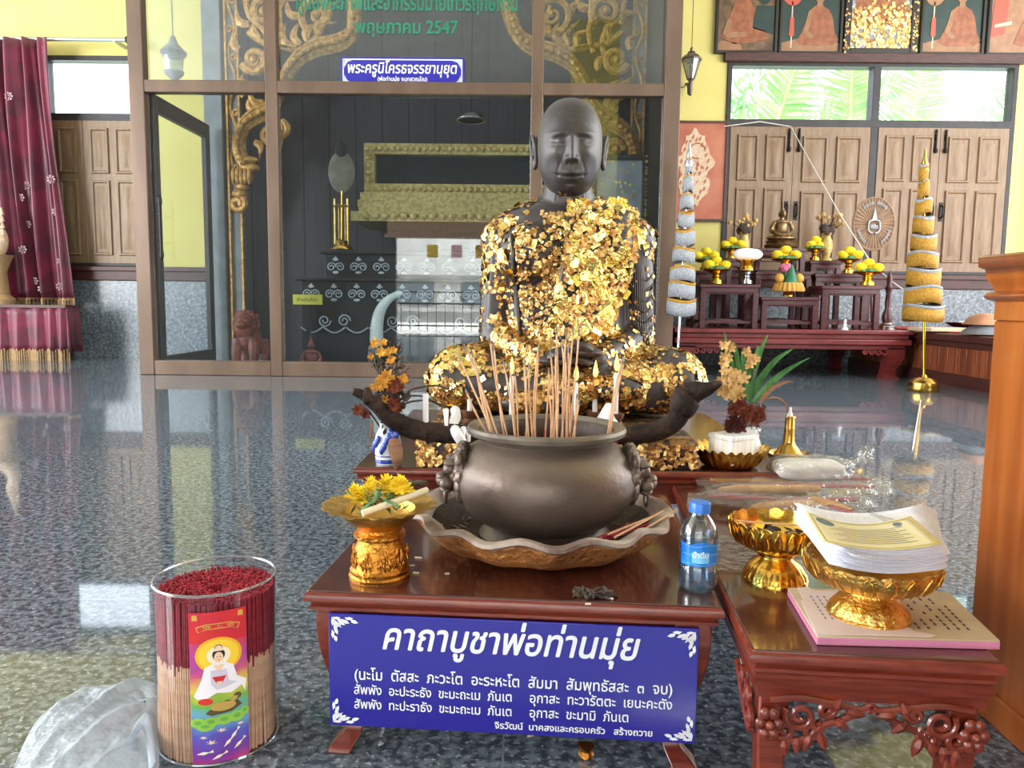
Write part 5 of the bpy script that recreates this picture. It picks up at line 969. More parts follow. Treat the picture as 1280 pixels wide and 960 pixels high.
for i, (a, c) in enumerate((((830, 638), (768, 672)), ((822, 643), (760, 668)), ((846, 637), (795, 668)))):
    p, q = at(*a, 1.17+.01*i), at(*c, 1.12+.01*i); o = B().tube([p, q], .0017, 6).obj('loose_stick', m_stick, loc=q); tag(o, 'tan incense stick lying across the right rim of the copper dish', 'incense', 'loose sticks in the dish')
for i in range(9):
    p, q = at(744+i*3, 673+(i % 3)*2-i*.6, 1.13), at(795+i*2, 652+(i*7 % 9), 1.17); p.z = max(p.z, TZ1+.017+.002*i); q.z = max(q.z, TZ1+.03); o = B().tube([p, q], .0012, 5).obj('red_stub', m_redstick, loc=p); tag(o, 'red bamboo incense foot lying in the right of the copper dish', 'incense', 'red feet lying in the dish')
for i, (px, py) in enumerate(((497, 712), (508, 714), (520, 716), (503, 720), (515, 707), (465, 728), (559, 717), (523, 697), (735, 755), (762, 748))):
    p = onz(px, py, TZ1+.0015); d = Vector((random.uniform(-1, 1), random.uniform(-.5, .5), 0)).normalized()*random.uniform(.003, .007); o = B().tube([p-d, p+d], .0015, 5).obj('ash_crumb', m_waxcream, loc=p-Vector((0, 0, .0014))); tag(o, 'pale crumb of burnt ash lying on the front table top', 'ash', 'ash crumbs on the front table')
b = B(); c0_ = onz(745, 742, TZ1+.004)
for k in range(46): a = random.random()*6.28; r_ = random.random()**.6; p = c0_+Vector((.032*r_*cos(a), .012*r_*sin(a), random.random()*.006-.002)); d = Vector((random.uniform(-1, 1), random.uniform(-1, 1), .2)).normalized()*.007; b.tube([p-d, p, p+d], [.001, .003, .0005], 5)
tag(b.obj('withered_wreath', m_deadleaf, loc=c0_-Vector((0, 0, .004))), 'small withered dark garland on the table edge in front of the dish', 'garland')
# ---------------------------------------------------------------- back table with plinth
BT = .28; bl = onz(442, 584, BT); bt = thing('statue_table', 'low red table with dark top carrying the gilded plinth', 'table', (bl.x+.505, bl.y, 0)); frame_top(bt, 1.01, .95, BT, m_redtop, m_redwood)
for sx in (-1, 1):
    for y in (.04, .91): B().box((sx*.465, y, .125), (.05, .05, .25)).obj('leg', m_redwood, bt, bevel=.004)
b = B()
for y in (.03, .92): b.box((0, y, .225), (.84, .02, .05))
for x in (-.43, .43): b.box((x, .475, .225), (.03, .91, .05))
b.obj('apron', m_redwood, bt)
PT = .348; q0, q1 = onz(520, 583, BT), onz(881, 592, BT); pw, pdp = q1.x-q0.x, .76; pl = thing('statue_plinth', 'rectangular dark plinth with worn gold leaf beneath the seated statue', 'plinth', ((q0.x+q1.x)/2, q0.y+.0, BT+.0005))
rr_ = .03; rect = []
for cx_, cy_, a in ((pw/2-rr_, rr_, -90), (pw/2-rr_, pdp-rr_, 0), (-pw/2+rr_, pdp-rr_, 90), (-pw/2+rr_, rr_, 180)): rect += [(cx_+rr_*cos(R(a+k*30)), cy_+rr_*sin(R(a+k*30))) for k in range(4)]
sc_ = lambda e: [(x*(1-2*e/pw), pdp/2+(y-pdp/2)*(1-2*e/pdp)) for x, y in rect]
b = B(); b.loft([[(x, y, z) for x, y in sc_(e)] for e, z in ((.002, 0), (0, .004), (0, .05), (.004, .062), (.012, PT-BT))]); b.obj('block', m_plinth, pl)
def flakes(name, P, N, s0, s1, M_, par, tilt=.35, off=.0015, origin=(0, 0, 0)):
    b = B()
    for p, n in zip(P, N):
        n = Vector(n); s_ = random.uniform(s0, s1)*(1 if random.random() < .85 else 1.35); m_ = (n+Vector(rng.normal(size=3))*tilt*random.random()).normalized(); q = m_.to_track_quat('Z', 'Y').to_matrix() @ Matrix.Rotation(random.random()*6.28, 3, 'Z'); c = Vector(p)+n*(off+random.random()*.002)-Vector(origin); h = s_*.35
        k = [(-.5, -.5), (.1, -.52), (.5, -.42), (.46, .5), (-.08, .46), (-.48, .38)]
        vs = [q @ Vector((x*s_*random.uniform(.8, 1.15), y*s_*random.uniform(.8, 1.15), random.uniform(-h, h)*.45))+c for x, y in k]
        b.add(vs, [(0, 1, 4, 5), (1, 2, 3, 4)])
    o = b.obj(name, M_, par, kind='stuff', ang=15); return o
P, N = [], []
for k in range(640):
    x = random.uniform(-pw/2+.01, pw/2-.01); 
    if random.random() < .5 and x < .1: x = random.choice((random.uniform(-pw/2+.004, -pw/2+.02), random.uniform(-.26, -.12), x))
    P.append((x, -.001, random.uniform(.004, .055))); N.append((0, -1, 0))
for k in range(260): P.append((random.uniform(-pw/2+.02, pw/2-.02), random.uniform(.02, .33), PT-BT)); N.append((0, 0, 1))
flakes('gold_leaf', P, N, .006, .0135, m_leaf, pl, .18)
# ---------------------------------------------------------------- the seated statue
SC = Vector((.128, 2.12, PT+.006)); stt = thing('monk_statue', 'seated dark bronze statue of a shaven monk covered in gold leaf squares', 'statue', SC)
k_ = 2.12/960; sx_ = lambda px: (px-650)*k_-SC.x+.0; sz_ = lambda py: CAMH+(379.8-py)*k_-SC.z
def cap(b, p0, p1, r0, r1, n=16): 
    p0, p1 = Vector(p0), Vector(p1); d = (p1-p0); P = [p0-d.normalized()*r0*.9, p0-d.normalized()*r0*.5, p0, p0.lerp(p1, .25), p0.lerp(p1, .5), p0.lerp(p1, .75), p1, p1+d.normalized()*r1*.5, p1+d.normalized()*r1*.9]; b.tube(P, [r0*.42, r0*.87, r0, r0*.75+r1*.25, (r0+r1)/2, r0*.25+r1*.75, r1, r1*.87, r1*.42], n)
b = B()
b.ell((-.005, .05, .13), (.20, .155, .14), nu=24, nv=16)                              # hips and seat
b.lathe([(.0, .08), (.168, .1), (.172, .2), (.168, .3), (.178, .40), (.182, .47), (.150, .53), (.085, .57), (.0, .59)], 28, (0, .04, 0), mod=lambda a, i, r, z: (r*(1 if abs(cos(a)) > .0 else 1)*(1/math.sqrt(cos(a)**2+(sin(a)/.70)**2)), z))
b.ell((-.09, -.02, .43), (.10, .09, .09)); b.ell((.085, -.02, .43), (.10, .09, .09)); b.ell((0, .03, .52), (.185, .085, .055), nu=22)
for s_, sh_, el, wr in ((-1, (-.178, .045, .47), (-.196, .035, .205), (-.075, -.135, .152)), (1, (.185, .045, .47), (.205, .035, .205), (.075, -.14, .152))):
    b.ell(sh_, (.062, .064, .062)); cap(b, sh_, el, .054, .044); cap(b, el, wr, .046, .027)
# crossed legs: thighs out to the knees, shins back to the middle, feet
for s_ in (-1, 1):
    kn = (s_*.285-.003, -.075, .092); cap(b, (s_*.12, .06, .10), kn, .105, .088); cap(b, kn, (-s_*.02, -.175, .066), .078, .05)
    b.ell((s_*.295, -.06, .088), (.078, .088, .082), nu=18, nv=12)
b.ell((.10, -.20, .085), (.10, .045, .032)); b.ell((-.09, -.215, .05), (.09, .045, .03)); b.ell((0, -.09, .08), (.2, .12, .065))
cap(b, (0, .045, .53), (0, .014, .65), .076, .062); cap(b, (-.03, .05, .555), (-.155, .05, .50), .055, .05); cap(b, (.03, .05, .555), (.16, .05, .50), .055, .05)                                       # neck
body = b.obj('body', m_bronze, stt); r = body.modifiers.new('r', 'REMESH'); r.mode = 'VOXEL'; r.voxel_size = .0065; s_ = body.modifiers.new('s', 'SMOOTH'); s_.factor = .6; s_.iterations = 7; bake(body)
# head: one dense surface pushed into a face
hw, hh = .0865, .131; HC = Vector((.0, -.012, .708)); nu, nv = 220, 190; vs = []
G = lambda x, z, x0, z0, a, c: math.exp(-((x-x0)/a)**2-((z-z0)/c)**2)
for i in range(nv+1):
    th = PI*i/nv
    for j in range(nu):
        ph = 2*PI*j/nu-PI/2; z = cos(th); zq = abs(z); sn = (1-zq**2.5)**(1/2.5) if zq < 1 else 0
        x, y = sn*cos(ph), sn*sin(ph); X_ = abs(x); t = max(0, -z)
        wx = hw*(1.0-.05*t-.22*max(0, t-.5)**1.2); zz = z*hh*(.97 if z > 0 else 1.0); dy = .100 if y < 0 else .110
        if z < 0: dy *= 1-.10*t if y < 0 else 1-.42*t
        p = Vector((x*wx, y*dy, zz)); f = max(0, -y)**.6; d = 0; u, v = x, z
        d += .0062*G(X_, v, .37, .165, .27, .06)-.0085*G(X_, v, .36, .03, .18, .085)+.0088*G(X_, v, .37, .02, .115, .058)-.0030*G(X_, v, .37, .008, .13, .016)-.0024*G(X_, v-.05*cos(4*(X_-.37)), .37, .03, .16, .016)-.0030*G(X_, v+.05*cos(4*(X_-.37)), .38, -.035, .17, .02)+.0026*G(X_, v, .38, -.075, .15, .04)
        d += .0070*G(X_, v, .54, -.20, .20, .13)-.0050*G(X_, v, .68, -.50, .16, .2)
        kn_ = max(0, min(1, (.14-v)/.46)); d += (.006+.0155*kn_**1.2)*G(u, 0, 0, 0, .085+.055*kn_, 1)*(1 if -.34 < v < .08 else math.exp(-((v+.34)/.055)**2) if v <= -.34 else math.exp(-((v-.08)/.08)**2))
        d += .0080*G(X_, v, .165, -.335, .070, .055)-.0035*G(X_, v, .085, -.395, .045, .03)-.0022*G(X_, v, .255, -.33, .035, .07)
        d += .0060*G(u, v, 0, -.56, .27, .13); d -= .0019*G(X_-(.30+.55*max(0, -.32-v)-.5*max(0, -.55-v)**2), v, 0, -.47, .045, .15); d -= .0016*G(u, v, 0, -.49, .04, .06)
        ml_ = -.645+.20*X_**2; d += .0050*G(u, v-ml_-.05, 0, 0, .26, .04)-.0070*G(u, v-ml_, 0, 0, .36, .018)+.0062*G(u, v-ml_+.058, 0, 0, .22, .04)-.0030*G(X_, v, .40, -.61, .035, .04)
        d -= .0045*G(u, v, 0, -.775, .2, .032); d += .0070*G(u, v, 0, -.88, .22, .09)
        d -= .0022*G(X_, v, .06, .15, .02, .07)
        for q in (.36, .46, .56): d -= .0011*G(u, v-.03*cos(5*u), 0, q, .5, .016)
        d -= .0030*(G(u, v, 0, .36, .05, .04)-1.6*G(u, v, 0, .36, .025, .02))
        p.y -= d*f; vs.append(p+HC)
fs = [(i*nu+j, (i+1)*nu+j, (i+1)*nu+(j+1) % nu, i*nu+(j+1) % nu) for i in range(nv) for j in range(nu)]
hb = B(); hb.add(vs, fs)
for s_ in (-1, 1):                                                                            # ears: rim, inner fold, long lobe
    E = lambda y, z, x=0: (s_*(.086+x), .012+y, .708+z)
    hb.ell(E(0, .004, .004), (.006, .020, .034)); hb.tube(smooth_path([E(-.012, -.012, .004), E(-.014, .012, .007), E(-.004, .034, .013), (E(.014, .034, .016)), E(.022, .012, .016), E(.016, -.014, .012), E(.004, -.036, .009), E(-.008, -.048, .006), E(-.014, -.036, .004), E(-.012, -.018, .003)], 4), .0058, 8); hb.ell(E(-.003, -.038, .006), (.007, .011, .016)); hb.tube(smooth_path([E(.008, .024, .01), E(.012, .006, .011), E(.004, -.016, .009)], 4), .004, 6)
for s_ in (-1, 1): hb.tube([(s_*.03+.004*s_*q, -.03+.006*q, .63-.0*q-.035*q) for q in range(3)], .007, 7)
head = hb.obj('head_tmp', m_bronze, stt, ang=80)
bpy.context.view_layer.update()
import itertools
bmm = bmesh.new(); bmm.from_mesh(body.data); bmm.from_mesh(head.data); bpy.data.objects.remove(head); bmm.to_mesh(body.data); bmm.free(); body.data.shade_smooth(); body.name = 'body'
body.data.materials.clear(); body.data.materials.append(m_bronze)
# hands: palms with five bent fingers resting on each other in the lap
b = B()
for s_, zz in ((-1, .150), (1, .172)):
    w0 = Vector((s_*.072, -.137, zz+.004)); dirx = -s_
    b.ell(w0+Vector((dirx*.035, -.022, -.002)), (.046, .034, .015))
    for k in range(4):
        y = -.046+.019*k; l = (.058, .066, .062, .050)[k]; p = w0+Vector((dirx*.066, y+.006, -.003)); b.tube(smooth_path([p, p+Vector((dirx*l*.4, -.002, .003)), p+Vector((dirx*l*.75, -.001, -.001)), p+Vector((dirx*l, 0, -.008))], 3), [.0095]*4+[.009]*3+[.008, .0075, .006], 8)
    p = w0+Vector((dirx*.02, -.046, .006)); b.tube(smooth_path([p, p+Vector((dirx*.022, -.014, .010)), p+Vector((dirx*.048, -.010, .016))], 4), [.011]*4+[.0095]*4+[.007], 8)
b.obj('hands', m_bronze, stt)
# robe: sash edge and diagonal folds pressed onto the body
from mathutils.bvhtree import BVHTree
bv = BVHTree.FromPolygons([v.co for v in body.data.vertices], [p.vertices[:] for p in body.data.polygons])
def onbody(px, py, off=.003):
    x, z = sx_(px), sz_(py); h = bv.ray_cast(Vector((x, -1, z)), Vector((0, 1, 0)))
    return (h[0]+h[1]*off) if h[0] else Vector((x, 0, z))
b = B()
FP = []
for i in range(17):
    f = i/16; a = (706-14*f, 276+112*f); e0 = (644+20*f**2, 316+104*f+4*sin(i*2)); P = []
    for t in np.linspace(0, 1, 18): P.append(onbody(a[0]+(e0[0]-a[0])*t, a[1]+(e0[1]-a[1])*t+(7+6*sin(i*1.7))*sin(PI*t), .001))
    FP += P; b.tube(P, [.0018+(.0034+.0014*sin(i*2.3))*sin(PI*min(1, t*1.05)) for t in np.linspace(0, .95, 18)], 7, flat=.8)
for i in range(8):
    f = i/7; P = [onbody(786+12*f+12*t*f, 275+30*f+(112+24*f)*t, .001) for t in np.linspace(0, 1, 14)]; b.tube(P, [.0015+.0032*sin(PI*min(1, t*1.05)) for t in np.linspace(0, .95, 14)], 6, flat=.8)
for i in range(6):
    P = [onbody(790+26*t, 340+i*13+10*sin(PI*t), .001) for t in np.linspace(0, 1, 10)]; b.tube(P, [.0015+.0035*sin(PI*min(1, t)) for t in np.linspace(0, .97, 10)], 6, flat=.8)
P = [onbody(712-10*t-6*sin(3*t), 258+165*t, .004) for t in np.linspace(0, 1, 26)]; b.tube(P, .008, 7)
P = [onbody(640+12*t, 300+120*t, .004) for t in np.linspace(0, 1, 18)]; b.tube(P, .006, 7)
b.obj('robe_folds', m_robe, stt)
b = B()                                                                                        # long folded shoulder cloth down the chest
cols = [[onbody(705+(86+6*t-30*t*t)*u-14*t, 262+155*t, .010+.003*sin(u*9+t*3)) for u in np.linspace(0, 1, 14)] for t in np.linspace(0, 1, 22)]
b.loft(cols, cap=False, close=False); b.obj('shoulder_cloth', m_robe, stt, thick=.008, ang=70)
# gold leaf squares
me = body.data; V = np.array([v.co[:] for v in me.vertices]); me.calc_loop_triangles(); T3 = np.array([t.vertices[:] for t in me.loop_triangles]); A_, B_, C_ = V[T3[:, 0]], V[T3[:, 1]], V[T3[:, 2]]; cr_ = np.cross(B_-A_, C_-A_); ar = np.linalg.norm(cr_, axis=1); Nn = cr_/(ar[:, None]+1e-12); ce = (A_+B_+C_)/3
def dens(c, n):
    w = ar.copy(); w[c[:, 2] > .592] = 0; w[(c[:, 2] > .535) & (np.abs(c[:, 0]) < .085)] *= .07; w *= np.where(n[:, 1] > .35, .08, 1)
    w *= np.where((np.abs(c[:, 0]+.165) < .028) & (c[:, 2] < .46) & (c[:, 2] > .2) & (n[:, 0] > .2), .05, 1); w *= np.where((np.abs(np.abs(c[:, 0])-.15) < .02) & (c[:, 2] < .4) & (c[:, 2] > .24), .25, 1); w *= np.where((c[:, 2] < .26), 2.3, 1.0); w *= np.where((c[:, 0] > .14) & (c[:, 2] > .2) & (c[:, 2] < .42), .35, 1); return w
def scatter(n, w):
    p = w/w.sum(); i = rng.choice(len(w), n, p=p); u, v = rng.random(n), rng.random(n); s_ = u+v > 1; u[s_], v[s_] = 1-u[s_], 1-v[s_]; return A_[i]+(B_[i]-A_[i])*u[:, None]+(C_[i]-A_[i])*v[:, None], Nn[i]
w = dens(ce, Nn); cl = np.array([noise.noise(Vector(c)*16) for c in ce]); w *= np.clip(.6+2.0*cl, .04, 2)*np.where((np.abs(ce[:, 0]+.03+.1*(ce[:, 2]-.3)) < .022) & (ce[:, 2] > .2) & (ce[:, 2] < .5), .3, 1)
P, N = scatter(11800, w); flakes('gold_leaf', P, N, .0065, .0128, m_leaf, stt, .2)
wk = w*np.where((ce[:, 0] < -.22) & (ce[:, 2] < .2), 3, 1)*np.where((ce[:, 0] > -.02) & (ce[:, 0] < .13) & (ce[:, 2] > .2), 1.6, .6)*np.where((ce[:, 0] < -.17) & (ce[:, 2] > .2), 3, 1); P, N = scatter(230, wk); flakes('gold_leaf', P, N, .016, .030, m_leafbig, stt, .25, .003)
P, N = [], []
for u in range(900):
    t = random.random(); a = random.random(); px, py = 705+(86+6*t-30*t*t)*a-14*t, 262+155*t; h = onbody(px, py, .0165); P.append(h); N.append(Vector((0, -1, .1)))
flakes('gold_leaf', P[:830], N, .007, .0145, m_leaf, stt, .26); flakes('gold_leaf', P[830:], N, .022, .038, m_leafbig, stt, .3, .003)
PN = [FP[int(k)] for k in rng.integers(0, len(FP), 330)]; flakes('gold_leaf', [q+Vector((random.gauss(0, .003), -.006, random.gauss(0, .004))) for q in PN], [Vector((-.25, -1, .25)).normalized()]*len(PN), .006, .011, m_leaf, stt, .4)
b = B()                                                                                        # gilded left knee
b.ell((-.298, -.062, .09), (.0815, .092, .086), nu=30, nv=20, fn=lambda d: 1.0+.012*noise.noise(d*5) if d.x < .45 else .8); b.obj('gilded_knee', m_kneegold, stt)
# ---------------------------------------------------------------- horn, candles and wax on the plinth
HY = 1.715; hn = thing('buffalo_horn', 'long dark curved horn lying across the front of the plinth', 'horn', at(640, 552, HY)); ho = Vector(hn.location); hp = lambda x, y, d=0: at(x, y, HY+d)-ho
P = smooth_path([hp(441, 489, -.05), hp(456, 495, -.04), hp(472, 508, -.03), hp(490, 524, -.02), hp(515, 536), hp(560, 542), hp(640, 545), hp(720, 545), hp(790, 543), hp(825, 537), hp(846, 523), hp(855, 503)], 5); n = len(P)
b = B(); b.tube(P, [.008+.0155*min(1, i/(n*.35)) for i in range(n)], 12); b.tube(smooth_path([hp(851, 520), hp(857, 500), hp(866, 491), hp(884, 486, -.02), hp(902, 478, -.04)], 5), [.022+.012*sin(PI*min(1, i/9)) if i < 9 else .030*(1-(i-9)/13) for i in range(21)], 12)
for i in range(6, n-8, 4): b.ell(P[i]+Vector((0, 0, .003)), (.012, .020, .021), nu=10, nv=7)
b.obj('horn', m_horn, hn)
def onp(px, py): q = onz(px, py, PT); return q
def candle(px, py_top, foot, r_, label, lit, M_=m_wax, ln=None):
    f = Vector(foot); t = at(px, py_top, f.y); o = thing('candle', label, 'candle', f); h = t.z-f.z
    b = B(); b.lathe([(0, 0), (r_, 0), (r_, h*.95), (r_*.8, h*.99), (r_*.3, h), (0, h*.99)], 14); b.obj('wax_stick', M_, o); B().tube([(0, 0, h*.98), (.0008, 0, h+.004), (.0015, 0, h+.008)], .0009, 5).obj('wick', m_wick, o)
    if lit: B().lathe([(.0, h+.004), (.0042, h+.008), (.0062, h+.015), (.0054, h+.024), (.0028, h+.036), (.0008, h+.045), (0, h+.047)], 12).obj('flame', m_flame, o)
    return o
def cup(px, py, label, Y=1.9):
    f = at(px, py, Y); f.z = PT; o = B().lathe([(0, 0), (.018, 0), (.020, .008), (.015, .016), (.017, .022), (.021, .028), (.022, .036), (.018, .037), (.016, .03), (0, .028)], 18).obj('candle_cup', m_cup); o.location = f; tag(o, label, 'candle cup'); return f+Vector((0, 0, .028))
f1 = cup(563, 530, 'brown turned candle cup left of the pot, half covered in wax'); f2 = cup(587, 532, 'brown turned candle cup left of the pot, holding a short unlit candle', 1.89); f3 = cup(743, 532, 'brown turned candle cup right of the pot, holding a lit candle'); f4 = cup(769, 534, 'rightmost brown candle cup, under a tall lit candle', 1.87); 
candle(587, 499, f2, .0058, 'short unlit white candle stub in a brown cup left of the pot', 0); candle(745, 474, f3, .0062, 'lit white candle in the brown cup right of the incense sticks', 1); candle(772, 466, f4, .0062, 'tallest lit white candle, furthest right behind the leaning incense', 1)
f = at(532, 528, HY+.0); candle(532, 492, f, .0065, 'unlit white candle standing alone on the left part of the horn', 0)
f = at(639, 540, 1.86); f.z = PT; candle(639, 470, f, .0055, 'lit white candle behind the incense left of the statue centre', 1); f = at(719, 540, 1.86); f.z = PT; candle(719, 478, f, .0055, 'lit white candle behind the incense right of the statue centre', 1)
wx = B(); wp = lambda x, y, Y=1.78: at(x, y, Y)
wx.tube(smooth_path([wp(568, 509, 1.86), wp(570, 520, 1.83), wp(567, 530, 1.76), wp(570, 540, 1.69), wp(577, 552, 1.685), wp(583, 566, 1.685)], 5), [.006, .009, .012, .012, .011, .012, .013, .012, .012, .011, .011, .010, .010, .010, .012, .012, .012, .012, .012, .012, .012, .012, .011, .010, .009, .008][:26], 9)
for (x, y, r_) in ((556, 534, .012), (577, 534, .013)): wx.ell(wp(x, y, 1.74), (r_, r_*.8, r_*.55), nu=10, nv=7)
for (x, y0, y1) in ((579, 535, 548), (585, 538, 552), (557, 512, 532)): wx.tube([wp(x, y0, 1.70), wp(x+1, (y0+y1)/2, 1.69), wp(x+1, y1, 1.69)], [.007, .005, .004], 7)
tag(wx.obj('melted_wax', m_wax, loc=wp(570, 545, 1.72)), 'white melted wax flowing over the horn and down left of the pot', 'wax')
wx = B(); wx.lathe([(.03, 0), (.026, .02), (.014, .045), (.006, .06), (0, .062)], 14, wp(760, 535, 1.86), mod=lambda a, i, r, z: (r*(1+.2*sin(3*a)), z)); wx.ell(wp(733, 533, 1.86), (.014, .012, .01)); wx.ell(wp(792, 540, 1.74), (.03, .014, .006)); wx.ell(wp(820, 541, 1.73), (.022, .012, .005)); tag(wx.obj('melted_wax', m_wax, loc=wp(760, 545, 1.84)), 'white lump of melted wax among the candle cups right of the pot', 'wax')
# ---------------------------------------------------------------- left vase and wilted bouquet
p = onz(485, 579, BT); k_ = p.y/960; vz = thing('porcelain_vase', 'white porcelain vase with cobalt blue bands on the left end of the back table', 'vase', p); H_ = at(485, 526, p.y).z-p.z
VP_ = [(0, 0), (.026, 0), (.029, .006), (.0285, .014), (.030, H_*.3), (.031, H_*.5), (.026, H_*.72), (.018, H_*.86), (.020, H_*.95), (.025, H_), (.021, H_*.99), (.015, H_*.86), (0, H_*.8)]
B().lathe(VP_, 32).obj('body', m_porc, vz); b = B()
for z0, z1 in ((.004, .013), (.019, .022)): b.lathe([(.0292, z0), (.0300, (z0+z1)/2), (.0295, z1)], 32, cap=False)
for a0, z in ((-2.4, .55), (-1.9, .4), (-1.2, .5), (-.7, .38), (-1.5, .62), (-2.9, .42)):
    for k in range(3): a = a0+.12*k; b.ell((.0305*cos(a), .0305*sin(a), H_*(z+.05*(k-1))), (.006, .006, .010), nu=7, nv=5)
b.obj('blue_painting', m_porcblue, vz)
bq = thing('wilted_bouquet', 'wilted bouquet of yellow and rust flowers standing in the porcelain vase', 'flowers', p+Vector((0, 0, H_*.88))); bo_ = Vector(bq.location); bp = lambda x, y, d=0: at(x, y, p.y+d)-bo_
s_ = B(); wl_ = B(); yl = B(); ru = B(); 
for k in range(330):
    y_ = random.uniform(428, 545); w_ = 20 if y_ < 500 else 14; c = bp(483+random.uniform(-w_, w_)+(8 if y_ > 460 else 0), y_, random.uniform(-.03, .03)); d = Vector(rng.normal(size=3)).normalized()*random.uniform(.006, .014); q = d.cross(Vector(rng.normal(size=3))).normalized()*.006; wl_.add([c-d, c+q, c+d, c-q*.8], [(0, 1, 2, 3)])
for k in range(16): e = bp(random.uniform(462, 502), random.uniform(430, 520), random.uniform(-.02, .02)); s_.tube([Vector((0, 0, -.03)), e*.5+Vector((0, .0, .01)), e], .0018, 5)
for (x, y, r_) in ((468, 430, .013), (479, 428, .011), (476, 441, .013), (486, 440, .011), (492, 438, .010), (489, 450, .012), (464, 446, .008), (482, 500, .012)): blossom(yl, bp(x, y, -.03), r_*.9, 9, 0, Vector((random.uniform(-.5, .5), -1, .4)), .4); blossom(yl, bp(x, y, -.034), r_*.7, 7, 0, Vector((0, -1, .2)), .6)
for (x, y, r_) in ((482, 473, .022), (504, 474, .015), (474, 482, .014), (463, 486, .010)): 
    for q in range(4): blossom(yl, bp(x, y, -.035-.004*q), r_*(.92-.2*q), 13, 0, Vector((.1, -1, .2)), .3+.2*q, .3)
for (x, y, r_) in ((494, 482, .018), (492, 507, .018), (448, 512, .012), (458, 518, .010)):
    ru = B()
    for q in range(5): blossom(ru, bp(x, y, -.035-.005*q), r_*(1.1-.18*q), 14, 0, Vector((.1, -1, .1)), .3+.25*q, .3)
    ru.obj('rust_flower', m_rust, bq)
for (x, y) in ((446, 510), (452, 520), (450, 505)): s_.tube([bp(476, 535), bp(462, 515), bp(x, y)], .002, 5)
for pts in ([(498, 503), (515, 487), (545, 482), (560, 487)], [(497, 508), (515, 502), (535, 501), (560, 508)], [(500, 500), (512, 495), (530, 496), (548, 506)]): s_.tube(smooth_path([bp(x, y, -.02) for x, y in pts], 5), .0022, 5)
s_.obj('stems', m_stem, bq); wl_.obj('withered_leaves', m_deadleaf, bq, kind='stuff'); yl.obj('yellow_petals', m_wilt, bq)
b = B(); blade(b, [bp(490, 548, -.05), bp(494, 560, -.06), bp(496, 575, -.065), bp(494, 588, -.06)], .016, 0); b.obj('dry_leaf', m_dryleaf, bq); b = B(); blade(b, [bp(465, 525, -.02), bp(464, 540, -.03), bp(461, 562, -.03)], .0035, 0); b.obj('dry_leaf', m_dryleaf, bq); b = B()
for k in range(5): c = bp(490+random.uniform(-6, 6), 543+random.uniform(-6, 4), -.045); b.ell(c, (.008, .006, .010), nu=8, nv=6)
b.obj('blue_bud', m_porcblue, bq)
# ---------------------------------------------------------------- pedestal tray with marigolds, front left
p = onz(475, 718, TZ1); ky = p.y/960; gt = thing('pedestal_tray', 'tall gold pedestal tray with jagged rim on the left of the front table', 'tray', p)
zz = lambda py: at(475, py, p.y).z-TZ1+.0
h0 = at(475, 632, p.y).z-TZ1; F = lambda f: h0*f
fl = lambda a, i, r, z: (r*(1+.012*cos(24*a)), z)
B().lathe([(0, 0), (.0445, 0), (.0450, F(.03)), (.0425, F(.06)), (.0435, F(.085)), (.0435, F(.11)), (.0405, F(.14)), (.0395, F(.22)), (.0385, F(.36)), (.0355, F(.45)), (.0325, F(.49)), (.0325, F(.55)), (.0375, F(.585)), (.0375, F(.63)), (.0325, F(.66)), (.0325, F(.70))], 48, mod=lambda a, i, r, z: (r*(1+(.010*cos(44*a) if i in (2, 3) else 0)), z)).obj('foot', m_goldold, gt)
b = B()
for k in range(9):
    a = 2*PI*k/9+.2
    for dx, dz, s_ in ((0, .26, 1), (-.16, .24, .7), (.16, .24, .7), (0, .36, .6)):
        A2 = a+dx; r_ = .0392; b.tube([(r_*cos(A2)*1.0, r_*sin(A2), F(dz)-.012*s_), ((r_+.002)*cos(A2-.07*s_), (r_+.002)*sin(A2-.07*s_), F(dz)), (r_*cos(A2), r_*sin(A2), F(dz)+.012*s_)], .0014, 5); b.tube([(r_*cos(A2)*1.0, r_*sin(A2), F(dz)-.012*s_), ((r_+.002)*cos(A2+.07*s_), (r_+.002)*sin(A2+.07*s_), F(dz)), (r_*cos(A2), r_*sin(A2), F(dz)+.012*s_)], .0014, 5)
b.obj('lotus_relief', m_goldold, gt)
jag = lambda a: 1+.075*(1-abs(((a*28/(2*PI)) % 1)*2-1))
B().lathe([(.030, F(.68)), (.040, F(.76)), (.052, F(.86)), (.058, F(.965)), (.078, F(1.02)), (.0785, F(1.035)), (.058, F(.985)), (.052, F(.97)), (.048, F(.88)), (.036, F(.80)), (0, F(.79))], 144, mod=lambda a, i, r, z: (r*(jag(a) if 4 <= i <= 5 else 1), z+(.0012*sin(14*a) if 4 <= i <= 5 else 0)), cap=False).obj('jagged_dish', m_goldspeck, gt)
po = Vector((p.x, p.y, TZ1))
for i, (x, y, s_) in enumerate(((452, 620, .0125), (443, 614, .0105), (463, 606, .010), (484, 606, .014), (500, 607, .0135), (493, 616, .012), (508, 614, .011))):
    b = B()
    for q in range(5): blossom(b, Vector((0, 0, -.002+.003*q)), s_*(1.25-.2*q), 12, 0, Vector((0, -.3, 1)), .25+.25*q, .34)
    c = at(x, y+4, p.y-.012+.007*(i % 4)); o = b.obj('marigold', m_yflower); o.location = c; tag(o, 'fresh yellow marigold lying in the jagged gold tray', 'flower', 'marigolds in the jagged gold tray')
b = B()
for k in range(90):
    c = at(475+random.gauss(0, 16), 626+random.gauss(0, 7), p.y-.03+random.random()*.03); d = Vector((random.uniform(-1, 1), random.uniform(-.6, .6), random.uniform(-.2, .5))).normalized()*random.uniform(.008, .018); q = d.cross(Vector((0, .3, 1))).normalized()*.0025; b.add([c-d, c+q, c+d, c-q], [(0, 1, 2, 3)])
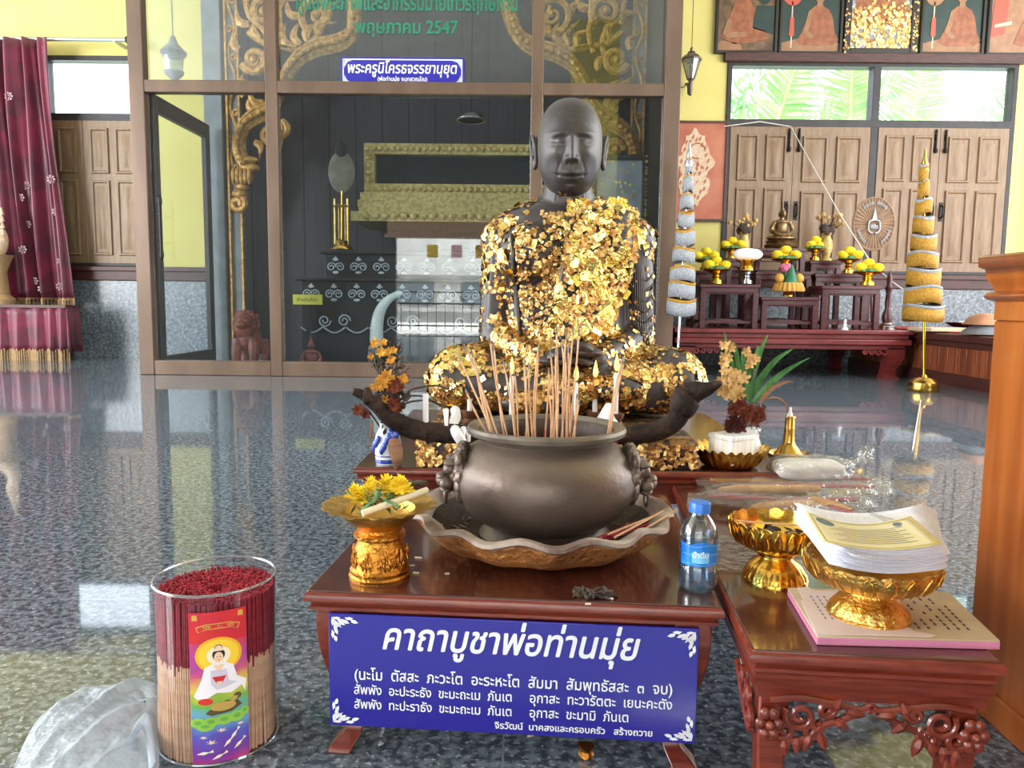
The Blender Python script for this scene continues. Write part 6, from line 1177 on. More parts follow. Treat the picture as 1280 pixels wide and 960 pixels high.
for (x0, y0, x1, y1) in ((452, 641, 470, 622), (449, 643, 462, 628), (456, 640, 478, 630), (466, 628, 476, 618), (500, 634, 480, 625)): b.tube([at(x0, y0, p.y-.05), at((x0+x1)/2, (y0+y1)/2-1, p.y-.045), at(x1, y1, p.y-.03)], .0022, 6)
tag(b.obj('cut_greens', m_greens, loc=po+Vector((0, 0, F(.95))), kind='stuff'), 'green flower stems and leaves heaped in the jagged gold tray', 'greens')
b = B(); 
for k in range(14): c = at(random.uniform(452, 530), 603+random.random()*4+(6 if k > 9 else 0), p.y+.035); b.ell(c, (.010, .006, .004), nu=7, nv=5)
tag(b.obj('dried_petals', m_deadleaf, loc=po+Vector((0, 0, F(1))), kind='stuff'), 'dark dried petals along the far rim of the jagged gold tray', 'petals')
c0, c1 = at(453, 642, p.y-.055), at(535, 612, p.y+.0); o = thing('candle', 'cream unlit candle lying across the jagged gold tray', 'candle', c0); B().tube([c0-c0, (c1-c0)*.985, c1-c0], [.0050, .0047, .003], 14).obj('wax_stick', m_waxcream, o); B().tube([(c1-c0), (c1-c0)*1.05+Vector((0, 0, .002))], .0008, 5).obj('wick', m_wick, o)
# ---------------------------------------------------------------- water bottle
p = onz(871, 735, TZ1); k_ = p.y/960; bt_ = thing('water_bottle', 'small clear water bottle with blue cap and label on the front table corner', 'bottle', p); H_ = at(872, 627, p.y).z-TZ1; r0 = 24.3*k_
BP = [(0, .004), (r0*.35, .001), (r0*.82, 0), (r0*.96, .004), (r0, .010), (r0*.985, H_*.14), (r0*1.0, H_*.16), (r0*.985, H_*.20), (r0, H_*.22), (r0, H_*.28), (r0*.97, H_*.30), (r0*.985, H_*.32), (r0*.985, H_*.56), (r0*.97, H_*.57), (r0*1.0, H_*.59), (r0*.97, H_*.66), (r0*.86, H_*.74), (r0*.62, H_*.82), (r0*.48, H_*.86), (r0*.46, H_*.89)]
B().lathe(BP, 40, cap=False).obj('bottle_body', m_bottle, bt_); wz = H_*.64
B().lathe([(0, .005), (r0*.9, .004), (r0*.95, .01), (r0*.95, H_*.28), (r0*.94, H_*.55), (r0*.93, wz), (0, wz)], 36).obj('water', m_water, bt_)
la0, la1 = -PI/2-1.25, -PI/2+1.25; cyl_ = lambda r_: (lambda u, v: (r_*cos(la0+(la1-la0)*u), r_*sin(la0+(la1-la0)*u), H_*(.33+.24*v)))
b = B()
def lab(u, v): x = (u-.5)*2; w_ = .24*(1-.25*(abs(x) < .35)*cos(x*4)); return (r0*1.003*cos(la0+(la1-la0)*u), r0*1.003*sin(la0+(la1-la0)*u), H_*(.32+.255*v+.02*cos(x*5)*(v > .5)))
b.grid(lab, 30, 4); b.obj('blue_label', m_lblue, bt_); b = B(); b.grid(lambda u, v: (r0*1.010*cos(-PI/2-.55+.9*u), r0*1.010*sin(-PI/2-.55+.9*u), H_*(.355+.12*v)), 10, 3); b.obj('pale_label_panel', m_lcyan, bt_)
mp_ = lambda x, z: (r0*1.016*cos(-PI/2+x/r0), r0*1.016*sin(-PI/2+x/r0), z); text('label_word', 'น้ำดื่ม', r0*.8, -.1*r0, H_*.42, 0, m_white, bt_, xc=True, map=mp_, bold=.02)
b = B()
for k in range(3): b.grid(lambda u, v: (r0*1.016*cos(-PI/2-1.1+2.1*u), r0*1.016*sin(-PI/2-1.1+2.1*u), H_*(.335+.105*k+.01*sin(u*9+k)+.004*v)), 16, 1)
b.obj('label_wave', m_lcyan, bt_)
B().lathe([(r0*.5, H_*.885), (r0*.56, H_*.887), (r0*.56, H_*.985), (r0*.52, H_), (0, H_)], 48, mod=lambda a, i, r, z: (r*(1+(.012*cos(60*a) if 0 < i < 3 else 0)), z)).obj('cap', m_cap, bt_)
# ---------------------------------------------------------------- right table
a_, c_ = onz(939, 813, TZ1), onz(1253, 825, TZ1); R2 = math.atan2(c_.y-a_.y, c_.x-a_.x)-.035; W2 = (c_-a_).length; D2 = .83; Rz2 = Matrix.Rotation(R2, 3, 'Z'); c2 = a_+Rz2 @ Vector((W2/2, 0, 0)); c2.z = 0
t2 = thing('side_table', 'long low red side table with carved corner brackets, loaded with gilt bowls', 'table', c2, R2); frame_top(t2, W2, D2, TZ1, m_dusty, m_redwood)
b = B(); P = lambda e, z: [(-W2/2-e, -e, z), (W2/2+e, -e, z), (W2/2+e, D2+e, z), (-W2/2-e, D2+e, z)]; b.loft([P(-.011, .222), P(-.006, .215), P(-.008, .206), P(-.012, .200), P(-.012, .188)], cap=False); b.obj('apron', m_redwood, t2)
for sx in (-1, 1):
    for sy in (0, 1):
        y0 = .018 if not sy else D2-.018; q = 1 if not sy else -1; b = B(); b.loft([[(sx*(W2/2-.016-o_), y0+q*o_, z), (sx*(W2/2-.016-o_-w_), y0+q*o_, z), (sx*(W2/2-.016-o_-w_), y0+q*(o_+w_), z), (sx*(W2/2-.016-o_), y0+q*(o_+w_), z)] for z, o_, w_ in ((.20, 0, .036), (.13, .0, .034), (.05, .004, .030), (.02, .002, .034), (0, 0, .040))]); b.obj('leg', m_redwood, t2, bevel=.003)
    b = B(); y = .010                                                     # openwork bracket
    fx = lambda x: sx*(W2/2-.014-x)
    for (x, z, r_, tn, a0, sg) in ((.048, .168, .018, 1.5, 150, 1), (.078, .178, .010, 1.4, 20, -1), (.030, .150, .012, 1.3, 200, 1), (.062, .152, .012, 1.3, 60, -1)): b.tube([(fx(q[0]), y, q[2]) for q in spiral(x, z, r_, r_*.2, tn, R(a0), 22, sgn=sg)], .0042, 7)
    b.tube(smooth_path([(fx(.012), y, .186), (fx(.05), y, .190), (fx(.09), y, .184), (fx(.115), y, .180), (fx(.128), y, .186), (fx(.124), y, .178)], 4), .0042, 7); b.tube(smooth_path([(fx(.03), y, .135), (fx(.055), y, .140), (fx(.072), y, .156), (fx(.095), y, .166), (fx(.118), y, .178)], 4), .0045, 7)
    for (x, z, a, l) in ((.070, .150, -70, .024), (.060, .146, -110, .022), (.088, .168, -40, .02), (.10, .178, -10, .022), (.03, .138, -80, .02), (.022, .146, 210, .018), (.086, .180, 60, .014), (.045, .142, -90, .020)): 
        d = Vector((cos(R(a)), 0, sin(R(a)))); b.tube([(fx(x+d.x*l*t), y-.002, z+d.z*l*t) for t in (0, .3, .7, 1)], [.003, .0065, .0045, .001], 6)
    for k in range(6): a = 2*PI*k/6; b.ell((fx(.012+.010*cos(a)), y-.004, .158+.014*sin(a)), (.007, .005, .008), nu=8, nv=6)
    b.ell((fx(.012), y-.008, .158), .006, nu=8, nv=6); b.obj('carved_bracket', m_redwood, t2)
    b = B()
    for (yy, z, r_) in ((.055, .168, .016), (.085, .178, .010), (.035, .150, .012)): b.tube([(sx*(W2/2-.010), yy+q[0], z+q[2]) for q in spiral(0, 0, r_, r_*.2, 1.4, 1, 18)], .0042, 6)
    b.tube(smooth_path([(sx*(W2/2-.010), .03, .135), (sx*(W2/2-.010), .06, .145), (sx*(W2/2-.010), .12, .182)], 4), .0045, 6); b.obj('carved_bracket', m_redwood, t2)
def lotus_bowl(name, label, p, H_, rb, rr_, M_, nl=22, lid=.55):
    t = thing(name, label, 'bowl', p); h1 = H_*.40
    pm = lambda a, i, r, z: (r*(1+.035*abs(cos(nl*a/2))*(i in (3, 4, 5))), z)
    B().lathe([(0, 0), (rb, 0), (rb*1.0, H_*.045), (rb*.95, H_*.06), (rb*.93, H_*.12), (rb*.74, H_*.27), (rb*.52, h1*.92), (rb*.50, h1), (rb*.56, h1*1.06), (rb*.56, h1*1.12), (rb*.48, h1*1.16), (rb*.48, H_*.54)], 88, mod=pm).obj('foot', M_, t)
    pt_ = lambda a, i, r, z: (r*(1+(.030*abs(sin(nl*a/2))-.01)*(1 <= i <= 5)), z+(.05*H_*abs(sin(nl*a/2))**.7 if i in (5, 6) else 0))
    B().lathe([(rb*.46, H_*.50), (rr_*.66, H_*.54), (rr_*.84, H_*.63), (rr_*.95, H_*.76), (rr_*.985, H_*.86), (rr_*1.0, H_*.95), (rr_*.97, H_*.955), (rr_*.93, H_*.84), (rr_*.78, H_*.66), (rr_*.4, H_*.59), (0, H_*.58)], 220, mod=pt_, cap=False).obj('lotus_bowl', M_, t, ang=50)
    b = B()
    for k in range(nl):
        a = 2*PI*(k+.5)/nl; c = lambda f, da: ((rr_*f+.0006)*cos(a+da), (rr_*f+.0006)*sin(a+da)); w_ = PI/nl*.62
        b.tube([(*c(.87, -w_*.7), H_*.63), (*c(.985, -w_), H_*.76), (*c(1.02, -w_*.6), H_*.88), (*c(1.03, 0), H_*.955), (*c(1.02, w_*.6), H_*.88), (*c(.985, w_), H_*.76), (*c(.87, w_*.7), H_*.63)], .0011, 4)
    b.obj('petal_relief', M_, t); return t
p = onz(968, 724, TZ1); H1 = at(958, 652, p.y).z-TZ1+.004; lotus_bowl('lotus_bowl', 'shiny gold lotus pedestal bowl on the side table, left of the papers', p, H1, .047, .066, m_gold, 22); P1 = p
bkz = .0125; p = onz(1085, 768, TZ1+bkz); H2 = at(1090, 700, p.y).z-p.z+.004; lotus_bowl('lotus_bowl', 'gold lotus pedestal bowl standing on the pink booklet under the papers', p, H2, .0495, .079, m_goldspeck, 20); P2_ = p
b = B()
for k in range(40): a = random.random()*6.28; r_ = .05*random.random()**.5; c = P1+Vector((r_*cos(a), r_*sin(a), H1*.74+random.random()*.004)); d = Vector((random.uniform(-1, 1), random.uniform(-1, 1), random.uniform(0, .2))).normalized()*.010; q = d.cross(Vector((0, 0, 1))).normalized()*.006; b.add([c-d, c+q, c+d, c-q], [(0, 1, 2, 3)])
for k in range(5): b.ell(P1+Vector((.03*cos(k*1.4), .03*sin(k*1.4), H1*.72)), (.012, .009, .006), nu=8, nv=6)
tag(b.obj('crumpled_offerings', m_deadleaf, loc=P1+Vector((0, 0, H1*.7)), kind='stuff'), 'dark crumpled scraps inside the shiny gold lotus bowl', 'scraps')
o = B().tube(smooth_path([P1+Vector((-.062, -.01, H1*1.0)), P1+Vector((-.02, -.02, H1*.99)), P1+Vector((.03, -.025, H1*.985)), P1+Vector((.062, -.02, H1*.99))], 3), .0013, 6).obj('loose_stick', m_stick, loc=P1); tag(o, 'single tan incense stick resting across the shiny gold lotus bowl', 'incense')
def sheetq(b, cs, z0, sagf, n=10, m=0, th=0):
    """a sheet between four ground corners (front left, front right, back right, back left) bent over the bowl"""
    c = [Vector(q) for q in cs]
    b.grid(lambda u, v: (c[0]*(1-u)*(1-v)+c[1]*u*(1-v)+c[2]*u*v+c[3]*(1-u)*v)+Vector((0, 0, z0+sagf(u, v))), n, n, m)
zt_ = P2_.z+H2+.004; bend = lambda u, v: .026*(1-u)**2.4*(.6+.6*v)-.004*sin(PI*u)
cs = [onz(1037, 723, zt_), onz(1180, 711, zt_), onz(1160, 655, zt_), onz(994, 684, zt_)]; cc_ = sum((Vector(q) for q in cs), Vector())/4
ps = thing('paper_stack', 'thick stack of white sheets fanned out on the front gold lotus bowl', 'papers', (P2_.x, P2_.y, zt_)); n_ = 26
for k in range(n_):
    b = B(); a = random.uniform(-.05, .05)+(.16 if k in (6, 14) else 0); R_ = Matrix.Rotation(a, 3, 'Z'); s_ = Vector((random.uniform(-.004, .004), random.uniform(-.005, .005), 0)); c = [R_ @ (Vector(q)-cc_)+cc_+s_-Vector((P2_.x, P2_.y, zt_)) for q in cs]
    sheetq(b, c, .0011*k, bend, 8); b.obj('sheet', m_paper, ps, thick=.0009)
zc_ = zt_+.0011*n_+.005; ce_ = [onz(1027, 694, zc_), onz(1180, 680, zc_), onz(1138, 645, zc_-.0), onz(1004, 670, zc_)]
ct_ = thing('certificate', 'cream certificate with gold border lying on top of the white paper stack', 'certificate', (P2_.x, P2_.y, zc_)); ctl = Vector(ct_.location); ce2 = [Vector(q)-ctl for q in ce_]
b = B(); sheetq(b, ce2, 0, bend, 10); b.obj('sheet', m_cream, ct_, thick=.0006)
def onq(u, v, dz=.0006): c = ce2; return (c[0]*(1-u)*(1-v)+c[1]*u*(1-v)+c[2]*u*v+c[3]*(1-u)*v)+Vector((0, 0, bend(u, v)+dz))
def strip(b, u0, u1, v0, v1, n=10): b.grid(lambda s_, t: onq(u0+(u1-u0)*s_, v0+(v1-v0)*t), n, 1)
b = B()
for q in ((.03, .97, .03, .07), (.03, .97, .93, .97)): strip(b, *q)
for u0 in (.03, .955): b.grid(lambda s_, t: onq(u0+.018*t, .03+.94*s_), 8, 1)
b.obj('gold_border', m_certgold, ct_); b = B()
for k in range(9): strip(b, .16+.05*(k % 3), .84-.08*(k % 2), .2+.065*k, .212+.065*k)
b.obj('printed_lines', m_ink, ct_)
for u, v, r_ in ((.15, .80, .10), (.82, .83, .055)):
    b = B(); P = [onq(u+r_*cos(a)*.8, v+r_*sin(a)*1.2, .0008) for a in np.linspace(0, 2*PI, 24, endpoint=False)]; b.add(P, [tuple(range(24))]); b.obj('emblem', m_inkblue, ct_)
# booklets
bz = [onz(1021, 806, TZ1+.001), onz(1250, 812, TZ1+.001), onz(1186, 750, TZ1+.001), onz(984, 744, TZ1+.001)]; bk = thing('pink_booklet', 'pink edged booklet with stained handwritten cover under the front bowl', 'booklet', (P2_.x, P2_.y, TZ1)); bl_ = Vector(bk.location)
poly = [((Vector(q)-bl_).x, (Vector(q)-bl_).y) for q in bz]; B().slab(poly, .0005, .0095).obj('pink_pages', m_pink, bk, bevel=.001); B().slab([(x*.995, y*.995+.0005) for x, y in poly], .0096, .0118).obj('stained_cover', m_oldpaper, bk)
qp = [Vector((x, y, 0)) for x, y in poly]; onb = lambda u, v, z: qp[0]*(1-u)*(1-v)+qp[1]*u*(1-v)+qp[2]*u*v+qp[3]*(1-u)*v+Vector((0, 0, z))
b = B()
for k in range(6):
    u0 = .60+.055*k
    for j in range(9):
        if random.random() < .8: v0 = .18+.075*j; b.add([onb(u0-.012*j*.0+.0, v0, .0121), onb(u0+.018, v0+.004, .0121), onb(u0+.014, v0+.055, .0121), onb(u0+.002, v0+.05, .0121)], [(0, 1, 2, 3)])
b.obj('handwriting', m_ink, bk)
tp_ = thing('torn_sheet', 'torn pale pink sheet lying over the left half of the booklet', 'paper', bl_+Vector((0, 0, .0122))); P = [onb(u, v, 0) for u, v in ((.0, .02), (.35, .03), (.62, .02), (.66, .05), (.56, .12), (.54, .22), (.50, .25), (.48, .9), (.16, .93), (.13, 1.0), (.06, .99), (.05, .7), (.03, .68))]; B().slab([(q.x, q.y) for q in P], 0, .0012).obj('sheet', m_palepink, tp_); b = B()
for k in range(3):
    for j in range(7):
        q = [onb(.10+.04*k+du, .30+.075*j+dv, .0014) for du, dv in ((0, 0), (.012, 0), (.010, .045), (.002, .05))]; b.add(q, [(0, 1, 2, 3)])
b.obj('faint_writing', m_inkblue, tp_)
# back gold bowl, white cube, brass candlestick
p = onz(921, 590, BT); rb = 46*p.y/960; p.y += rb*.8; gb_ = thing('gold_dish', 'gold fluted dish with scalloped rim at the back of the side table', 'dish', p); hb_ = .046
B().lathe([(0, 0), (rb*.6, 0), (rb*.75, .006), (rb*.96, .03), (rb*1.06, hb_*.9), (rb*1.10, hb_), (rb*1.05, hb_*.98), (rb*.9, .034), (rb*.7, .012), (0, .010)], 168, mod=lambda a, i, r, z: (r*(1+.035*cos(28*a)*(2 <= i <= 7)), z+(.004*cos(28*a) if 4 <= i <= 6 else 0)), cap=False).obj('fluted_dish', m_gold, gb_, ang=60)
s_ = 40*p.y/960; cb = thing('white_box', 'small pearly white cube box standing in the back gold dish', 'box', p+Vector((-.002, -.02, .0125)), .55); hc = at(921, 548, p.y).z-p.z; B().box((0, 0, hc/2), (s_, s_, hc-.002)).obj('box', m_box, cb, bevel=.003); B().box((0, 0, hc-.004), (s_*1.03, s_*1.03, .012)).obj('lid', m_box, cb, bevel=.003)
p = onz(985, 577, BT); kk = p.y/960; bs2 = thing('brass_candlestick', 'brass candlestick on a round drip pan behind the plastic packets', 'candlestick', p); hc = at(985, 520, p.y).z-BT
B().lathe([(0, 0), (21*kk, 0), (22*kk, .004), (26*kk, .016), (26.5*kk, .022), (24*kk, .020), (20*kk, .010), (0, .009)], 44, cap=False).obj('drip_pan', m_brass, bs2); B().lathe([(18*kk, .009), (18*kk, .02), (14*kk, .026), (12*kk, .034), (8*kk, .042), (7*kk, .05), (6.2*kk, hc*.7), (6.6*kk, hc*.72), (6.2*kk, hc*.75), (5.8*kk, hc*.95), (7*kk, hc*.97), (6.5*kk, hc), (3*kk, hc), (2.2*kk, hc*.97), (0, hc*.97)], 32).obj('stem', m_brass, bs2); B().lathe([(3.5*kk, hc), (3*kk, hc+.006), (1.6*kk, hc+.010), (1.4*kk, hc+.02), (0, hc+.022)], 10, mod=lambda a, i, r, z: (r*(1+.2*sin(3*a)), z)).obj('wax_stub', m_wax, bs2)
# right vase with orchids
p = onz(936, 577, TZ1); wv = thing('white_vase', 'white vase mostly hidden behind the white box at the back of the side table', 'vase', Vector((at(936, 560, 1.80).x, 1.80, BT))); hv = at(936, 535, 1.80).z-BT
B().lathe([(0, 0), (.022, 0), (.030, .02), (.032, hv*.4), (.022, hv*.75), (.026, hv), (.022, hv), (.018, hv*.75), (0, hv*.7)], 28).obj('vase', m_porc, wv)
of = thing('orchid_bouquet', 'dried straw orchids with long green leaves and rust flowers right of the statue', 'flowers', Vector(wv.location)+Vector((0, 0, hv*.9))); oo = Vector(of.location); op = lambda x, y, d=0: at(x, y, 1.80+d)-oo
b = B()
for pts, w_ in (([(926, 505), (918, 470), (910, 435), (905, 413)], .006), ([(930, 500), (925, 470), (920, 440), (917, 425)], .0065), ([(934, 500), (940, 470), (950, 440), (960, 418)], .0085), ([(936, 502), (950, 475), (970, 450), (991, 436)], .0085), ([(940, 505), (962, 480), (985, 462), (1012, 447)], .0075), ([(938, 505), (932, 470), (929, 445), (928, 436)], .007), ([(936, 500), (938, 470), (944, 450), (948, 432)], .009)): blade(b, [op(x, y, .02*random.uniform(-1, 1)) for x, y in pts], w_, 0)
b.obj('green_leaves', m_gleaf, of); b = B(); blade(b, [op(950, 505, -.03), op(958, 492, -.03), op(975, 480, -.03), op(992, 476, -.03)], .0055, 0); b.tube(smooth_path([op(955, 500, .02), op(970, 497, .02), op(982, 505, .02), op(985, 515, .02), op(994, 526, .02)], 4), .0022, 5); b.tube(smooth_path([op(940, 530, -.02), op(946, 535, -.02), op(951, 545, -.02)], 4), .0016, 5); b.obj('dry_leaf', m_dryleaf, of)
b = B(); s2 = B(); 
for k in range(46):
    x, y = random.uniform(898, 934), random.uniform(462, 498); 
    if (x-914)**2/300+(y-480)**2/330 < 1.1: blossom(b, op(x, y, random.uniform(-.05, .0)), random.uniform(.010, .016), 6, 0, Vector((random.uniform(-.6, .6), -1, random.uniform(-.3, .6))), .5, .5)
for (x, y) in ((909, 433), (913, 435), (905, 445), (910, 447), (906, 454), (933, 441), (936, 445), (941, 452), (943, 448), (938, 456), (905, 432)): blossom(b, op(x, y, -.02), .012, 6, 0, Vector((random.uniform(-.6, .6), -1, .3)), .6, .55)
for pts in ([(925, 505), (912, 470), (906, 432)], [(928, 505), (932, 470), (934, 438)], [(930, 500), (940, 470), (943, 446)], [(925, 515), (915, 500), (912, 480)]): s2.tube([op(x, y) for x, y in pts], .002, 5)
b.obj('straw_petals', m_strawfl, of); s2.obj('stems', m_stem, of); b = B(); c2_ = B()
for (x, y, r_, w_) in ((918, 532, .024, 1), (924, 508, .018, 0), (936, 514, .016, 0), (948, 516, .015, 0), (930, 522, .014, 0), (943, 525, .012, 0), (952, 522, .010, 0), (915, 512, .012, 0)):
    b = B()
    for q in range(6): blossom(b, op(x, y, -.03-.004*q), r_*(1.1-.15*q), 15, 0, Vector((random.uniform(-.3, .3), -1, .1)), .3+.25*q, .26)
    b.obj('maroon_flower' if w_ else 'rust_flower', m_maroonfl if w_ else m_rust, of)
b = B()
for k in range(70): c = op(random.uniform(908, 955), random.uniform(500, 535), random.uniform(-.03, .03)); d = Vector(rng.normal(size=3)).normalized()*.009; q = d.cross(Vector(rng.normal(size=3))).normalized()*.005; b.add([c-d, c+q, c+d, c-q], [(0, 1, 2, 3)])
b.obj('withered_leaves', m_deadleaf, of, kind='stuff')
# plastic packets of candles and incense, bag of cotton
def packet(px0, py0, px1, py1, z, w, label, cand=True, flip=False):
    a, c = onz(px0, py0, z), onz(px1, py1, z); L_ = (c-a).length; ang = math.atan2(c.y-a.y, c.x-a.x); t = thing('candle_packet', label, 'packet', a, ang); sd = random.random()*9
    f = lambda top: (lambda u, v: (L_*(u*1.05-.025), w*(v-.5)*(1+.16*sin(u*7+sd)), top*(.022*sin(PI*min(.98, max(.02, v)))**.6*(.45+.55*sin(PI*min(.97, max(.03, u)))**.4)+.0030*noise.noise(Vector((u*14+sd, v*5, 1)))) + .0035))
    b = B(); b.grid(f(1), 44, 14); b.obj('plastic_sleeve', m_film, t, ang=180); b = B(); b.grid(f(.12), 20, 4); b.obj('sleeve_underside', m_film, t)
    if cand:
        x0, x1 = (.06, .62) if not flip else (.0, .52); b = B(); b.tube([(L_*(x0+(x1-x0)*k/6), -w*.12+.002*sin(k), .0125) for k in range(7)], [.005, .0082, .0085, .0085, .0085, .0085, .006], 12); b.obj('yellow_candle', m_waxyel, t)
    for k in range(3): B().tube([(L_*(.12+.02*k), w*(.10+.09*k), .012), (L_*(.55), w*(.09+.08*k), .014), (L_*(.95-.03*k), w*(.04+.07*k), .012)], .0040, 6).obj('red_incense', m_darkredstick, t)
    return t
packet(872, 604, 1100, 606, TZ1, .075, 'clear packet of candle and red incense, rearmost on the side table'); packet(884, 618, 1104, 616, TZ1+.016, .07, 'clear packet lying on the rearmost one, its yellow candle in front', flip=False)
packet(864, 628, 1040, 640, TZ1+.014, .06, 'clear packet with red end sticking out to the left above the bottle', cand=False); packet(938, 642, 1080, 632, TZ1+.034, .055, 'clear packet of orange candle leaning over the shiny lotus bowl', flip=True)
a, c = at(1012, 626, 1.14), at(1118, 660, .99); kp = thing('candle_packet', 'thin clear packet of candle and red incense lying on the certificate', 'packet', a); d_ = c-a; L_ = d_.length; qv = d_.cross(Vector((0, 0, 1))).normalized(); b = B(); b.grid(lambda u, v: d_*(u*1.06-.03)+qv*(.038*(v-.5))+Vector((0, 0, .010*sin(PI*v)**.6+.002*noise.noise(Vector((u*15, v*5, 3))))), 40, 12); b.obj('plastic_sleeve', m_film, kp, ang=180); B().tube([d_*(-.0+.085*k)+qv*(-.004)+Vector((0, 0, .004)) for k in range(7)], [.003, .0052, .0055, .0055, .0055, .005, .004], 12).obj('yellow_candle', m_waxyel, kp)
for k in range(3): B().tube([d_*(.3)+qv*(.002+.003*k)+Vector((0, 0, .004)), d_*(.95-.03*k)+qv*(.000+.002*k)+Vector((0, 0, .003))], .0021, 6).obj('red_incense', m_darkredstick, kp)
p = onz(1010, 598, TZ1+.012); cbg = thing('cotton_bag', 'clear plastic bag of white cotton behind the candle packets', 'bag', p); kk = p.y/960
b = B(); sq_ = lambda d: (abs(d.x)**4+abs(d.y)**4+abs(d.z)**4)**-.25
b.ell((0, 0, .021), (44*kk, .042, .021), nu=30, nv=16, fn=lambda d: sq_(d)*(1+.10*noise.noise(d*2.2))); b.obj('cotton', m_cotton, cbg); b = B(); b.ell((.004, 0, .024), (48*kk, .047, .026), nu=56, nv=28, fn=lambda d: sq_(d)*(1+.14*noise.noise(d*4)+.12*abs(noise.noise(d*11)))); b.grid(lambda u, v: ((44+34*u)*kk, .03*(v-.5)*(1+.9*u)+.006*sin(u*9), .03+.030*u+.020*u*sin(v*12+u*4)), 16, 14); b.obj('plastic_bag', m_film, cbg, ang=180)
# flat plastic on the table between the bowls
b = B(); q4 = [onz(893, 716, TZ1), onz(1010, 722, TZ1), onz(1000, 690, TZ1), onz(900, 668, TZ1)]; b.grid(lambda u, v: (Vector(q4[0])*(1-u)*(1-v)+Vector(q4[1])*u*(1-v)+Vector(q4[2])*u*v+Vector(q4[3])*(1-u)*v)+Vector((0, 0, .002+.004*abs(noise.noise(Vector((u*6, v*5, 7)))))), 24, 16); tag(b.obj('plastic_wrapper', m_film, loc=q4[0], ang=180), 'empty clear wrapper lying flat on the side table by the shiny bowl', 'wrapper')
# ---------------------------------------------------------------- drum of incense on the floor
dl_ = onz(208, 948, 0); tl, tr_ = at(191, 735, 1.08), at(344, 712, 1.08); dr = Vector((at(269, 718, 1.09).x, 1.09, 0)); DR = 74.5*1.09/960; DH = at(269, 719, 1.09).z
dm = thing('incense_drum', 'clear plastic drum packed with red and tan incense sticks on the floor', 'drum', dr)
b = B(); b.lathe([(DR, .002), (DR, DH)], 72, cap=False); b.obj('clear_wall', m_drum, dm); mr_ = sheer('drum_rim_plastic', (226, 230, 236), .25, .1, milk=.25)
for z in (DH, .003): B().tube([(DR*cos(a), DR*sin(a), z) for a in np.linspace(0, 2*PI, 73)], .002, 6, cap=False).obj('clear_rim', mr_, dm)
B().lathe([(0, 0), (DR*.985, 0), (DR*.985, .003), (0, .003)], 48).obj('base_disc', m_bottle, dm)
SH = DH-.018; RS = .00190
def stickmesh(h, split): b = B(); b.tube([(0, 0, 0), (0, 0, split)], RS, 6, 0); b.tube([(0, 0, split), (0, 0, h)], RS*.8, 6, 1); return b
protos = []
for k in range(6): protos.append((SH-.002*random.random(), SH*random.uniform(.50, .62)))
pos = []
r_ = DR-.0036
while r_ > .016:
    n = int(2*PI*r_/.00365); pos += [(r_, 2*PI*i/n+r_*40) for i in range(n)]; r_ -= .0036
def sk(rr, a): return rr*cos(a), rr*sin(a)
front = sorted(pos, key=lambda q: (0 if q[0] > DR-.006 and sin(q[1]) < .15 else 1, sk(*q)[1] if q[0] <= DR-.006 else -9, random.random()))
first = {}
for i, q in enumerate(front[:300]):
    x, y = sk(*q); k = i % 6; h, sp = protos[k]; lean = Vector((random.gauss(.012, .010), random.gauss(0, .006), 0)); dz = random.uniform(-.006, .004)
    if k not in first: first[k] = stickmesh(h, sp).obj('incense_stick', [m_stick, m_darkredstick]); o = first[k]; tag(o, 'incense stick, red above and tan below, packed in the clear plastic drum', 'incense', 'incense sticks in the clear drum')
    else: o = first[k].copy(); C.objects.link(o)
    o.location = dr+Vector((x*.985-lean.x*.5*h, y*.985, .004+max(0, dz))); o.rotation_euler = (0, lean.x*1.0, 0); o.scale = (1, 1, 1+dz*.6)
b = B()
for q in front[300:]:
    x, y = sk(*q); h = SH+random.uniform(-.004, .003); b.add([(x+RS*cos(a), y+RS*sin(a), z) for z in (.004, h) for a in (0, 1.26, 2.5, 3.77, 5.03)], [(0, 1, 6, 5), (1, 2, 7, 6), (2, 3, 8, 7), (3, 4, 9, 8), (4, 0, 5, 9), (5, 6, 7, 8, 9)])
o = b.obj('incense_sticks', m_darkredstick, kind='stuff', ang=20); o.location = dr; tag(o, 'dense mass of red topped incense sticks filling the clear drum', 'incense', 'incense sticks in the clear drum')
# printed label round the front of the drum
A0, A1 = None, None
def onD(px, py, off=.0016):
    q = np.array([px-640, py-480, FPX]); d = Vector((q@_X, q@_Y, q@_Z)); r2 = DR+off; a = d.x**2+d.y**2; bb = -2*(d.x*dr.x+d.y*dr.y); c = dr.x**2+dr.y**2-r2**2; D_ = bb*bb-4*a*c
    t = (-bb-math.sqrt(max(0, D_)))/(2*a); return Vector((d.x*t-dr.x, d.y*t-dr.y, CAMH+d.z*t))
def uvD(u, v, off): 
    a = la+(lb_-la)*u; return Vector(((DR+off)*cos(a), (DR+off)*sin(a), zb_+(zt3-zb_)*v))
q1, q2 = onD(236, 764), onD(306, 760); q3 = onD(262, 958); la, lb_ = math.atan2(q1.y, q1.x), math.atan2(q2.y, q2.x); zt3, zb_ = (q1.z+q2.z)/2, .006
la, lb_ = la-.02, lb_+.02
def decal(nm, pts, M_, off):
    bm = bmesh.new(); f = bm.faces.new([bm.verts.new((u, v*3, 0)) for u, v in pts]); bmesh.ops.triangulate(bm, faces=[f])
    for _ in range(4):
        es = [e for e in bm.edges if abs(e.verts[0].co.x-e.verts[1].co.x) > .07]
        if es: bmesh.ops.subdivide_edges(bm, edges=es, cuts=1); bmesh.ops.triangulate(bm, faces=bm.faces[:])
    b = B(); bm.verts.index_update(); b.add([uvD(v.co.x, v.co.y/3, off) for v in bm.verts], [tuple(v.index for v in f.verts) for f in bm.faces]); bm.free(); b.obj(nm, M_, lbl)
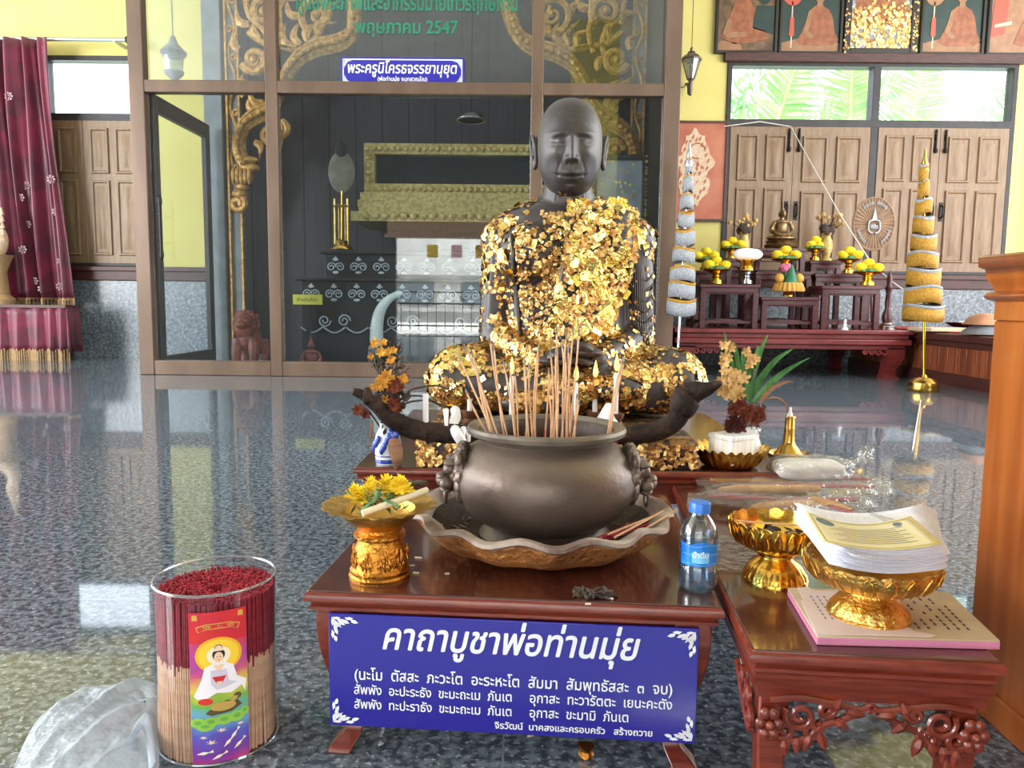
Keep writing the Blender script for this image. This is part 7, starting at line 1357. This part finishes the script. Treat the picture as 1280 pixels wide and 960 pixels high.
lbl = B(); lbl.grid(lambda u, v: uvD(u, v, .0012), 16, 24)
ml = bpy.data.materials.new('drum_label_print'); ml.use_nodes = True; nt = ml.node_tree; pr = nt.nodes['Principled BSDF']; pr.inputs['Roughness'].default_value = .3
tcx = nt.nodes.new('ShaderNodeTexCoord'); sx3 = nt.nodes.new('ShaderNodeSeparateXYZ'); nt.links.new(tcx.outputs['Object'], sx3.inputs[0]); nz = nt.nodes.new('ShaderNodeTexNoise'); nz.inputs['Scale'].default_value = 30; nt.links.new(tcx.outputs['Object'], nz.inputs[0])
mm = nt.nodes.new('ShaderNodeMath'); mm.operation = 'MULTIPLY_ADD'; mm.inputs[1].default_value = .05; nt.links.new(nz.outputs[0], mm.inputs[0]); nt.links.new(sx3.outputs['Z'], mm.inputs[2]); mr = nt.nodes.new('ShaderNodeMapRange'); mr.inputs[1].default_value = zb_+.02; mr.inputs[2].default_value = zt3+.02; nt.links.new(mm.outputs[0], mr.inputs[0])
rp_ = nt.nodes.new('ShaderNodeValToRGB'); E_ = rp_.color_ramp.elements; E_[0].position = 0; E_[0].color = (*lin((196, 60, 120)), 1); E_[1].position = 1; E_[1].color = (*lin((214, 50, 44)), 1)
for ps_, cl_ in ((.10, (120, 60, 160)), (.22, (90, 90, 190)), (.34, (110, 170, 200)), (.42, (110, 180, 70)), (.52, (226, 200, 70)), (.62, (210, 90, 120)), (.70, (176, 70, 150)), (.82, (206, 60, 90))): e = E_.new(ps_); e.color = (*lin(cl_), 1)
nt.links.new(mr.outputs[0], rp_.inputs[0]); nt.links.new(rp_.outputs[0], pr.inputs['Base Color'])
lbl = lbl.obj('printed_label', ml, dm)
circ = lambda u, v, ru, rv, n=28: [(u+ru*cos(a), v+rv*sin(a)) for a in np.linspace(0, 2*PI, n, endpoint=False)]
decal('label_red_top', [(0, .80), (1, .80), (1, 1), (0, 1)], m_litred, .0014)
K_ = m_lit
decal('gilt_scroll', [(.12, .905), (.30, .925), (.7, .925), (.88, .905), (.84, .87), (.70, .888), (.3, .888), (.16, .87)], K_['gilt'], .0016); decal('red_scroll', [(.14, .90), (.30, .92), (.7, .92), (.86, .90), (.82, .874), (.70, .893), (.3, .893), (.18, .874)], m_litred, .0018)
map3 = lambda x, z: uvD(x, z, .0021)
text('gilt_characters', '佛 上 香', .55, .24, .897, 0, K_['gilt'], lbl, map=lambda x, z: uvD(x, .897+(z-.897)*.16, .0021)); 
for u in (.06, .84): decal('gilt_corner', [(u, .95), (u+.10, .95), (u+.09, .985), (u+.01, .985)], K_['gilt'], .0017)
decal('halo_rim', circ(.5, .715, .40, .118), K_['halorim'], .0016); decal('halo', circ(.5, .715, .35, .103), K_['halo'], .0018); decal('halo_centre', circ(.5, .715, .2, .06), K_['fish'], .0020)
decal('robe', [(.06, .455), (.20, .56), (.26, .64), (.42, .668), (.60, .668), (.74, .64), (.80, .56), (.97, .52), (.94, .44), (.88, .49), (.70, .455), (.45, .47), (.3, .44), (.12, .435)], K_['robe'], .0022); decal('robe_shade', [(.36, .62), (.62, .62), (.66, .54), (.80, .52), (.6, .50), (.45, .49), (.36, .53)], K_['robeshade'], .0024)
decal('red_bodice', [(.38, .578), (.62, .578), (.55, .535), (.45, .535)], m_litred, .0026); decal('hands', [(.45, .545), (.55, .545), (.5, .515)], K_['face'], .0027); decal('neck', [(.41, .655), (.59, .655), (.54, .62), (.46, .62)], K_['face'], .0026); decal('hair', circ(.5, .722, .105, .040), K_['hair'], .0024); decal('topknot', circ(.5, .762, .07, .025), K_['hair'], .0024); decal('crown', [(.42, .745), (.58, .745), (.55, .775), (.5, .785), (.45, .775)], K_['petal'], .0026); decal('face', circ(.5, .705, .075, .034), K_['face'], .0028)
for u in (.475, .525): decal('eye', circ(u, .708, .016, .0022, 10), K_['hair'], .0030)
decal('mouth', circ(.5, .688, .018, .0028, 10), m_litred, .0030)
decal('red_oval', circ(.26, .415, .13, .022), K_['oval'], .0018); decal('shell_shade', [(.25, .335), (.35, .32), (.7, .33), (.88, .36), (.8, .40), (.6, .41), (.4, .385)], K_['shelldk'], .0018); decal('shell', circ(.55, .375, .22, .030), K_['shell'], .0020); decal('turtle_head', circ(.80, .425, .07, .022), K_['shelldk'], .0020); decal('turtle_neck', [(.66, .395), (.74, .39), (.82, .42), (.74, .43)], K_['shell'], .0021)
for (u, v, a, b_) in ((.12, .275, .14, .034), (.34, .28, .14, .032), (.56, .285, .15, .034), (.78, .29, .14, .036), (.92, .31, .08, .030), (.24, .25, .16, .03)): decal('lotus_leaf', circ(u, v, a, b_), K_['leaf'], .0016+.0001*int(u*10)); decal('leaf_heart', circ(u, v+.004, a*.45, b_*.4), K_['green'], .0028)
for (u, v, s_) in ((.50, .205, 1), (.32, .13, 1.1), (.2, .17, .7), (.83, .225, .7)):
    for k in range(5): a = PI*(k+.5)/5; decal('lotus_petal', [(u, v), (u+.06*s_*cos(a)-.02, v+.02*s_*sin(a)), (u+.13*s_*cos(a), v+.030*s_*sin(a)), (u+.06*s_*cos(a)+.02, v+.014*s_*sin(a))], K_['petal'], .0020+.0001*k)
for (u, v, a) in ((.72, .17, 1.0), (.62, .13, .9), (.80, .10, .8), (.45, .045, .5), (.2, .075, .2)):
    d = (cos(a), sin(a)*.3); n_ = (-sin(a)*.35, cos(a)*.12); decal('fish', [(u-d[0]*.13, v-d[1]*.13), (u+n_[0]*.09, v+n_[1]*.09), (u+d[0]*.10, v+d[1]*.10), (u+d[0]*.17+n_[0]*.08, v+d[1]*.17+n_[1]*.08), (u+d[0]*.17-n_[0]*.08, v+d[1]*.17-n_[1]*.08), (u+d[0]*.09, v+d[1]*.09-.004), (u-n_[0]*.09, v-n_[1]*.09)], K_['fish'], .0024)
# white carrier bag and scraps on the floor
ctr = onz(150, 930, 0); ct2 = Vector((-.56, 1.10, 0))
bg = thing('carrier_bag', 'crumpled white carrier bag lying on the floor left of the incense drum', 'bag', ct2)
out = [(8, 985), (28, 935), (48, 900), (75, 878), (105, 862), (150, 858), (195, 859), (205, 880), (207, 910), (200, 940), (190, 985), (120, 1010), (50, 1010)]
edge = [onz(x, y, 0)-ct2 for x, y in out]; edge = smooth_path(edge+[edge[0]], 14)[:-1]; b = B(); nE = len(edge); rings = []
for i in range(40):
    f = 1-i/39*.98; ring = []
    for j, e in enumerate(edge):
        q = e*f; nn = noise.noise(Vector((q.x*9, q.y*9, 2)))+.5*noise.noise(Vector((q.x*22, q.y*22, 5)))+.25*abs(noise.noise(Vector((q.x*46, q.y*46, 3)))); ridge = (1-abs(noise.noise(Vector((q.x*13+3, q.y*7, 9)))))**3; h = (.026*(1-f**4)+.016*nn*(1-f**5)+.020*ridge*(1-f**5)) if i else .002
        ring.append((q.x, q.y, max(.002, h)))
    rings.append(ring)
b.loft(rings, cap=False); b.obj('bag_film', m_bag, bg, ang=180)
b = B(); h0 = [onz(150, 960, 0)-ct2, onz(165, 935, .02)-ct2, onz(172, 918, .05)-ct2, onz(185, 905, .06)-ct2, onz(192, 930, .03)-ct2, onz(196, 965, .002)-ct2]
P = smooth_path(h0, 5); b.loft([[p+Vector((0, -.008, 0)), p+Vector((0, -.02, .012)), p+Vector((.004, -.010, .022))] for p in P], cap=False, close=False); b.obj('bag_handle', m_bag, bg, ang=180, thick=.0006)
p = onz(733, 944, 0); b = B(); b.lathe([(0, 0), (.011, 0), (.010, .004), (.009, .009), (.012, .015), (.0, .014)], 14, mod=lambda a, i, r, z: (r*(1+.12*sin(3*a)), z)); o = b.obj('gold_scrap', m_goldold); o.location = p; tag(o, 'small crushed gold cup fragment on the floor under the prayer sign', 'scrap')
for i, (px, py, M_, lb2) in enumerate(((843, 934, m_palegold, 'pale gold paper scrap on the floor by the right leg of the front table'), (663, 921, m_palepink, 'tiny pinkish paper scrap on the floor under the sign'), (476, 932, m_paper, 'tiny white paper scrap on the floor near the left table leg'))):
    p = onz(px, py, 0); b = B(); s_ = (.012, .005, .004)[i]; b.add([(-s_, -s_*.6, .001), (s_*.8, -s_, .004), (s_, s_*.7, .002), (-s_*.5, s_, .006)], [(0, 1, 2, 3)]); o = b.obj('paper_scrap', M_, thick=.0008); o.location = p; tag(o, lb2, 'scrap')
